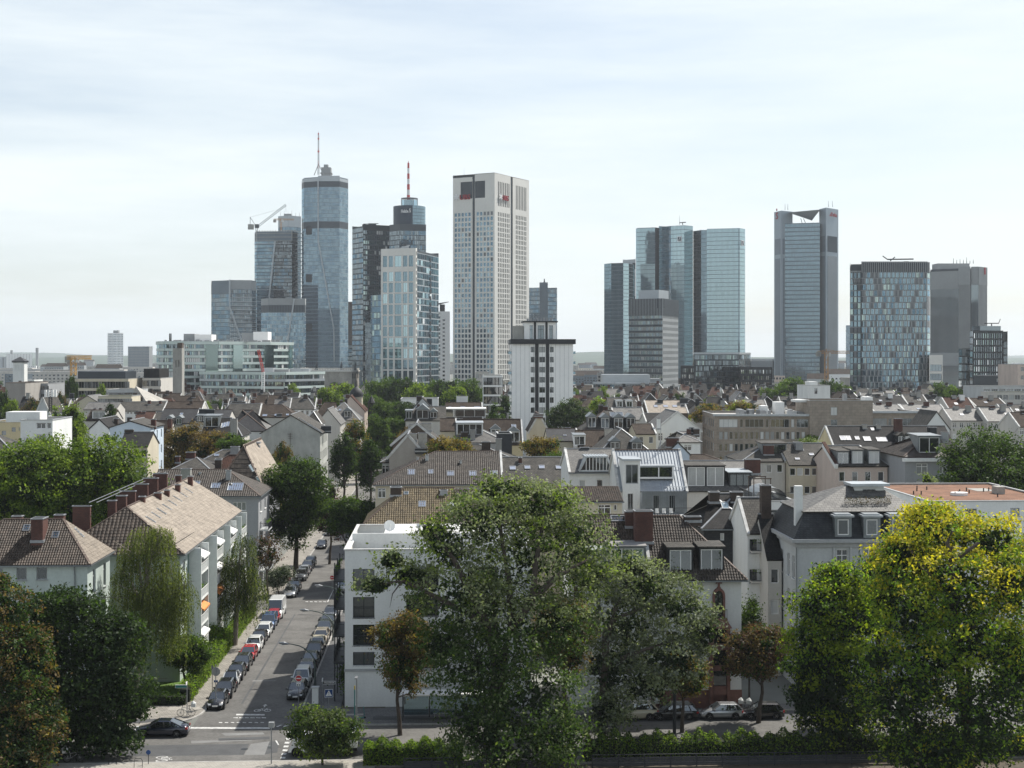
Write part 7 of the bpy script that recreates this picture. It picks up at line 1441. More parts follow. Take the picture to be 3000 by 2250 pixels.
def back_rows():
    rr = random.Random(21); walls = ['wall_white','wall_offwhite','wall_cream','wall_palegrey','wall_pink','wall_warmgrey','wall_render']; wname = {'wall_white':'white','wall_offwhite':'off-white','wall_cream':'cream','wall_palegrey':'pale grey','wall_pink':'pinkish','wall_warmgrey':'brownish grey','wall_render':'grey rendered'}; roofs = ['roof_slate','roof_slate_pale','roof_brown','roof_slate_dark','roof_red','roof_slate','roof_brown','roof_slate_dark']
    lab = {'roof_slate':'grey slate roofed house in a back row below the skyline','roof_slate_pale':'pale slate roofed house in a back row below the skyline','roof_brown':'brown tiled house in a back row below the skyline','roof_slate_dark':'dark slate roofed house in a back row below the skyline','roof_red':'red tiled house in a back row below the skyline'}
    for d in (500,535,575,620,680,745):
        px = -60+rr.uniform(0,60)
        while px < 3080:
            w = rr.uniform(46,92)*500/d
            if not (1060 < px < 1420 or 560 < px < 900 and d > 650 or 1090 < px+w < 1430):
                rf = rr.choice(roofs); zr = rr.uniform(17.5,21); ze = zr-rr.uniform(3.5,5); ax = 'x' if rr.random() < .7 else 'y'; wc = rr.choice(walls); hp = (rr.choice([0,0,3]),rr.choice([0,0,3])); pp = 'lr' if (ax == 'x' and rr.random() < .4) else ''; cmt = rr.choice(['brick','brick_dark','concrete','metal_dark']); cn = {'brick':'red brick','brick_dark':'dark brick','concrete':'concrete','metal_dark':'black metal'}[cmt]
                lb = '%s back-row house with %s %s%s roof and %s chimney' % (wname[wc], {'roof_slate':'grey slate','roof_slate_pale':'pale slate','roof_brown':'brown tile','roof_slate_dark':'dark slate','roof_red':'red tile'}[rf], 'hipped' if any(hp) else 'gabled', '' if ax == 'x' else ' front', cn)
                house(lb, px, px+w, d+rr.uniform(-8,8), 13, None, None, ax=ax, zE=ze, zR=zr, hip=hp, wall=wc, roof=rf, par=pp, group='back row: '+lb,
                      chim=[(px+w*rr.uniform(.2,.8),.45,HY+(CH-zr-1.4)*F/(d+6),1.3,1.1,cmt)], win=(1,max(2,int(w/14)),1.0,1.5), sky=())
            px += w+rr.choice([0,0,0,rr.uniform(4,26)])*500/d
    for d, n in ((860,26),(1000,22)):
        for k in range(n):
            px = rr.uniform(-40,3040)
            if 880 < px < 1420 or 1700 < px < 1990 or 2450 < px < 2740: continue
            flat('plain city block behind the house rows', px, px+rr.uniform(50,110)*600/d, d+rr.uniform(-30,30), 22, None, rr.choice(walls), rr.choice(['roof_flat','roof_gravel']), zT=rr.uniform(17,24), win=(3,7,1.6,1.6,1.0), group='plain city blocks')
back_rows()
def far_city():
    rr = random.Random(5); M_ = {}
    mats = ['clad_white','wall_offwhite','clad_grey','wall_palegrey','concrete_warm','wall_cream','clad_bluegrey']
    def proto(i):
        m = MB(); w, dp, h = rr.uniform(18,60), 14, rr.uniform(9,22); nr = int(h/3.2); nc = int(w/3.6); A = (0,0); rc = [(c*w/nc+.9,c*w/nc+2.7,r*3.2+1.0,r*3.2+2.5) for r in range(nr) for c in range(nc)]
        P, an = wall_holes(m,(0,0),(w,0),0,h,rc,.4,0,0); m.quad((0,.4,0),(w,.4,0),(w,.4,h),(0,.4,h),m=1); m.quad((w,0,0),(w,dp,0),(w,dp,h),(w,0,h)); m.quad((0,dp,0),(0,0,0),(0,0,h),(0,dp,h)); m.quad((0,0,h),(w,0,h),(w,dp,h),(0,dp,h),m=2)
        if i % 3 == 0: m.add([(0,0,h+.05),(w,0,h+.05),(w,dp,h+.05),(0,dp,h+.05),(0,dp/2,h+5),(w,dp/2,h+5)],[(0,1,5,4),(2,3,4,5),(1,2,5),(3,0,4)],2)
        return m.data('apartment_block', [mats[i % 7],'glass_deep','roof_brown' if i % 3 == 0 else 'roof_gravel'])
    P = [proto(i) for i in range(14)]
    tone = ['white','off-white','grey','pale grey','sandy','cream','blue-grey']
    for i in range(270):
        k = rr.randrange(14); d = rr.choice([rr.uniform(1150,1900),rr.uniform(1700,3200),rr.uniform(2800,4800)]); x = rr.uniform(-.40,.40)*d
        px = 1500+x/d*F
        if 880 < px < 1680 and d < 1500: x -= 900/F*d
        o = put(P[k], 'apartment_block', None, (x,d,0), rr.uniform(-.4,.4)); tag(o, 'distant %s apartment block %s' % (tone[k % 7], 'with pitched brown roof at the city edge' if k % 3 == 0 else 'with flat roof at the city edge'), 'building', 'distant %s blocks %s' % (tone[k % 7], 'with pitched roofs' if k % 3 == 0 else 'with flat roofs'))
    t = Tower('slim pale residential high-rise on left horizon', [(315,2500),(333,2490),(361,2500)], zat(976,2500), core='clad_grey', cat='high-rise', depth=24); p = t.p
    for i, n in ((0,5),(1,7)): A, B = t.seg(i); t.holes(A,B,0,t.z,cells(n,(B-A).length,.62),[(z,z+1.7) for z in [2+2.95*k for k in range(25)]],'clad_white',[('glass_blue',2),('glass_deep',1)],own=True)
    b = MB(); b.box(9,18,4,12,t.z-2,t.z+5); b.build('roof_plant', ['clad_grey'], t.root)
    t = Tower('wide stepped grey apartment slab on left horizon', [(375,2650),(437,2640),(447,2650)], zat(1015,2650), core='clad_grey', cat='high-rise', depth=24)
    A, B = t.seg(0); t.holes(A,B,0,t.z,cells(16,(B-A).length,.7),[(z,z+1.5) for z in [2+2.9*k for k in range(17)]],'clad_bluegrey',[('glass_deep',1),('clad_silver',1)],own=True); t.band(*t.seg(1),0,t.z-6,'clad_grey',0,2,'end_wall')
    for x0, x1, y, d, m_, lb in ((385,394,1020,2200,'',''),):
        pass
    t = Tower('white silo shed with grey tanks on left horizon', [(18,3000),(95,3000)], zat(1037,3000), core='clad_white', cat='silo', depth=40); t.curtain(t.p[0],t.p[1],0,t.z,9,1,[('clad_white',1)],.6,.2,0,'clad_grey')
    b = MB()
    for k in range(6): b.tube([(-30+k*9,6,0),(-30+k*9,6,t.z-6)],4.2,12)
    b.build('tanks', ['clad_silver'], t.root); b = MB(); b.tube([(62,10,0),(62,10,zat(1019,3000))],3,10); b.tube([(8,10,0),(8,10,zat(1026,3000))],2.6,10); b.build('chimney', ['clad_grey'], t.root)
    c = pd(54,1091,820); r = empty('water_tower', 'half-timbered square tower with dark pyramid cap', 'tower', (c.x-3.2,c.y,0)); zb = zat(1062,820); m = MB(); wall_holes(m,(0,0),(6.4,0),0,zb,[(1,1.8,zb-5,zb-1.5),(2.8,3.6,zb-5,zb-1.5),(4.6,5.4,zb-5,zb-1.5)],.3); m.box(.02,6.38,.35,6,0,zb); m.build('shaft',['wall_white'],r); m = MB(); m.prism([(-.5,-.5),(6.9,-.5),(6.9,6.5),(-.5,6.5)],zb,zb+.8); m.add([(-.8,-.8,zb+.8),(7.2,-.8,zb+.8),(7.2,6.8,zb+.8),(-.8,6.8,zb+.8),(3.2,3,zat(1050,820)+1)],[(0,1,4),(1,2,4),(2,3,4),(3,0,4)]); m.build('cap',['wall_dark'],r)
    for k in range(5): pass
far_city()
# ------------------------------------------------------------------ streets and pavements (street-grid coordinates a, b)
def absheet(name, pts, mat, z, kind='structure'):
    m = MB(); o = ab(*pts[0]); m.add([(p[0]-pts[0][0],p[1]-pts[0][1],0) for p in pts],[tuple(range(len(pts)))]); q = m.build(name, [mat], None, (o.x,o.y,z), ROT); q['kind'] = kind; return q
def abslab(name, pts, mat, z1=.13, parent=None, km='kerb', kind='structure'):
    o = ab(*pts[0]); L = [(p[0]-pts[0][0],p[1]-pts[0][1]) for p in pts]; m = MB(); m.prism(L, 0, z1); q = m.build(name, [mat], None, (o.x,o.y,0), ROT); q['kind'] = kind
    return q, L
def kerbs(pav, L, idx, z1=.13, step=2.0):
    C = {}
    for i in idx:
        p, q = Vector(L[i]), Vector(L[(i+1) % len(L)]); n = max(1, round((q-p).length/step)); t = (q-p)/n; ang = math.atan2(t.y,t.x); l = round(t.length,2)
        if l not in C: m = MB(); m.box(.015,l-.015,-.07,.13,0,z1+.012); C[l] = m.data('kerb_stone', ['kerb'])
        for k in range(n): s = p+t*k; put(C[l], 'kerb_stone', pav, (s.x,s.y,0), ang)
LK_, RK_ = -23.7, -14.2
absheet('road', [(LK_-.2,135.0),(RK_+.2,135.0),(RK_+.2,700),(LK_-.2,700)], 'asphalt', .006)
absheet('cross_road', [(-140,123.4),(140,123.4),(140,135.6),(-140,135.6)], 'asphalt', .010)
absheet('side_road', [(-90,197),(60,197),(60,206.5),(-90,206.5)], 'asphalt', .014)
absheet('parking_lane', [(2,135.5),(70,135.5),(70,139.2),(2,139.2)], 'asphalt_patch', .006)
arc = lambda ca, cb, r, a0, a1, n=6: [(ca+r*math.cos(math.radians(a0+(a1-a0)*i/n)), cb+r*math.sin(math.radians(a0+(a1-a0)*i/n))) for i in range(n+1)]
Lp = [(-120,135.4),(-30.6,135.4)]+arc(-29.6,141.3,5.9,-90,0)[1:]+[(LK_,196.8),(-26.6,196.8),(-26.6,143.6),(-120,143.6)]
p, L = abslab('pavement', Lp, 'paving', .13); kerbs(p, L, range(0,8))
Rp = [(-8.6,135.4),(2,135.4),(2,139.2),(70,139.2),(70,141.6),(-10.4,141.6),(-10.4,196.8),(RK_,196.8),(RK_,140.6)]+arc(-9.0,140.6,5.2,180,270)[1:]
p, L = abslab('pavement', Rp, 'paving_dark', .13); kerbs(p, L, [0,1,2,7]+list(range(8,14)))
p, L = abslab('pavement', [(-140,116),(-6,116),(-6,123.6),(-140,123.6)], 'paving_light', .13); kerbs(p, L, [2])
p, L = abslab('pavement', [(-6,121.5),(120,121.5),(120,123.6),(-6,123.6)], 'paving', .13); kerbs(p, L, [2])
p, L = abslab('pavement', [(-40,206.8),(LK_,206.8),(LK_,420),(-28.4,420),(-28.4,211),(-40,211)], 'paving', .13); kerbs(p, L, [1], step=4)
p, L = abslab('pavement', [(RK_,206.8),(-4,206.8),(-4,211),(-10.4,211),(-10.4,420),(RK_,420)], 'paving', .13); kerbs(p, L, [5], step=4)
absheet('cycle_path', [(-120,136.3),(-31,136.3),(-28.2,137.1),(-27.2,138.4),(-120,138.4)], 'asphalt_patch', .136)
absheet('tactile_strip', [(-27.4,141.7),(-24.1,141.7),(-24.1,143.0),(-27.4,143.0)], 'paving_light', .137)
absheet('cycle_path', [(-7,137.0),(1.8,137.0),(1.8,138.4),(-7,138.4)], 'asphalt_patch', .136)
absheet('tactile_strip', [(-13.2,138.9),(-8,138.9),(-8,139.5),(-13.2,139.5)], 'paving_light', .137)
absheet('lawn', [(-62,143.7),(-26.7,143.7),(-26.7,196),(-62,196)], 'lawn', .02); absheet('garden_soil', [(-10.3,141.7),(-6,141.7),(-6,190),(-10.3,190)], 'soil', .02)
absheet('verge', [(-6,112),(140,112),(140,121.4),(-6,121.4)], 'soil', .03)
def mark(name, quads, mat='marking', z=.018):
    m = MB();
    for q in quads: m.add([tuple(gp(*p, 0))[:2]+(z,) for p in q],[tuple(range(len(q)))])
    o = m.build(name, [mat]); o['kind'] = 'structure'; return o
def hbar(x0, x1, y, t): return [(x0,y-t/2),(x1,y-t/2+.5),(x1,y+t/2+.5),(x0,y+t/2)]
mark('stop_line', [hbar(692,775,2094,4)]); mark('edge_line', [hbar(546,790,2133,4.5)])
for y, x0, n, w, st in ((2103,684,6,13,16.5),(2117,641,8,10,17.5)):
    for k in range(n): mark('dash_marking', [hbar(x0+k*st,x0+k*st+w,y,2.2)])
for k in range(3): mark('hatch_marking', [[(788+k*20,2130-k*.5),(794+k*20,2130),(808+k*20,2124),(802+k*20,2124)]])
for k in range(9): y = 2141+k*11; mark('crosswalk_stripe', [[(844-k*3,y),(858-k*3,y),(856-k*3,y+5),(842-k*3,y+5)]])
for k in range(5): mark('dash_marking', [hbar(895+k*13,903+k*13,1763,1.6)])
mark('edge_line', [[(958,1764),(961,1764),(978,1728),(976,1728)]])
mark('edge_line', [hbar(330,372,2174,1.8)]); mark('lane_line', [[(806,2170),(811,2170),(818,2183),(814,2183)]])
def bike_mark(px, py, s, rot=0, arrow=None, flip=1):
    c = gp(px,py); m = MB(); n = 14
    def ring(cx, cy, r, w=.07):
        for i in range(n):
            a0, a1 = 2*math.pi*i/n, 2*math.pi*(i+1)/n; m.add([(cx+r*math.cos(a),cy+r*math.sin(a)*1.5,0) for a,r in ((a0,r),(a1,r),(a1,r-w),(a0,r-w))],[(0,1,2,3)])
    ring(-.62*s,0,.42*s,.09); ring(.62*s,0,.42*s,.09)
    for p, q in (((-.62,0),(-.2,.75)),((-.2,.75),(.1,0)),((.1,0),(-.62,0)),((-.2,.75),(.45,.75)),((.1,0),(.45,.75)),((.62,0),(.38,1.0)),((.3,1.0),(.55,1.0)),((-.35,.9),(-.05,.9))): m.bar((p[0]*s,p[1]*s,0),(q[0]*s,q[1]*s,0),.08,.002)
    if arrow: m.bar((0,1.6*s,0),(0,2.5*s,0),.14,.002); m.add([(-.3*s,2.4*s,.001),(.3*s,2.4*s,.001),(0,3.1*s,.001)],[(0,1,2)])
    o = m.build('cycle_marking', ['marking'], None, (c.x,c.y,.019), ROT+rot); o['kind'] = 'structure'
bike_mark(769,2082,.82,0,True); bike_mark(474,2224,.85,math.radians(-80))
for q, mt in (([(735,2180),(790,2172),(775,2212),(716,2212)],'asphalt_light'),([(648,2148),(770,2146),(776,2152),(660,2156)],'asphalt_light'),([(560,2171),(745,2166),(735,2170),(560,2178)],'asphalt_light'),([(790,2172),(818,2172),(812,2205),(776,2210)],'asphalt_patch'),([(640,2163),(790,2158),(790,2166),(640,2170)],'asphalt_patch'),([(250,2186),(730,2180),(714,2212),(250,2218)],'asphalt_patch'),([(742,1993),(812,1992),(806,1996),(738,1997)],'asphalt_light')):
    mark('road_patch', [q], mt, .0145)
mark('gutter_strip', [[(880,2018),(886,2018),(955,1800),(952,1800)],], 'kerb', .0135)
mark('gutter_strip', [[(705,2062),(712,2062),(866,1800),(862,1800)],], 'asphalt_patch', .0135)
for px, py in ((716,2195),(860,1985)): c = gp(px,py); m = MB(); m.disc((0,0,0),.33,(0,0,1),.004,16); m.build('manhole_cover', ['metal_dark'], None, (c.x,c.y,.0185))['kind'] = 'structure'
# ------------------------------------------------------------------ trees
def crown_points(rs, n, lobes, sig, surf=.30):
    wts = np.array([l[3]*l[4]+l[4]*l[5]+l[3]*l[5] for l in lobes]); wts = wts/wts.sum(); K = max(8, n//34)
    li = rs.choice(len(lobes), K, p=wts); d = rs.normal(size=(K,3)); d[:,2] += .25; d /= np.linalg.norm(d,axis=1,keepdims=True)
    rr = 1-surf*rs.rand(K)**1.5; La = np.array(lobes)[li]; cc = La[:,:3]+d*rr[:,None]*La[:,3:6]
    ci = rs.randint(0,K,n); g = rs.normal(size=(n,3))*sig; g[:,2] *= .62; return cc[ci]+g, d[ci], ci, rr[ci], li[ci]
def auto_lobes(rs, H, rx, ry, z0, k, f=(.30,.46)):
    cz, rz = (H+z0)/2, (H-z0)/2; L = [(0,0,cz,rx*.62,ry*.62,rz*.7)]
    for i in range(k):
        d = rs.normal(size=3); d[2] = d[2]*.9+.15; d /= np.linalg.norm(d); q = rs.uniform(*f); r = 1-q
        L.append((d[0]*rx*r, d[1]*ry*r, cz+d[2]*rz*r, rx*q, ry*q, rz*q*.85))
    return L
def tree(name, label, base_p, H, rx, ry, z0, mats, wts, n, leaf, k=14, seed=1, tr=.35, bark='bark', sig=.42, lobes=None, droop=0.0, up=.45, group=None, tiers=None, limbs=True, trunk_top=None, cat='tree', extra=None, asp=.55, surf=.3, inner='leaf_dark'):
    rs = np.random.RandomState(seed); root = empty(name, label, cat, base_p, 0, group); L = lobes or auto_lobes(rs, H, rx, ry, z0, k)
    c, out, ci, rr, li = crown_points(rs, n, L, sig, surf); V, _ = leaves(c, rs, leaf, 1, out=out, up=up, droop=droop, asp=asp)
    p = np.array(wts, float); p /= p.sum(); cm = rs.choice(len(mats), ci.max()+1, p=p); mi = cm[ci]; fl = rs.rand(n) < .22; mi[fl] = rs.choice(len(mats), fl.sum(), p=p)
    if tiers: mi = tiers(c, out, rr, mi, rs, ci)
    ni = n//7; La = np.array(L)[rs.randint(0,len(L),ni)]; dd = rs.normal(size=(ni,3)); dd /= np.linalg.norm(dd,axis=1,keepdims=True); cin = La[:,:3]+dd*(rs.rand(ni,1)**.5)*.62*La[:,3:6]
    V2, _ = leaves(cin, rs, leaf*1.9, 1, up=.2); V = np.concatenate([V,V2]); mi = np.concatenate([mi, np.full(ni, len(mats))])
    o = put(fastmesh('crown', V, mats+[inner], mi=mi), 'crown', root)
    b = MB(); zt = trunk_top or (z0+(H-z0)*.55); bend = (rs.uniform(-.4,.4), rs.uniform(-.4,.4)); mid = (bend[0], bend[1], max(z0*.9,zt*.4))
    b.tube([(0,0,-.15),(bend[0]*.3,bend[1]*.3,mid[2]*.5),mid,(bend[0]*.6,bend[1]*.6,zt)],[tr*1.25,tr,tr*.8,tr*.3],9)
    if limbs:
        for l in L[1:]:
            f = rs.uniform(.05,.75); s = Vector(mid).lerp(Vector((bend[0]*.6,bend[1]*.6,zt)), f); e = Vector((l[0],l[1],l[2])); m_ = s.lerp(e,.5)+Vector((rs.normal()*.3,rs.normal()*.3,-.25)); b.tube([s,m_,e],[tr*.42,tr*.26,tr*.08],6)
            for q in range(3): t = e+Vector((rs.normal()*l[3]*.6,rs.normal()*l[4]*.6,rs.normal()*l[5]*.5)); b.tube([m_.lerp(e,.4),t],[tr*.14,tr*.04],4)
    if extra: extra(b)
    b.build('trunk', [bark], root); return root
def weeping(name, label, base_p, H, lobes, mats, nst, seed, lean=0, group=None):
    rs = np.random.RandomState(seed); root = empty(name, label, 'tree', base_p, 0, group); P = []; O = []; M_ = []
    w = np.array([l[3]*l[4] for l in lobes]); w = w/w.sum()
    for s in range(nst):
        l = lobes[rs.choice(len(lobes), p=w)]; d = rs.normal(size=3); d[2] = abs(d[2])*.8+.1; d /= np.linalg.norm(d); r = rs.uniform(.45,1)
        p = np.array([l[0]+d[0]*l[3]*r, l[1]+d[1]*l[4]*r, l[2]+d[2]*l[5]*r]); ln = rs.uniform(.8,1)*l[6]*rs.uniform(.35,1); k = max(4,int(ln/.16)); t = np.linspace(0,1,k)
        pts = p+np.stack([d[0]*.5*np.sin(t*1.5)+rs.normal(size=k)*.05, d[1]*.5*np.sin(t*1.5)+rs.normal(size=k)*.05, .15*np.sin(t*2)-t*ln],1); P.append(pts); O.append(np.tile(d,(k,1))*.4); M_ += [rs.choice(len(mats))]*k
    c = np.concatenate(P); V, _ = leaves(c, rs, .24, 1, out=np.concatenate(O), up=.2, droop=1.6, asp=.42); put(fastmesh('crown', V, mats, mi=M_), 'crown', root)
    b = MB(); top = H*.8; b.tube([(0,0,-.1),(lean*.25,.1,H*.22),(lean*.6,.2,H*.5),(lean,.2,top)],[.34,.28,.2,.06],8)
    for l in lobes:
        s = Vector((lean*.5,.15,H*rs.uniform(.35,.6))); e = Vector((l[0],l[1],l[2]+l[5]*.6)); b.tube([s,s.lerp(e,.5)+Vector((0,0,.6)),e,e+Vector((rs.normal()*.5,rs.normal()*.5,-1.6))],[.14,.10,.05,.02],6)
        for q in range(3): e2 = e+Vector((rs.normal()*l[3]*.7,rs.normal()*l[4]*.7,rs.normal()*.5-.4)); b.tube([s.lerp(e,.6),s.lerp(e2,.9)+Vector((0,0,.5)),e2],[.05,.035,.015],4)
    b.build('trunk', ['bark_pale'], root); return root
GD = lambda px, d: Vector(((px-1500)/F*d, d, 0))
b0 = GD(1440,124)
PX = lambda px, py, dd, bp=b0: ((px-1500)/F*dd-bp.x, dd-bp.y, zat(py,dd))
def lob(px, py, w, hgt, dd, dep=None, bp=b0): x, y, z = PX(px,py,dd,bp); k = dd/F; return (x,y,z,w/2*k,(dep or w*.8)/2*k,hgt/2*k)
ash = [lob(1540,1500,330,190,126),lob(1400,1530,260,200,124),lob(1670,1580,280,220,126),lob(1310,1610,190,170,123),lob(1540,1650,380,300,125),lob(1720,1680,200,160,128),lob(1200,1690,150,80,122),lob(1100,1715,120,60,121),lob(1270,1560,120,90,125),lob(1350,1760,330,240,122),lob(1500,1850,380,300,122),lob(1640,1830,240,220,124),lob(1400,1960,320,260,120),lob(1560,2050,340,260,119),lob(1390,2120,220,240,119),lob(1640,2170,240,200,118),lob(1480,2200,380,180,117),lob(1290,1900,150,170,121),lob(1620,1470,180,110,128),lob(1470,1440,220,110,127),lob(1150,1640,110,70,122)]
def ash_limbs(b):
    P = lambda px, py, dd=122: Vector(PX(px,py,dd))
    b.tube([P(1440,2235,124)+Vector((0,0,.3)),P(1452,2080,122),P(1470,1930,122),P(1500,1840,122)],[.75,.66,.56,.45],10)
    b.tube([P(1462,1960,122),P(1425,1830,121.5),P(1380,1740,121),P(1330,1640,122),P(1270,1560,123)],[.5,.42,.34,.22,.08],9)
    b.tube([P(1500,1840,122),P(1560,1755,121.5),P(1630,1690,122),P(1720,1640,124)],[.42,.34,.24,.08],9); b.tube([P(1560,1755,121.5),P(1570,1650,123),P(1590,1540,125),P(1600,1460,126)],[.3,.24,.16,.05],8)
    b.tube([P(1425,1830,121.5),P(1300,1760,121),P(1180,1700,121),P(1100,1715,120.6)],[.26,.2,.12,.03],7); b.tube([P(1500,1840,122),P(1490,1700,123),P(1470,1580,124),P(1460,1470,126)],[.34,.26,.18,.06],8)
    for px, py in ((1220,1740),(1150,1740),(1280,1790),(1330,1830)): b.tube([P(px+30,py-40,121),P(px,py,120.6),P(px-8,py+40,120.4)],[.08,.05,.015],5)
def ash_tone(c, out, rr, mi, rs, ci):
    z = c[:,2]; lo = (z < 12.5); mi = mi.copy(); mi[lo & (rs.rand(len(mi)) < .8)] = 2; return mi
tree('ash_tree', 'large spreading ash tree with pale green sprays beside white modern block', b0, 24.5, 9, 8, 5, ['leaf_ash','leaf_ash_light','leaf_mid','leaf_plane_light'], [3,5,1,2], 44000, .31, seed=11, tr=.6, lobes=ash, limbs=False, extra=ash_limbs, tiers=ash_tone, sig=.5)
b1 = GD(1760,128)
ash2 = [lob(1900,1720,260,150,130,bp=b1),lob(1985,1790,240,200,130,bp=b1),lob(2060,1850,120,130,130,bp=b1),lob(1830,1830,230,230,130,bp=b1),lob(1960,1930,260,160,129,bp=b1),lob(1790,1960,180,200,128,bp=b1),lob(1890,2010,220,130,128,bp=b1),lob(1780,2090,160,140,127,bp=b1),lob(1850,1660,140,80,131,bp=b1)]
def ash2_limbs(b):
    P = lambda px, py, dd=128: Vector(PX(px,py,dd,b1))
    b.tube([P(1762,2190,128),P(1768,2020,128),P(1775,1890,128),P(1800,1790,128.5),P(1850,1690,130)],[.4,.36,.3,.2,.06],8); b.tube([P(1770,1960,128),P(1840,1920,128),P(1900,1900,128),P(1990,1870,129)],[.24,.2,.14,.04],7); b.tube([P(1790,1820,128),P(1880,1780,129),P(1970,1740,130)],[.2,.14,.04],7)
tree('ash_tree', 'silvery green ash tree leaning in front of white house with oriel', b1, 16.5, 6, 5, 3, ['leaf_ash_light','leaf_ash','leaf_grey'], [5,3,3], 18000, .30, seed=12, tr=.3, lobes=ash2, limbs=False, extra=ash2_limbs, sig=.42)
b2 = GD(2840,119)
yel = [lob(2760,1560,300,170,124,bp=b2),lob(2900,1600,260,190,122,bp=b2),lob(2660,1660,260,190,122,bp=b2),lob(2800,1720,300,240,119,bp=b2),lob(2960,1720,200,260,118,bp=b2),lob(2680,1800,260,260,119,bp=b2),lob(2860,1880,340,300,117,bp=b2),lob(2700,1960,260,240,117,bp=b2),lob(2980,1960,220,300,116,bp=b2),lob(2600,1760,120,160,121,bp=b2),lob(2640,2080,280,260,116,bp=b2),lob(2880,2110,340,300,115,bp=b2),lob(2580,1930,140,100,117,bp=b2),lob(2740,2220,340,160,115,bp=b2),lob(2640,1620,170,110,122,bp=b2),lob(2720,1505,140,80,125,bp=b2)]
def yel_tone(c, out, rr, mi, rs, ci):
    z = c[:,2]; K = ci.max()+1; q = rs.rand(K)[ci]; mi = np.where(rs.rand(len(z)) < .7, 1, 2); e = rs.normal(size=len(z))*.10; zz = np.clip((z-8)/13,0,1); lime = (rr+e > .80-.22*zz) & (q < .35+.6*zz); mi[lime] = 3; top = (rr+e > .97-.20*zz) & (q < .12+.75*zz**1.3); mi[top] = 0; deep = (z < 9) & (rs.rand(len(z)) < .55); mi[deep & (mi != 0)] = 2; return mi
def yel_limbs(b):
    P = lambda px, py, dd=119: Vector(PX(px,py,dd,b2))
    b.tube([P(2840,2240),P(2830,2080,118),P(2800,1900,118),P(2795,1720,118.5),P(2785,1600,119)],[.55,.48,.4,.3,.2],9); b.tube([P(2795,1680,118.5),P(2775,1590,118),P(2790,1555,118)],[.2,.17,.15],8); b.tube([P(2800,1640,118),P(2840,1610,117.5),P(2868,1590,117.5)],[.18,.15,.13],8); b.tube([P(2830,2080,118),P(2740,2030,117),P(2650,1980,117)],[.3,.2,.06],7)
    b.tube([P(2780,2245,117),P(2700,2160,116.5),P(2645,2090,116)],[.4,.34,.22],8); b.tube([P(2800,1900,118),P(2900,1780,118),P(2960,1680,118)],[.3,.2,.06],7); b.tube([P(2796,1760,118),P(2700,1660,120),P(2660,1600,121)],[.26,.18,.05],7)
tree('golden_tree', 'tall tree with bright yellow shoots and pruned bare stubs', b2, 23, 8, 7, 3, ['leaf_yellow','leaf_bright','leaf_dark','leaf_lime'], [2,2,2,2], 46000, .32, seed=13, lobes=yel, limbs=False, extra=yel_limbs, tiers=yel_tone, sig=.48, surf=.42)
b3 = GD(2430,127)
lim = [lob(2470,1720,190,140,128,bp=b3),lob(2400,1790,190,170,127,bp=b3),lob(2490,1830,220,220,127,bp=b3),lob(2380,1920,180,220,126,bp=b3),lob(2470,1980,260,240,126,bp=b3),lob(2370,2060,150,140,126,bp=b3),lob(2460,2110,240,160,125,bp=b3),lob(2440,1680,110,70,129,bp=b3)]
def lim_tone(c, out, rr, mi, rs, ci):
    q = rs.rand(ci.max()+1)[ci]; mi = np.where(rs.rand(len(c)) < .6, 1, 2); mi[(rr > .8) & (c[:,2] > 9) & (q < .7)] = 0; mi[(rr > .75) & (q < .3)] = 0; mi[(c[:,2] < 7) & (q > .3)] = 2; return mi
tree('lime_tree', 'round tree with fresh lime green top and dark skirt', b3, 17.5, 5, 5, 2, ['leaf_lime','leaf_bright','leaf_dark'], [1,1,1], 24000, .32, seed=14, lobes=lim, tiers=lim_tone, tr=.3, sig=.42, surf=.42)
tree('dark_tree', 'dark green tree wedged between yellow tree and mansard villa', GD(2575,138), 17.2, 2.6, 2.6, 5, ['leaf_dark','leaf_mid'], [3,2], 9000, .32, seed=15, tr=.25)
tree('chestnut_tree', 'browning chestnut street tree beside dark lamp post', GD(2222,136), zat(1810,136), 3.7, 3.4, 3.2, ['leaf_rust','leaf_purple','leaf_mid'], [5,2,1.5], 15000, .27, seed=16, tr=.2, sig=.34)
tree('chestnut_tree', 'thin golden brown street tree behind the hedge', GD(1998,132.5), zat(1905,132), 2.6, 2.4, 3.0, ['leaf_gold','leaf_rust','leaf_plane'], [4,3,2], 9000, .26, seed=17, tr=.17, sig=.32)
tree('chestnut_tree', 'slender rusty chestnut tree in front of white modern block', GD(1172,131.5), zat(1780,131.5), 3.3, 3.0, 2.9, ['leaf_rust','leaf_gold','leaf_mid'], [5,2,2], 13000, .25, seed=18, tr=.19, sig=.33, k=18)
tree('rust_tree', 'small rust coloured tree behind ash tree', GD(1660,134), zat(1735,134), 3.4, 3.0, 4.5, ['leaf_rust','leaf_gold'], [3,1], 7000, .27, seed=19, tr=.2)
b4 = GD(150,127)
dk = [lob(190,1800,280,150,128,bp=b4),lob(300,1880,260,180,127,bp=b4),lob(120,1900,260,220,127,bp=b4),lob(330,2010,220,200,126,bp=b4),lob(220,2030,300,240,126,bp=b4),lob(380,2080,110,110,125,bp=b4),lob(260,2150,260,160,125,bp=b4),lob(350,2160,130,90,124,bp=b4),lob(100,2080,240,260,126,bp=b4),lob(350,1840,120,90,128,bp=b4),lob(170,1755,130,60,129,bp=b4)]
tree('dark_tree', 'dark glossy green tree overhanging the junction', b4, 14, 6, 5, 2, ['leaf_dark','leaf_mid','leaf_dark'], [5,2,3], 30000, .34, seed=20, lobes=dk, tr=.35, sig=.42)
b5 = GD(-10,121)
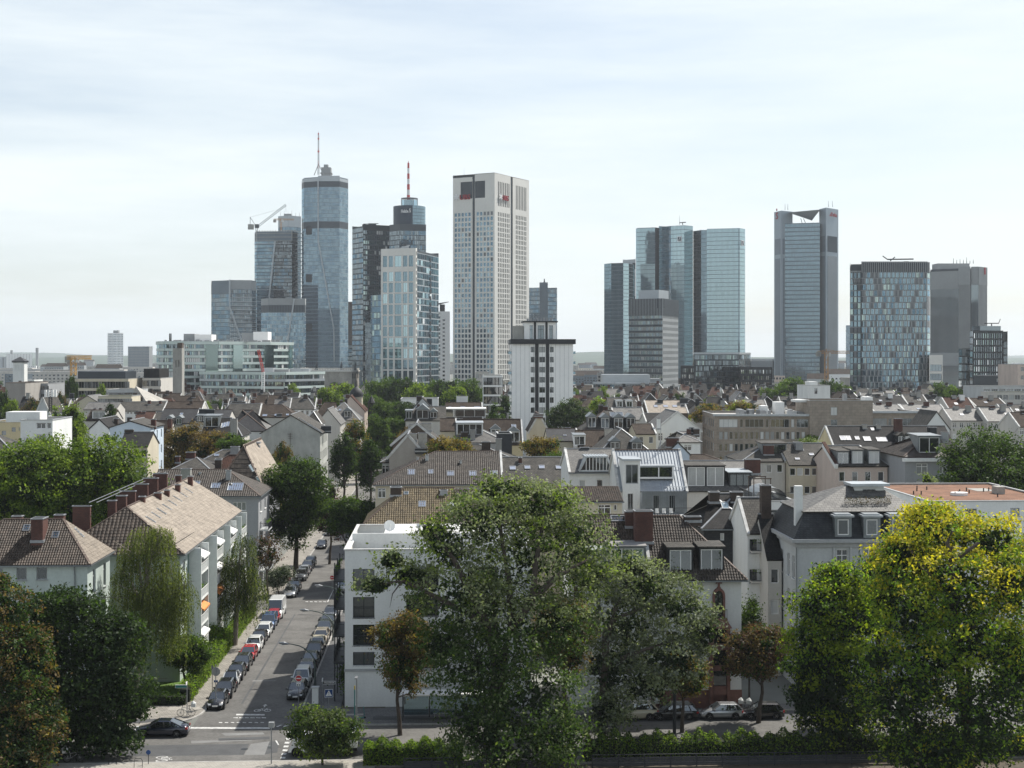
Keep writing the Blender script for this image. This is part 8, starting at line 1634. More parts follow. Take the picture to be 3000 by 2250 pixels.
ru = [lob(0,1790,220,170,122,bp=b5),lob(-30,1900,280,220,121,bp=b5),lob(70,1960,200,160,121,bp=b5),lob(60,2080,240,200,120,bp=b5),lob(-20,2160,300,220,119,bp=b5),lob(110,2150,160,180,119,bp=b5),lob(40,2230,260,120,118,bp=b5),lob(90,1880,130,100,122,bp=b5),lob(-30,1720,130,80,123,bp=b5)]
tree('chestnut_tree', 'bronze chestnut tree at the left edge', b5, 15, 5, 5, 2, ['leaf_rust','leaf_gold','leaf_mid','leaf_dark'], [3,1,3,3], 26000, .30, seed=21, lobes=ru, tr=.35, sig=.36)
tree('young_tree', 'small airy green tree at the crosswalk', GD(945,121.5), zat(2062,121.5), 3.4, 2.6, .6, ['leaf_ash','leaf_mid','leaf_plane_light'], [3,3,1], 9000, .25, seed=22, tr=.1, sig=.34, k=16)
tree('young_tree', 'rounded green garden tree beside corner lawn', GD(545,150.5), zat(1850,150.5), 3.1, 2.6, 1.6, ['leaf_plane','leaf_mid','leaf_plane_light'], [3,3,1], 9000, .28, seed=23, tr=.14, sig=.34)
wl = lambda px, py, w, hgt, dd, bp, hang: lob(px,py,w,hgt,dd,bp=bp)+(hang,)
b6 = GD(395,147)
weeping('weeping_birch', 'weeping birch with long hanging strands in front of mint apartment house', b6, 18.3, [wl(440,1580,150,90,147,b6,5),wl(400,1640,140,140,147,b6,8),wl(500,1690,130,120,146,b6,8),wl(450,1770,220,160,146,b6,8),wl(540,1740,80,100,145,b6,6),wl(380,1850,110,140,147,b6,6),wl(350,1700,60,120,148,b6,7),wl(470,1560,80,50,147,b6,4)], ['leaf_willow','leaf_willow_dark','leaf_willow'], 1150, 31, 1.6)
b7 = GD(688,172)
weeping('weeping_birch', 'slim weeping birch with white limbs beside parked cars', b7, 14.5, [wl(712,1600,80,90,172,b7,5),wl(700,1680,120,120,172,b7,6),wl(690,1770,130,110,171,b7,4),wl(745,1730,80,120,171,b7,4),wl(668,1660,60,110,173,b7,6)], ['leaf_willow','leaf_willow_dark','leaf_dark'], 800, 32, .6)
tree('plane_tree', 'huge round plane tree behind mint house', GD(205,206), zat(1250,206)+.6, 14.4, 10, 6, ['leaf_plane_light','leaf_plane','leaf_mid'], [4,4,1], 42000, .44, k=26, seed=33, tr=.7, sig=.6)
tree('plane_tree', 'bright plane tree between loggia block and white gable', GD(200,310), zat(1156,310), 5.4, 5, 8, ['leaf_plane_light','leaf_plane'], [3,3], 9000, .5, k=12, seed=34, tr=.4, sig=.5)
tree('cypress_tree', 'dark columnar cypress between roofs', GD(324,372), zat(1160,372), 1.7, 1.7, 12, ['leaf_dark','leaf_mid'], [3,2], 2600, .5, k=6, seed=35, tr=.2, sig=.4)
tree('chestnut_tree', 'broad bronze chestnut tree in courtyard', GD(575,300), zat(1232,300), 8.2, 6.5, 9, ['leaf_gold','leaf_rust','leaf_rust'], [3,4,2], 14000, .46, k=16, seed=36, tr=.4, sig=.55)
tree('garden_tree', 'green courtyard tree beside bronze chestnut', GD(692,292), zat(1262,292), 4.0, 3.6, 12, ['leaf_mid','leaf_plane'], [3,3], 5000, .45, k=10, seed=37, tr=.25, sig=.45)
tree('street_tree', 'tall dense dark linden over the street', GD(866,226), zat(1312,226), 6.0, 5.4, 3.5, ['leaf_mid','leaf_dark','leaf_plane'], [4,3,2], 26000, .36, k=20, seed=38, tr=.4, sig=.5)
tree('street_tree', 'green street tree on the sunny kerb opposite dark linden', GD(1035,217), zat(1425,217), 4.5, 4.2, 2.5, ['leaf_mid','leaf_plane','leaf_dark'], [4,2,3], 15000, .36, k=14, seed=39, tr=.3, sig=.45)
tree('plum_tree', 'purple leaved plum tree in street shade', GD(965,240), zat(1410,240), 2.8, 2.6, 3, ['leaf_purple','leaf_dark'], [3,1], 5000, .34, k=8, seed=40, tr=.2)
tree('bare_tree', 'thin brownish half-bare tree by corner house', GD(786,202), zat(1555,202), 2.2, 2.0, 4, ['leaf_purple','leaf_rust'], [3,2], 1500, .26, k=9, seed=41, tr=.14, sig=.6)
tree('olive_shrub', 'grey green shrub at the side street corner', GD(818,208), zat(1655,208), 1.9, 1.8, .8, ['leaf_grey','leaf_dark'], [3,2], 3500, .26, k=8, seed=42, tr=.1, cat='shrub')
for i, (px, d, yt, r, z0, ms, w, lb) in enumerate(((1006,322,1252,2.9,3,['leaf_mid','leaf_dark'],[3,2],'dark green avenue tree beyond linden'),(1046,345,1222,3.6,6,['leaf_gold','leaf_rust','leaf_mid'],[3,2,2],'gold-topped avenue tree behind linden'),(1085,318,1282,3.2,3,['leaf_mid','leaf_dark'],[3,3],'dark avenue tree on the right kerb'),(1105,395,1195,4.0,6,['leaf_mid','leaf_plane'],[3,2],'willowy pale avenue tree'),(1195,430,1150,6.6,5,['leaf_dark','leaf_mid'],[3,3],'big dark avenue tree before white flat block'),(1160,410,1215,5.0,4,['leaf_plane','leaf_mid'],[3,3],'light green avenue tree among dark ones'),(1135,470,1150,6.0,5,['leaf_plane','leaf_mid'],[3,3],'fresh green avenue tree below the towers'),(1200,380,1255,3.6,5,['leaf_plane','leaf_gold'],[3,2],'yellowish green tree by paired chimneys'))):
    tree('avenue_tree', lb, GD(px,d), zat(yt,d), r, r*.9, z0, ms, w, int(2600+r*1100), .46, k=12, seed=50+i, tr=.3, sig=.5)
tree('golden_tree', 'flat-topped golden tree behind umber roof', GD(1318,248), zat(1268,248), 5.0, 4, 13, ['leaf_gold','leaf_rust','leaf_plane'], [4,2,1], 7000, .36, k=14, seed=60, tr=.3, sig=.42)
tree('golden_tree', 'bronze tree with ivy green base behind slate roof', GD(1588,276), zat(1258,276), 4.6, 4, 11, ['leaf_rust','leaf_gold','leaf_plane'], [4,3,1], 7000, .38, k=14, seed=61, tr=.3, sig=.42)
tree('ivy_bush', 'green ivy mound beside white house ridge', GD(1612,244), zat(1312,244), 4.0, 2.0, 13, ['leaf_plane','leaf_mid'], [3,2], 4500, .36, k=10, seed=62, tr=.15, cat='shrub')
tree('garden_tree', 'wide dark round tree beside black and white block', GD(1672,392), zat(1162,392), 7.4, 6, 9, ['leaf_dark','leaf_mid','leaf_ash'], [3,3,2], 10000, .46, k=16, seed=63, tr=.35, sig=.5)
tree('garden_tree', 'small yellow-green tree above slate villa', GD(1752,440), zat(1152,440), 2.6, 2.4, 15, ['leaf_lime','leaf_bright'], [3,2], 2000, .42, k=7, seed=64, tr=.2)
tree('garden_tree', 'green trees left of black and white block', GD(1455,425), zat(1172,425), 4.0, 3.4, 8, ['leaf_mid','leaf_plane'], [3,2], 4500, .46, k=10, seed=65, tr=.25); tree('poplar_tree', 'upright dark poplar at foot of black and white block', GD(1478,430), zat(1150,430), 2.2, 2.2, 8, ['leaf_dark','leaf_mid'], [3,2], 2600, .46, k=7, seed=66, tr=.2)
tree('walnut_tree', 'massive dark walnut tree at the right edge', GD(2915,216), zat(1214,216), 9.2, 8, 5, ['leaf_mid','leaf_dark','leaf_plane'], [4,3,2], 30000, .42, k=24, seed=67, tr=.5, sig=.6)
tree('garden_tree', 'bright small garden tree beside grey house', GD(2725,206), zat(1378,206), 3.1, 2.8, 8, ['leaf_ash_light','leaf_plane_light','leaf_plane'], [3,3,2], 7000, .34, k=10, seed=68, tr=.2)
tree('garden_tree', 'creeper covered side wall shrub beside oriel house', GD(2195,146), zat(1700,146), 1.2, 1.4, .5, ['leaf_plane','leaf_mid'], [3,2], 4500, .26, k=9, seed=69, tr=.1, cat='shrub')
tree('garden_tree', 'pale bush before stone office wall', GD(2368,285), zat(1272,285), 2.8, 2.2, 13, ['leaf_ash_light','leaf_plane'], [3,2], 2600, .36, k=7, seed=70, tr=.15)
tree('golden_row', 'long bronze treetops behind stone office', GD(2080,445), zat(1178,445), 6.4, 5, 12, ['leaf_gold','leaf_rust','leaf_plane'], [4,3,1], 6000, .46, k=12, seed=71, tr=.3); tree('golden_row', 'gold green treetop above stone office roof', GD(2175,455), zat(1168,455), 7.4, 5, 12, ['leaf_gold','leaf_lime','leaf_rust'], [4,2,2], 6500, .46, k=12, seed=72, tr=.3)
FT = []
for i, (ms, w) in enumerate(((['leaf_plane','leaf_mid'],[3,3]),(['leaf_mid','leaf_dark'],[3,3]),(['leaf_plane_light','leaf_plane'],[3,3]),(['leaf_rust','leaf_gold','leaf_mid'],[3,2,2]))):
    t = tree('park_tree', 'far tree', (0,0,0), 18, 8, 8, 3, ms, w, 5200, .75, k=14, seed=80+i, tr=.4, sig=.7); FT.append(t)
FN = ['leafy mid-green tree among distant roofs','dark green tree among distant roofs','bright green tree among distant roofs','rust brown tree among distant roofs']; used = set()
def far_tree(px, d, yt, w, kind, label=None):
    t = FT[kind] if kind not in used else copy_tree(FT[kind]); used.add(kind); H = zat(yt,d); r = w/2/F*d; t.location = GD(px,d); t.scale = (r/8,r/8,H/18); t.rotation_euler = (0,0,R.uniform(0,6)); t['label'] = label or FN[kind]
    if label:
        if 'group' in t: del t['group']
    else: t['group'] = 'trees among distant roofs, kind %d' % kind if 0 else ['leafy trees among distant roofs','dark trees among distant roofs','bright trees among distant roofs','rusty trees among distant roofs'][kind]
for a in ((1000,560,1118,150,2,'wide bright park tree left of domed tower'),(1120,600,1088,130,0,'round park tree in front of pale grid tower'),(1175,590,1090,120,1,'dark park tree in front of pale grid tower'),(1250,610,1096,120,0,'park tree right below white grid tower corner'),(1310,600,1098,130,1,'broad park tree left of beige skyscraper foot'),(1375,620,1092,110,0,'park tree at foot of beige skyscraper'),(1060,530,1125,120,0),(1230,540,1120,120,2,'low bright park trees before beige skyscraper'),(1340,545,1128,110,2),(955,520,1130,110,2,'yellow-green park tree beside old opera'),(2270,600,1112,110,0,'left one of paired round plane trees'),(2330,605,1086,130,0,'taller one of paired round plane trees below pylon tower'),(2425,630,1100,80,1,'dark tree between stair block and chequered block'),(2465,640,1104,80,0),(2775,570,1102,110,0,'round tree in front of ribbed tower'),(2825,560,1125,70,1),(635,520,1160,70,1,'dark round tree below glass wing'),(608,500,1172,50,2),(210,580,1086,46,1,'dark poplar in front of cream office'),(140,560,1112,60,0),(98,480,1158,80,3,'rusty tree behind loggia block'),(178,500,1140,60,3),(10,470,1128,50,1),(40,430,1166,70,2),(255,520,1140,60,0),(300,560,1120,40,2),(1770,600,1128,50,2),(1800,560,1135,50,0),(1990,560,1140,60,1),(2080,590,1146,60,0),(2940,470,1172,110,1,'dark tree by garden block at right edge'),(2985,480,1160,80,0),(2610,640,1140,60,2),(860,640,1120,60,2),(1690,640,1125,70,0)): far_tree(*a)
rr = random.Random(77)
for k in range(150):
    d = rr.uniform(480,2600); px = rr.uniform(-30,3030);
    if 470 < px < 960 and d < 800 or 1720 < px < 2760 and d < 900: continue
    H = rr.uniform(9,18); far_tree(px, d, HY+(CH-H)*F/d, rr.uniform(6,13)/d*F, rr.choice([0,0,1,1,2,2,3]))
for k in range(120):
    d = rr.uniform(235,480); px = rr.uniform(0,3000);
    if 840 < px < 1130 and d < 420: continue
    H = rr.uniform(10,17); far_tree(px, d, HY+(CH-H)*F/d, rr.uniform(6,10)/d*F, rr.choice([0,0,1,1,2,3]))
def hedge(label, p, q, w, H, n, mats, leaf=.16, seed=1, wts=None, bumps=.25):
    p = ab(*p); q = ab(*q); L = (q-p).length; root = empty('hedge', label, 'hedge', p, math.atan2((q-p).y,(q-p).x)); rs = np.random.RandomState(seed)
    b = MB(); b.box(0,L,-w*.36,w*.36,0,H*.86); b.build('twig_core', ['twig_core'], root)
    u = rs.rand(n)*L; face = rs.rand(n); hh = H+bumps*np.sin(u*1.7+seed)*.5+bumps*.5*np.sin(u*5.1); y = np.where(face < .5, rs.uniform(-w/2,w/2,n), np.where(face < .88,-w/2,w/2))+rs.normal(size=n)*.07; z = np.where(face < .5, hh+rs.normal(size=n)*.1, rs.rand(n)*hh)
    out = np.stack([np.zeros(n), np.where(face < .5, 0, np.sign(y)), np.where(face < .5, 1., .3)],1); V, _ = leaves(np.stack([u,y,z],1), rs, leaf, 1, out=out*.8, up=.3); mi = rs.choice(len(mats), n, p=np.array(wts or [1]*len(mats))/sum(wts or [1]*len(mats))); put(fastmesh('foliage', V, mats, mi=mi), 'foliage', root)['kind'] = 'stuff'
hedge('sunlit clipped hedge along the pavement by parked cars', (-26.3,145.0), (-26.3,194), 1.3, 1.6, 11000, ['leaf_bright','leaf_plane_light','leaf_mid'], .2, 1, [3,3,2])
hedge('dark hedge enclosing the corner lawn', (-58,144.2), (-26.0,144.2), 1.1, 1.1, 6500, ['leaf_mid','leaf_dark'], .18, 2)
hedge('long roadside hedge behind slatted fence', (12,123.0), (34,122.9), 1.9, 1.9, 15000, ['leaf_plane_light','leaf_mid','leaf_dark','leaf_bright'], .2, 3, [3,3,2,1], .5)
hedge('overgrown roadside hedge below yellow tree', (34.3,122.9), (60,122.8), 1.9, 1.9, 9000, ['leaf_plane_light','leaf_mid','leaf_dark'], .2, 4, None, .5)
hedge('clipped roadside hedge left of big ash', (-7,122.6), (1.5,122.6), 1.8, 1.7, 7000, ['leaf_bright','leaf_plane_light','leaf_mid'], .2, 5, [2,3,3], .4)
for i, (a, b_, H) in enumerate(((-9.2,146,4.6),(-9.0,151,5.2),(-9.2,156.5,5.6),(-9.3,163,4.4),(-9.2,170,5))):
    p = ab(a,b_); tree('garden_shrub', ['tall dark shrub by the no entry sign','glossy tall shrub beside white block balconies','broad shrub under balconies of white block','yellowish shrub farther along white block','last shrub in the strip beside white block'][i], (p.x,p.y,0), H, 1.7, 2.2, .2, ['leaf_mid','leaf_dark','leaf_plane'], [3,3,1], 4500, .26, k=10, seed=120+i, tr=.08, cat='shrub')
tree('garden_shrub', 'sunlit yellowish shrub beside birch trunk', (ab(-27.8,171).x,ab(-27.8,171).y,0), 3.2, 2.2, 2.6, .2, ['leaf_bright','leaf_plane_light'], [3,2], 4000, .24, k=9, seed=130, tr=.08, cat='shrub')
def grass():
    rs = np.random.RandomState(9); n = 9000; a = rs.uniform(-58,-27.2,n); b_ = rs.uniform(144.4,192,n); b_[:5500] = rs.uniform(144.9,153,5500); x = a*CS-b_*SN; y = a*SN+b_*CS; c = np.stack([x,y,np.full(n,.09)],1); V, mi = leaves(c, rs, .2, 2, up=-.6, droop=-1.5, asp=.25); o = put(fastmesh('grass', V, ['leaf_plane_light','leaf_bright'], mi=mi), 'grass'); tag(o, 'mown grass of the corner lawn', 'grass', kind='stuff')
grass()
# ------------------------------------------------------------------ vehicles
for n_, c_, m_ in (('black',(.008,.008,.009),0),('anthracite',(.022,.024,.027),.3),('white',(.72,.73,.72),0),('silver',(.42,.43,.44),.6),('red',(.38,.012,.015),0),('blue',(.055,.11,.22),.4),('navy',(.009,.013,.028),.2),('grey',(.10,.105,.11),.4),('green_grey',(.06,.075,.07),.4),('beige',(.40,.35,.27),.3),('cream',(.60,.55,.42),0)): paint('paint_'+n_, c_, m_)
plain('tyre', (.012,.012,.012), .9, .2, 5); plain('rim', (.38,.39,.40), .3, .1, 5, metal=.8); plain('lamp_clear', (.62,.64,.66), .15, .05, 5, spec=.8); plain('lamp_red', (.35,.01,.01), .2, .1, 5, spec=.8); plain('plate', (.75,.75,.72), .5, .05, 5); plain('trim_black', (.012,.012,.013), .6, .2, 5)
PROF = {  # stations from nose to tail as fractions of the length: (y, bonnet/boot height, half width), cabin: (y base front, y roof front, y roof rear, y base rear), heights
 'hatch': dict(L=4.1,W=1.72,H=1.46,top=[(0,.42,.70),(.02,.60,.80),(.09,.74,.90),(.27,.93,.98),(.5,.93,1),(.8,.95,.99),(.94,.93,.93),(.985,.80,.86),(1,.50,.80)],cab=(.25,.44,.86,.985),belt=.92),
 'estate': dict(L=4.65,W=1.80,H=1.47,top=[(0,.42,.70),(.02,.62,.82),(.08,.75,.91),(.27,.93,.98),(.5,.93,1),(.8,.95,.99),(.95,.94,.94),(.985,.82,.88),(1,.50,.82)],cab=(.25,.42,.88,.985),belt=.92),
 'suv': dict(L=4.4,W=1.84,H=1.64,top=[(0,.5,.72),(.02,.75,.84),(.08,.90,.92),(.26,1.06,.98),(.5,1.06,1),(.8,1.08,.99),(.95,1.06,.94),(.985,.92,.88),(1,.55,.82)],cab=(.24,.42,.86,.98),belt=1.05),
 'saloon': dict(L=4.93,W=1.88,H=1.45,top=[(0,.44,.70),(.02,.62,.82),(.08,.74,.91),(.28,.93,.98),(.5,.94,1),(.78,.97,.99),(.93,.98,.93),(.985,.88,.86),(1,.50,.80)],cab=(.25,.43,.70,.90),belt=.93),
 'mini': dict(L=2.8,W=1.62,H=1.55,top=[(0,.45,.72),(.03,.70,.84),(.10,.86,.92),(.22,1.0,.98),(.5,1.0,1),(.8,1.02,.98),(.95,1.0,.92),(.99,.85,.86),(1,.5,.82)],cab=(.18,.42,.85,.98),belt=.98),
 'mpv': dict(L=4.4,W=1.80,H=1.80,top=[(0,.48,.72),(.02,.75,.84),(.08,.90,.92),(.22,1.06,.98),(.5,1.08,1),(.85,1.08,.99),(.96,1.06,.96),(.99,.92,.92),(1,.5,.86)],cab=(.20,.38,.95,.99),belt=1.06),
 'van': dict(L=5.9,W=2.02,H=2.45,top=[(0,.5,.74),(.015,.85,.86),(.05,1.02,.93),(.14,1.22,.98),(.3,1.25,1),(.9,1.25,1),(.985,1.25,.98),(.995,1.2,.96),(1,.5,.94)],cab=(.13,.27,.985,.995),belt=1.24)}
def car(label, kind, col, pos, rz, rails=False, group=None, name='car', cat='car', sun=False, dark_roof=False):
    q = PROF[kind]; L, Wd, H = q['L'], q['W'], q['H']; hw = Wd/2; root = empty(name, label, cat, pos, rz, group); pm = 'paint_'+col
    b = MB(); rows = []; sill = .20; wr = .33 if kind != 'van' else .36; wy = (L*.185, L*.80) if kind != 'mini' else (L*.17, L*.84)
    for y, zt, w in q['top']:
        w *= hw; yy = y*L; zt2 = zt; rows.append([(-w*.94,yy,sill),(-w,yy,sill+.16),(-w,yy,min(.62,zt2*.72)),(-w*.975,yy,zt2-.10),(-w*.86,yy,zt2),(0,yy,zt2+.035),(w*.86,yy,zt2),(w*.975,yy,zt2-.10),(w,yy,min(.62,zt2*.72)),(w,yy,sill+.16),(w*.94,yy,sill)])
    n = 11; o = len(b.v); b.v += [p for r in rows for p in r]
    for i in range(len(rows)-1):
        for k in range(n-1): b.f.append((o+i*n+k,o+i*n+k+1,o+(i+1)*n+k+1,o+(i+1)*n+k)); b.m.append(0)
        b.f.append((o+i*n+n-1,o+i*n,o+(i+1)*n,o+(i+1)*n+n-1)); b.m.append(1)
    b.f.append(tuple(o+k for k in range(n))); b.m.append(0); b.f.append(tuple(o+(len(rows)-1)*n+k for k in range(n))); b.m.append(0)
    for yw in wy:
        for s in (-1,1): b.tube([(s*(hw*.80),yw,wr),(s*(hw+.012),yw,wr)],[wr+.06]*2,16,1)
    body = b.build('body', [pm,'trim_black'], root, smooth=True)
    y0, y1, y2, y3 = [v*L for v in q['cab']]; bz = q['belt']-.02; wb, wt = hw*.93, hw*(.74 if kind != 'van' else .90); zt = H-.06
    B = [(-wb,y0,bz),(wb,y0,bz),(wb,y3,bz),(-wb,y3,bz)]; T = [(-wt,y1,zt),(wt,y1,zt),(wt*.97,y2,zt-.03),(-wt*.97,y2,zt-.03)]; g = MB(); g.add(B+T,[(0,1,5,4),(1,2,6,5),(2,3,7,6),(3,0,4,7)]); gl = g.build('windows', ['glass_car'], root)
    r = MB(); m1 = [(-wt*.8,y1+.15,H),(wt*.8,y1+.15,H),(wt*.78,y2-.15,H-.02),(-wt*.78,y2-.15,H-.02)]; r.add(T+m1,[(4,5,6,7),(0,1,5,4),(1,2,6,5),(2,3,7,6),(3,0,4,7)])
    rf = r.build('roof', ['paint_black' if dark_roof else pm], root)
    p = MB(); V = Vector
    for i in range(4): MB().bar(V(B[i]), V(T[i]), .09, .09, 0).build('pillar', [pm], root)
    for s, (bi, ti, bj, tj) in ((-1,(0,4,3,7)),(1,(1,5,2,6))):
        bb = V(B[0 if s < 0 else 1]).lerp(V(B[3 if s < 0 else 2]),.50); tt = V(T[0 if s < 0 else 1]).lerp(V(T[3 if s < 0 else 2]),.42); MB().bar(bb, tt, .10, .05).build('pillar', ['trim_black'], root); bb = V(B[0 if s < 0 else 1]).lerp(V(B[3 if s < 0 else 2]),.80); tt = V(T[0 if s < 0 else 1]).lerp(V(T[3 if s < 0 else 2]),.82)
        MB().bar(bb, tt, .12 if kind not in ('van','mpv') else .2, .05).build('pillar', [pm], root)
    if kind == 'van':
        for s in (-1,1): MB().add([(s*(wb+.01),L*.36,bz),(s*(wb+.01),y3,bz),(s*(wt+.01),y2,zt),(s*(wt+.01),L*.36,zt)],[(0,1,2,3)]).build('side_panel', [pm], root)
    if rails:
        k = MB()
        for s in (-1,1): k.bar((s*wt*.92,y1+.3,H+.03),(s*wt*.92,y2-.2,H+.02),.05,.06)
        k.build('roof_rails', ['rim'], root)
    ck = ('wheel',round(wr,2))
    if ck not in WINC:
        t = MB(); t.tube([(-.10,0,0),(.10,0,0)],[wr]*2,20); rm = MB(); rm.tube([(-.108,0,0),(.108,0,0)],[wr*.66]*2,10)
        sp = MB()
        for i in range(5): a = 2*math.pi*i/5; [sp.bar((s*.112,0,0),(s*.112,math.cos(a)*wr*.6,math.sin(a)*wr*.6),.06,.02) for s in (-1,1)]
        WINC[ck] = (t.data('wheel',['tyre']), rm.data('rim',['trim_black']), sp.data('spokes',['rim']))
    for yw in wy:
        for s in (-1,1): w_ = put(WINC[ck][0],'wheel',root,(s*(hw-.09),yw,wr)); put(WINC[ck][2],'spokes',w_); put(WINC[ck][1],'rim',w_)
    zl = q['top'][2][1]
    for s in (-1,1):
        h = MB(); h.add([(s*hw*.42,.055*L*.5,zl-.20),(s*hw*.80,.075*L*.8,zl-.20),(s*hw*.90,.11*L,zl-.06),(s*hw*.50,.06*L,zl-.07)],[(0,1,2,3)]); h.add([(s*hw*.45,.012*L,zl-.24),(s*hw*.82,.035*L,zl-.22),(s*hw*.88,.08*L,zl-.05),(s*hw*.5,.05*L,zl-.05)],[(0,1,2,3)]); h.box(min(s*hw*.5,s*hw*.78),max(s*hw*.5,s*hw*.78),.0,.05*L,zl-.22,zl-.09); h.build('headlight', ['lamp_clear'], root)
        z2 = q['top'][6][1]; t = MB(); t.box(min(s*hw*.62,s*hw*.93),max(s*hw*.62,s*hw*.93),L*.955,L*.996,z2-.30,z2-.12 if kind != 'van' else z2+.3); t.build('tail_light', ['lamp_red'], root)
        m = MB(); m.box(s*hw*1.0-.02 if s > 0 else -hw-.20, hw+.20 if s > 0 else -hw*1.0+.02, y0+.18, y0+.30, bz-.02, bz+.13); m.build('mirror', [pm if kind != 'van' else 'trim_black'], root)
    m = MB(); m.box(-hw*.5,hw*.5,-.015,.06,.42,zl-.26); m.box(-hw*.72,hw*.72,-.01,.06,.24,.36); m.build('grille', ['trim_black'], root)
    m = MB(); m.box(-.26,.26,-.035,.02,.40,.51); m.build('number_plate', ['plate'], root); m = MB(); m.box(-.26,.26,L-.01,L+.02,.62,.73); m.build('number_plate', ['plate'], root)
    return root
def curb_cars():
    left = [('polo','hatch','black','small black hatchback first in the row at the corner',143.6,{}),('f','estate','black','black family car second in the row behind small hatchback',148.0,{}),('s','mini','white','tiny white and black two-seater car',152.9,dict(dark_roof=True)),('d','hatch','anthracite','dark grey hatchback behind tiny two-seater',156.2,{}),('m','estate','black','long black estate car in the left row',160.8,{}),('r','hatch','red','red hatchback partly hidden by black estate',166.0,{}),('w','suv','white','white crossover beside the bright hedge',170.4,{}),('k','hatch','black','black car squeezed between two white cars',175.2,{}),('fw','estate','white','white estate car in front of blue van',179.6,{}),('b','mpv','blue','metallic blue people carrier with roof rails',184.8,dict(rails=True)),('r2','hatch','red','red car tucked before the white van',189.6,{}),('v','van','white','tall white delivery van by the side street',192.2,dict(name='van',cat='van'))]
    for _, kind, col, lb, b_, kw in left: p = ab(-22.75, b_-1.9); car(lb, kind, col, (p.x,p.y,.012), ROT, **kw)
    right = [('estate','anthracite','dark grey car first in the shaded row beside no entry sign',147.2,{}),('mpv','white','white small van second in the shaded row',152.3,{}),('estate','grey','grey estate behind small white van',157.1,{}),('hatch','green_grey','green-grey hatchback in the shaded row',162.0,{}),('suv','anthracite','dark crossover midway along the shaded row',166.4,{}),('hatch','cream','cream hatchback beside the second lamp',171.1,{}),('estate','beige','beige car behind cream hatchback',175.5,{}),('suv','green_grey','grey-green crossover near the third lamp',180.5,{}),('saloon','green_grey','green saloon near the end of the shaded row',185.2,{}),('suv','grey','dark crossover with roof rails at end of the shaded row',190.5,dict(rails=True))]
    for kind, col, lb, b_, kw in right: p = ab(-15.25, b_-1.9); car(lb, kind, col, (p.x,p.y,.012), ROT, **kw)
    far = [(-22.6,207.2,'estate','silver','silver saloon just past the side street'),(-22.6,212.2,'estate','black','black car behind silver saloon'),(-22.6,222.5,'suv','grey','grey car in tree shade'),(-22.6,227.5,'hatch','silver','silver hatchback in tree shade'),(-22.6,232.4,'estate','anthracite','dark estate in tree shade'),(-22.6,238,'hatch','grey','last grey hatchback visible under the linden'),(-15.2,211.5,'mpv','white','white people carrier beyond the balconies'),(-15.2,217,'hatch','silver','silver hatchback behind white people carrier')]
    for a, b_, kind, col, lb in far: p = ab(a,b_); car(lb, kind, col, (p.x,p.y,.012), ROT)
    for k in range(9):
        a = -22.6 if k % 2 else -15.2; b_ = 250+k*9.5; p = ab(a,b_); car('parked car far down the tree-lined street', R.choice(['hatch','estate','suv']), R.choice(['silver','black','white']), (p.x,p.y,.012), ROT, group='parked cars far down the street')
    p = gp(389,2162); car('dark blue saloon driving left through the junction', 'saloon', 'navy', (p.x,p.y+.9,.016), ROT-math.pi/2)
    for px, py, kind, col, lb, kw in ((1796,2113,'suv','cream','cream white crossover parked by the hedge',dict(rails=True)),(1906,2113,'estate','black','black estate car parked behind thin tree',dict(rails=True)),(2055,2111,'hatch','silver','old silver three-door hatchback beside lamp post',{}),(2176,2110,'hatch','black','black compact car parked under brown chestnut',{})):
        p = gp(px,py); car(lb, kind, col, (p.x,p.y+.95,.016), ROT-math.pi/2, **kw)
    for i, (px, col, kind) in enumerate(((1290,'grey','estate'),(1690,'silver','hatch'))): pass
curb_cars()

# ------------------------------------------------------------------ bicycles
def bike_proto(basket=True):
    r = empty('bicycle', 'x', 'bicycle', (0,0,0)); wr = .34
    for x in (-.53,.53):
        m = MB(); n = 20
        for i in range(n):
            a0, a1 = 2*math.pi*i/n, 2*math.pi*(i+1)/n; m.bar((x+wr*math.cos(a0),0,wr+wr*math.sin(a0)),(x+wr*math.cos(a1),0,wr+wr*math.sin(a1)),.04,.04,0,up=(0,1,0))
        for i in range(7): a = math.pi*i/7; m.bar((x-wr*math.cos(a),0,wr-wr*math.sin(a)),(x+wr*math.cos(a),0,wr+wr*math.sin(a)),.012,.012,1,up=(0,1,0))
        m.build('wheel', ['tyre','rim'], r)
    m = MB()
    for p, q in (((-.53,.34),(-.2,.34)),((-.53,.34),(-.3,.82)),((-.3,.82),(-.2,.34)),((-.2,.34),(.36,.72)),((-.28,.74),(.34,.84)),((.53,.34),(.34,.98)),((-.3,.82),(-.32,.95))): m.bar((p[0],0,p[1]),(q[0],0,q[1]),.045,.045,0,up=(0,1,0))
    m.build('frame', ['rim'], r); m = MB(); m.box(-.45,-.2,-.08,.08,.95,1.0); m.build('saddle', ['trim_black'], r); m = MB(); m.bar((.34,-.28,1.03),(.34,.28,1.03),.035,.035); m.bar((.34,0,.98),(.34,0,1.03),.04,.04); m.build('handlebar', ['trim_black'], r)
    return r
BK = bike_proto();
def bike(label, p, rz, first=[True]):
    t = BK if first[0] else copy_tree(BK); first[0] = False; t.location = p; t.rotation_euler = (.06,0,rz); t['label'] = label; return t
g = gp(545,2098,.13); bk = bike('pale bicycle with white covered basket leaning on street sign', (g.x,g.y,.135), ROT+math.pi+.05)
m = MB(); m.box(-.92,-.5,-.2,.2,.85,1.08); m.tube([(-.71,0,1.05),(-.71,0,1.2),(-.66,0,1.42)],[.26,.27,.06],8); m.build('covered_basket', ['blind_white'], bk)
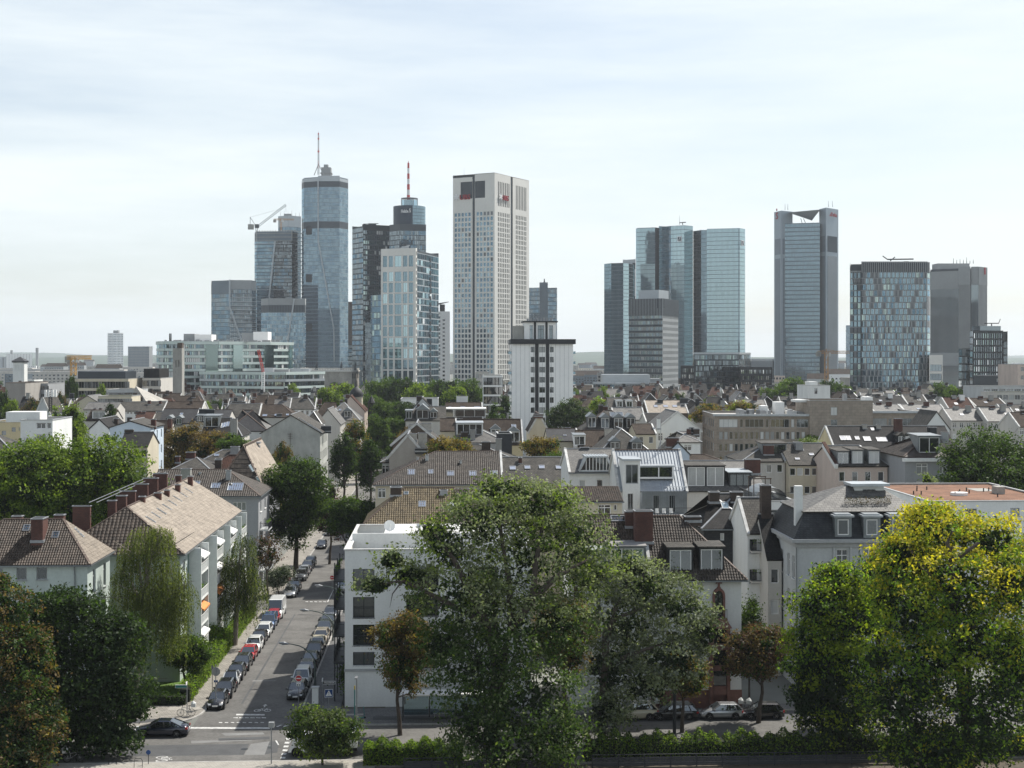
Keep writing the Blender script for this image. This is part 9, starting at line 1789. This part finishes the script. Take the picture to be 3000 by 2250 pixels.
for px, py, lb, a in ((1080,2062,'silver bicycle beside white block',.1),(1105,2063,'second silver bicycle beside white block',-.1),(940,2110,'bicycle behind crosswalk tree',.3),(2190,2085,'black bicycle against wall under chestnut tree',.1),(2215,2087,'another bicycle leaning under chestnut tree',-.1),(1945,2085,'bicycle on pavement behind black estate',.0),(215,2232,'bicycle at rack by the near kerb',.2)):
    g = gp(px,py,.13); bike(lb, (g.x,g.y,.135), ROT+a)
# ------------------------------------------------------------------ lamps, signs and other street furniture
plain('lamp_green', (.10,.13,.12), .5, .2, 3, metal=.3); plain('sign_back', (.30,.31,.31), .5, .1, 3, metal=.5); plain('traffic_red', (.45,.02,.02), .5, .1, 2); plain('traffic_blue', (.012,.05,.16), .5, .1, 2); plain('traffic_white', (.75,.75,.74), .5, .05, 2); plain('teal', (.03,.18,.17), .5, .1, 2); plain('pole_yellow', (.5,.38,.04), .5, .1, 2)
def street_lamp(label, foot, hx, hy, d):
    f = Vector(foot); hd = pd(hx,hy,d)-f; r = empty('street_lamp', label, 'street lamp', f); m = MB(); Ht = hd.z; P = [Vector((0,0,0)),Vector((0,0,Ht*.55))]
    for t in (.2,.4,.6,.8,1.0): a = t*math.pi/2; P.append(Vector((hd.x*.75*(1-math.cos(a)),hd.y*(1-math.cos(a)),Ht*.55+Ht*.43*math.sin(a))))
    P.append(Vector((hd.x*.9,hd.y,Ht*.995))); m.tube(P,[.10,.08,.075,.07,.065,.06,.055,.05],8); m.build('mast', ['lamp_green'], r); m = MB(); s = -1 if hd.x < 0 else 1; m.tube([(hd.x*.86,hd.y,Ht*.985),(hd.x,hd.y,Ht+.02),(hd.x+s*.55,hd.y,Ht+.06)],[.09,.17,.10],8); m.build('lamp_head', ['metal_grey'], r); m = MB(); m.box(hd.x-.12+s*.2,hd.x+.28+s*.2,hd.y-.1,hd.y+.1,Ht-.17,Ht-.12); m.build('lens', ['lamp_clear'], r)
street_lamp('curved lamp with head over the shaded car row, nearest junction', ab(-13.8,151.5,.13), 832, 1885, 152); street_lamp('curved lamp bending over grey-green crossover', ab(-13.8,175.5,.13), 893, 1788, 176); street_lamp('curved lamp beside balconies near side street', ab(-13.8,194.5,.13), 934, 1716, 195); street_lamp('curved lamp behind mint house half hidden by trees', ab(-33.5,142,.13), 318, 1835, 142)
def pole(r, H, rad=.035, mat='metal_grey', name='pole'): m = MB(); m.tube([(0,0,0),(0,0,H)],rad,8); return m.build(name, [mat], r)
def facing(x, y): return math.atan2(x, -y)*-1 if 0 else 0
def no_entry(label, p, H, extra=True):
    r = empty('no_entry_sign', label, 'traffic sign', p); pole(r, H+.35); m = MB(); m.disc((0,-.05,H),.34,(0,-1,0),.02,24,0); m.disc((0,-.06,H),.30,(0,-1,0),.02,24,1); m.box(-.22,.22,-.095,-.081,H-.045,H+.045,0); m.build('disc', ['traffic_white','traffic_red'], r)
    if extra: m = MB(); m.box(-.22,.22,-.07,-.05,H-.78,H-.40); m.build('plate', ['traffic_white'], r); m = MB(); m.bar((-.1,-.075,H-.66),(.02,-.075,H-.5),.03,.01); m.disc((-.11,-.07,H-.66),.07,(0,-1,0),.01,10); m.disc((.11,-.07,H-.66),.07,(0,-1,0),.01,10); m.build('pictogram', ['trim_black'], r); m = MB(); m.box(-.2,.2,-.02,.0,H+.36,H+.75); m.build('back_plate', ['sign_back'], r)
g = gp(875,2063,.13); no_entry('no entry sign with bicycle plate on the shaded kerb', (g.x,g.y,.13), zat(1987,g.y)-.13); g = gp(847,1742,.13); no_entry('no entry sign at the side street corner', (g.x,g.y,.13), zat(1696,g.y)-.13); g = gp(973,1735,.13); no_entry('no entry sign half hidden behind the balconies', (g.x,g.y,.13), zat(1692,g.y)-.13, False)
g = gp(632,2070,.13); r = empty('stop_sign', 'back of a round grey traffic sign with blue plate on tall pole', 'traffic sign', (g.x,g.y,.13)); Hs = zat(1968,g.y)-.13; pole(r, zat(1950,g.y), .045); m = MB(); m.prism([(.46*math.cos(math.radians(22.5+45*k)),.46*math.sin(math.radians(22.5+45*k))) for k in range(8)],-.01,.01); o = m.build('sign_plate', ['sign_back'], r); o.matrix_local = Matrix.Translation((0,.06,Hs)) @ Matrix.Rotation(math.pi/2,4,'X'); m = MB(); m.box(-.2,.2,.0,.08,zat(2003,g.y),zat(1997,g.y)); m.build('plate', ['traffic_blue'], r)
g = gp(622,2040,.13); r = empty('sign_post', 'thin dark post behind round sign', 'post', (g.x,g.y,.13)); pole(r, 3.2, .035, 'metal_dark'); m = MB(); m.box(-.12,.12,-.02,.02,2.8,3.1); m.build('plate', ['sign_back'], r)
def name_sign(label, p, H, side, wd, text=None, face='sign_back'):
    r = empty('street_name_sign', label, 'sign', p); pole(r, H+.35, .045); m = MB(); x0, x1 = (0,wd) if side > 0 else (-wd,0); m.box(x0,x1,-.03,.03,H-.16,H+.16,0); m.box(x0+.03,x1-.03,-.036,.036,H-.13,H+.13,1); m.build('name_plate', ['traffic_white','teal' if text is None else 'metal_black'], r)
    if text: me, w, hh = text_mesh(text, .2, 'traffic_white', .01, 'lettering', .004); place_text(r, me, (x0+.1,-.042,H-.06), 0, (wd-.2)/w, .15/hh)
    m = MB(); m.box(-.03,.03,-wd*.45,.0,H+.2,H+.5); m.build('cross_plate', ['traffic_white'], r); return r
g = gp(548,2096,.13); name_sign('street name sign with bicycle leaning on its pole', (g.x,g.y,.13), zat(2011,g.y)-.13, -1, 1.15); g = gp(946,2060,.13); name_sign('street name sign in front of white modern block', (g.x,g.y,.13), zat(2000,g.y)-.13, 1, 1.25, 'Westendstraße')
g = gp(963,2090,.13); r = empty('crossing_sign', 'blue pedestrian crossing sign with white triangle', 'traffic sign', (g.x,g.y,.13), .25); H = zat(2031,g.y)-.13; pole(r, H+.4); s = .40
m = MB(); m.box(-s,s,-.06,-.04,H-s,H+s,0); m.box(-s+.03,s-.03,-.066,-.035,H-s+.03,H+s-.03,1); m.add([(-.32,-.07,H-.27),(.32,-.07,H-.27),(0,-.07,H+.30)],[(0,1,2)],0); m.disc((.0,-.07,H+.07),.045,(0,-1,0),.01,10,2); m.bar((0,-.078,H+.02),(-.01,-.078,H-.1),.06,.01,2); m.bar((-.01,-.078,H-.1),(-.1,-.078,H-.22),.04,.01,2); m.bar((-.01,-.078,H-.1),(.09,-.078,H-.22),.04,.01,2); m.bar((0,-.078,H),(.1,-.078,H-.07),.03,.01,2); m.build('sign_plate', ['traffic_white','traffic_blue','trim_black'], r)
g = gp(795,2238,.13); r = empty('sign_post', 'tall grey post with side-on sign at near kerb', 'post', (g.x,g.y,.13)); pole(r, zat(2118,g.y)-.13, .05); m = MB(); Hh = zat(2130,g.y); m.box(-.25,.22,-.02,.35,Hh-.2,Hh+.25); m.box(-.32,-.05,-.04,.04,zat(2197,g.y),zat(2190,g.y)); m.build('sign_plate', ['sign_back'], r)
g = gp(1045,2140,.13); r = empty('crossing_lamp', 'slender crossing lamp with bright head before white block', 'street lamp', (g.x,g.y,.13)); Ht = zat(1985,g.y)-.13; pole(r, Ht, .06, 'metal_grey', 'mast'); m = MB(); m.box(-.12,.12,-.75,.1,Ht,Ht+.12); m.box(-.14,.02,-.05,.15,1.4,2.3); m.build('lamp_head', ['metal_grey'], r)
g = gp(1039,2125,.13); r = empty('stop_post', 'teal bus stop post with yellow tip', 'post', (g.x,g.y,.13)); Ht = zat(2020,g.y)-.13; pole(r, Ht, .05, 'teal'); m = MB(); m.tube([(0,0,Ht),(0,0,Ht+.35)],.06,8); m.build('tip', ['pole_yellow'], r)
g = gp(1055,2106,.13); r = empty('kick_scooter', 'teal electric scooter standing on pavement', 'scooter', (g.x,g.y,.13), .3); m = MB(); m.box(-.45,.4,-.08,.08,.1,.15); m.bar((.42,0,.12),(.34,0,1.1),.05,.05); m.bar((.34,-.22,1.1),(.34,.22,1.1),.04,.04); m.build('frame', ['teal'], r)
for x in (-.45,.45): m = MB(); m.tube([(x,-.03,.1),(x,.03,.1)],.1,12); m.build('wheel', ['tyre'], r)
def shelter():
    p = gp(1180,2112,.13); r = empty('bus_shelter', 'dark framed glass bus shelter with bench under rusty tree', 'bus shelter', (p.x,p.y,.13), ROT); w = 7.6; H = 2.5; m = MB(); m.box(-.2,w+.2,-.6,1.5,H,H+.12); m.build('roof', ['trim_white'], r)
    m = MB()
    for i in range(4): x = w*i/3; m.box(x-.05,x+.05,1.25,1.35,0,H); m.box(x-.04,x+.04,-.05,.03,0,H) if i in (0,3) else None
    m.build('posts', ['metal_black'], r)
    for i in range(3): x = w*i/3; m = MB(); m.box(x+.08,x+w/3-.08,1.29,1.31,.25,H-.15); m.build('glass_panel', ['glass_mid'], r)
    m = MB(); m.box(2.9,4.9,.75,1.15,.42,.48); m.box(3.0,3.06,.8,1.1,0,.42); m.box(4.74,4.8,.8,1.1,0,.42); m.build('bench', ['metal_grey'], r)
shelter()
g = gp(1975,2200); g = gp(1976,2165,.0); r = empty('lamp_post', 'dark ribbed lamp column rising above the hedge', 'street lamp', GD(1976,131.0)); m = MB(); Ht = zat(1918,131); m.tube([(0,0,0),(0,0,Ht)],[.17,.15],10); m.build('mast', ['metal_dark'], r)
for k in range(4): m = MB(); m.tube([(0,0,Ht-.25-k*.28),(0,0,Ht-.18-k*.28)],.165,10); m.build('ring', ['teal'], r)
m = MB(); m.tube([(-.15,0,Ht-1.9),(-.55,-.1,Ht-1.8)],[.04,.07],6); m.build('spotlight', ['trim_white'], r)
for px, py, lb in ((435,2238,'dark round-topped bollard sign by near kerb'),):
    g = gp(px,py,.13); r = empty('bollard', lb, 'bollard', (g.x,g.y,.13)); pole(r, 1.0, .03, 'metal_dark'); m = MB(); m.disc((0,-.02,1.0),.2,(0,-1,0),.03,18); m.build('disc', ['traffic_blue'], r)
for px, py in ((330,2240),(405,2249),(228,2235)):
    g = gp(px,py,.13); r = empty('bicycle_stand', 'black hooped bicycle stand on near pavement', 'bicycle stand', (g.x,g.y,.13), 0, 'hooped bicycle stands'); m = MB(); m.tube([(-.35,0,0),(-.35,0,.6),(-.25,0,.78),(.25,0,.78),(.35,0,.6),(.35,0,0)],.025,6); m.build('hoop', ['metal_black'], r)
g = gp(924,2060,.13); r = empty('gate_pillar', 'white gate pillar with mint bike lock scribble beside shaded pavement', 'pillar', (g.x,g.y,.0), ROT); m = MB(); m.box(-.32,.32,-.3,.3,0,1.7); m.build('shaft', ['wall_white'], r); m = MB(); m.box(-.38,.38,-.36,.36,1.7,1.8); m.build('cap', ['parapet'], r)
p = gp(838,2232); r = empty('box_truck', 'white box truck half hidden behind crosswalk tree', 'truck', (pd(905,2190,125.5).x,125.4,.016), ROT); m = MB(); Lx = 4.3; m.box(0,Lx,-1.1,1.1,.75,2.05); m.build('cargo_box', ['wall_white'], r); m = MB(); m.add([(-1.7,-1.05,.4),(-.05,-1.05,.4),(-.05,1.05,.4),(-1.7,1.05,.4),(-1.2,-1.0,1.75),(-.05,-1.0,1.8),(-.05,1.0,1.8),(-1.2,1.0,1.75)],[(0,1,5,4),(1,2,6,5),(2,3,7,6),(3,0,4,7),(4,5,6,7)]); m.build('cab', ['paint_white'], r); m = MB(); m.add([(-1.66,-.9,1.0),(-1.66,.9,1.0),(-1.26,.85,1.68),(-1.26,-.85,1.68)],[(0,1,2,3)]); m.build('windscreen', ['glass_car'], r)
m = MB(); m.box(0,Lx,-1.0,1.0,.45,.74); m.build('chassis', ['trim_black'], r)
for x in (-1.0,1.0,3.4):
    for y in (-.95,.95): m = MB(); m.tube([(x,y-.12,.42),(x,y+.12,.42)],.42,16); m.build('wheel', ['tyre'], r)
def fence(label, a0, a1, b_, bays, H=1.35):
    o = ab(a0,b_); r = empty('slatted_fence', label, 'fence', (o.x,o.y,0), ROT); w = (a1-a0)/bays; s = MB(); s.box(.03,w-.03,-.02,.02,0,.12); sd = s.data('slat', ['wall_dark']); p = MB(); p.box(-.05,.05,-.05,.05,0,H+.08); pdm = p.data('post', ['metal_dark'])
    for i in range(bays+1): put(pdm, 'post', r, (i*w,0,0))
    for i in range(bays):
        for k in range(int((H-.1)/.155)): put(sd, 'slat', r, (i*w,0,.12+k*.155))
    m = MB(); m.box(0,a1-a0,-.06,.06,H+.08,H+.12); m.build('top_rail', ['metal_dark'], r)
fence('dark slatted fence in front of the long hedge', 12.5, 46, 120.6, 15, 1.0); fence('short dark slatted fence left of big ash', -3.5, 10.5, 120.3, 6, 1.0)
fence('slatted garden fence beside white block strip', -10.2, -6.2, 143.4, 2, 1.1)
# ------------------------------------------------------------------ haze
def haze():
    m, t, p, n, l = base('haze_air'); t.nodes.remove(p); v = n('ShaderNodeVolumePrincipled')
    v.inputs['Color'].default_value = (.86,.93,1.0,1); v.inputs['Density'].default_value = HAZE; v.inputs['Anisotropy'].default_value = .25
    l(v.outputs[0], t.nodes['Material Output'].inputs['Volume'])
    b = MB(); b.box(-9500,9500,-60,14500,-1.5,262); o = b.build('haze', ['haze_air']); o['kind'] = 'stuff'
HAZE = .00006
haze()
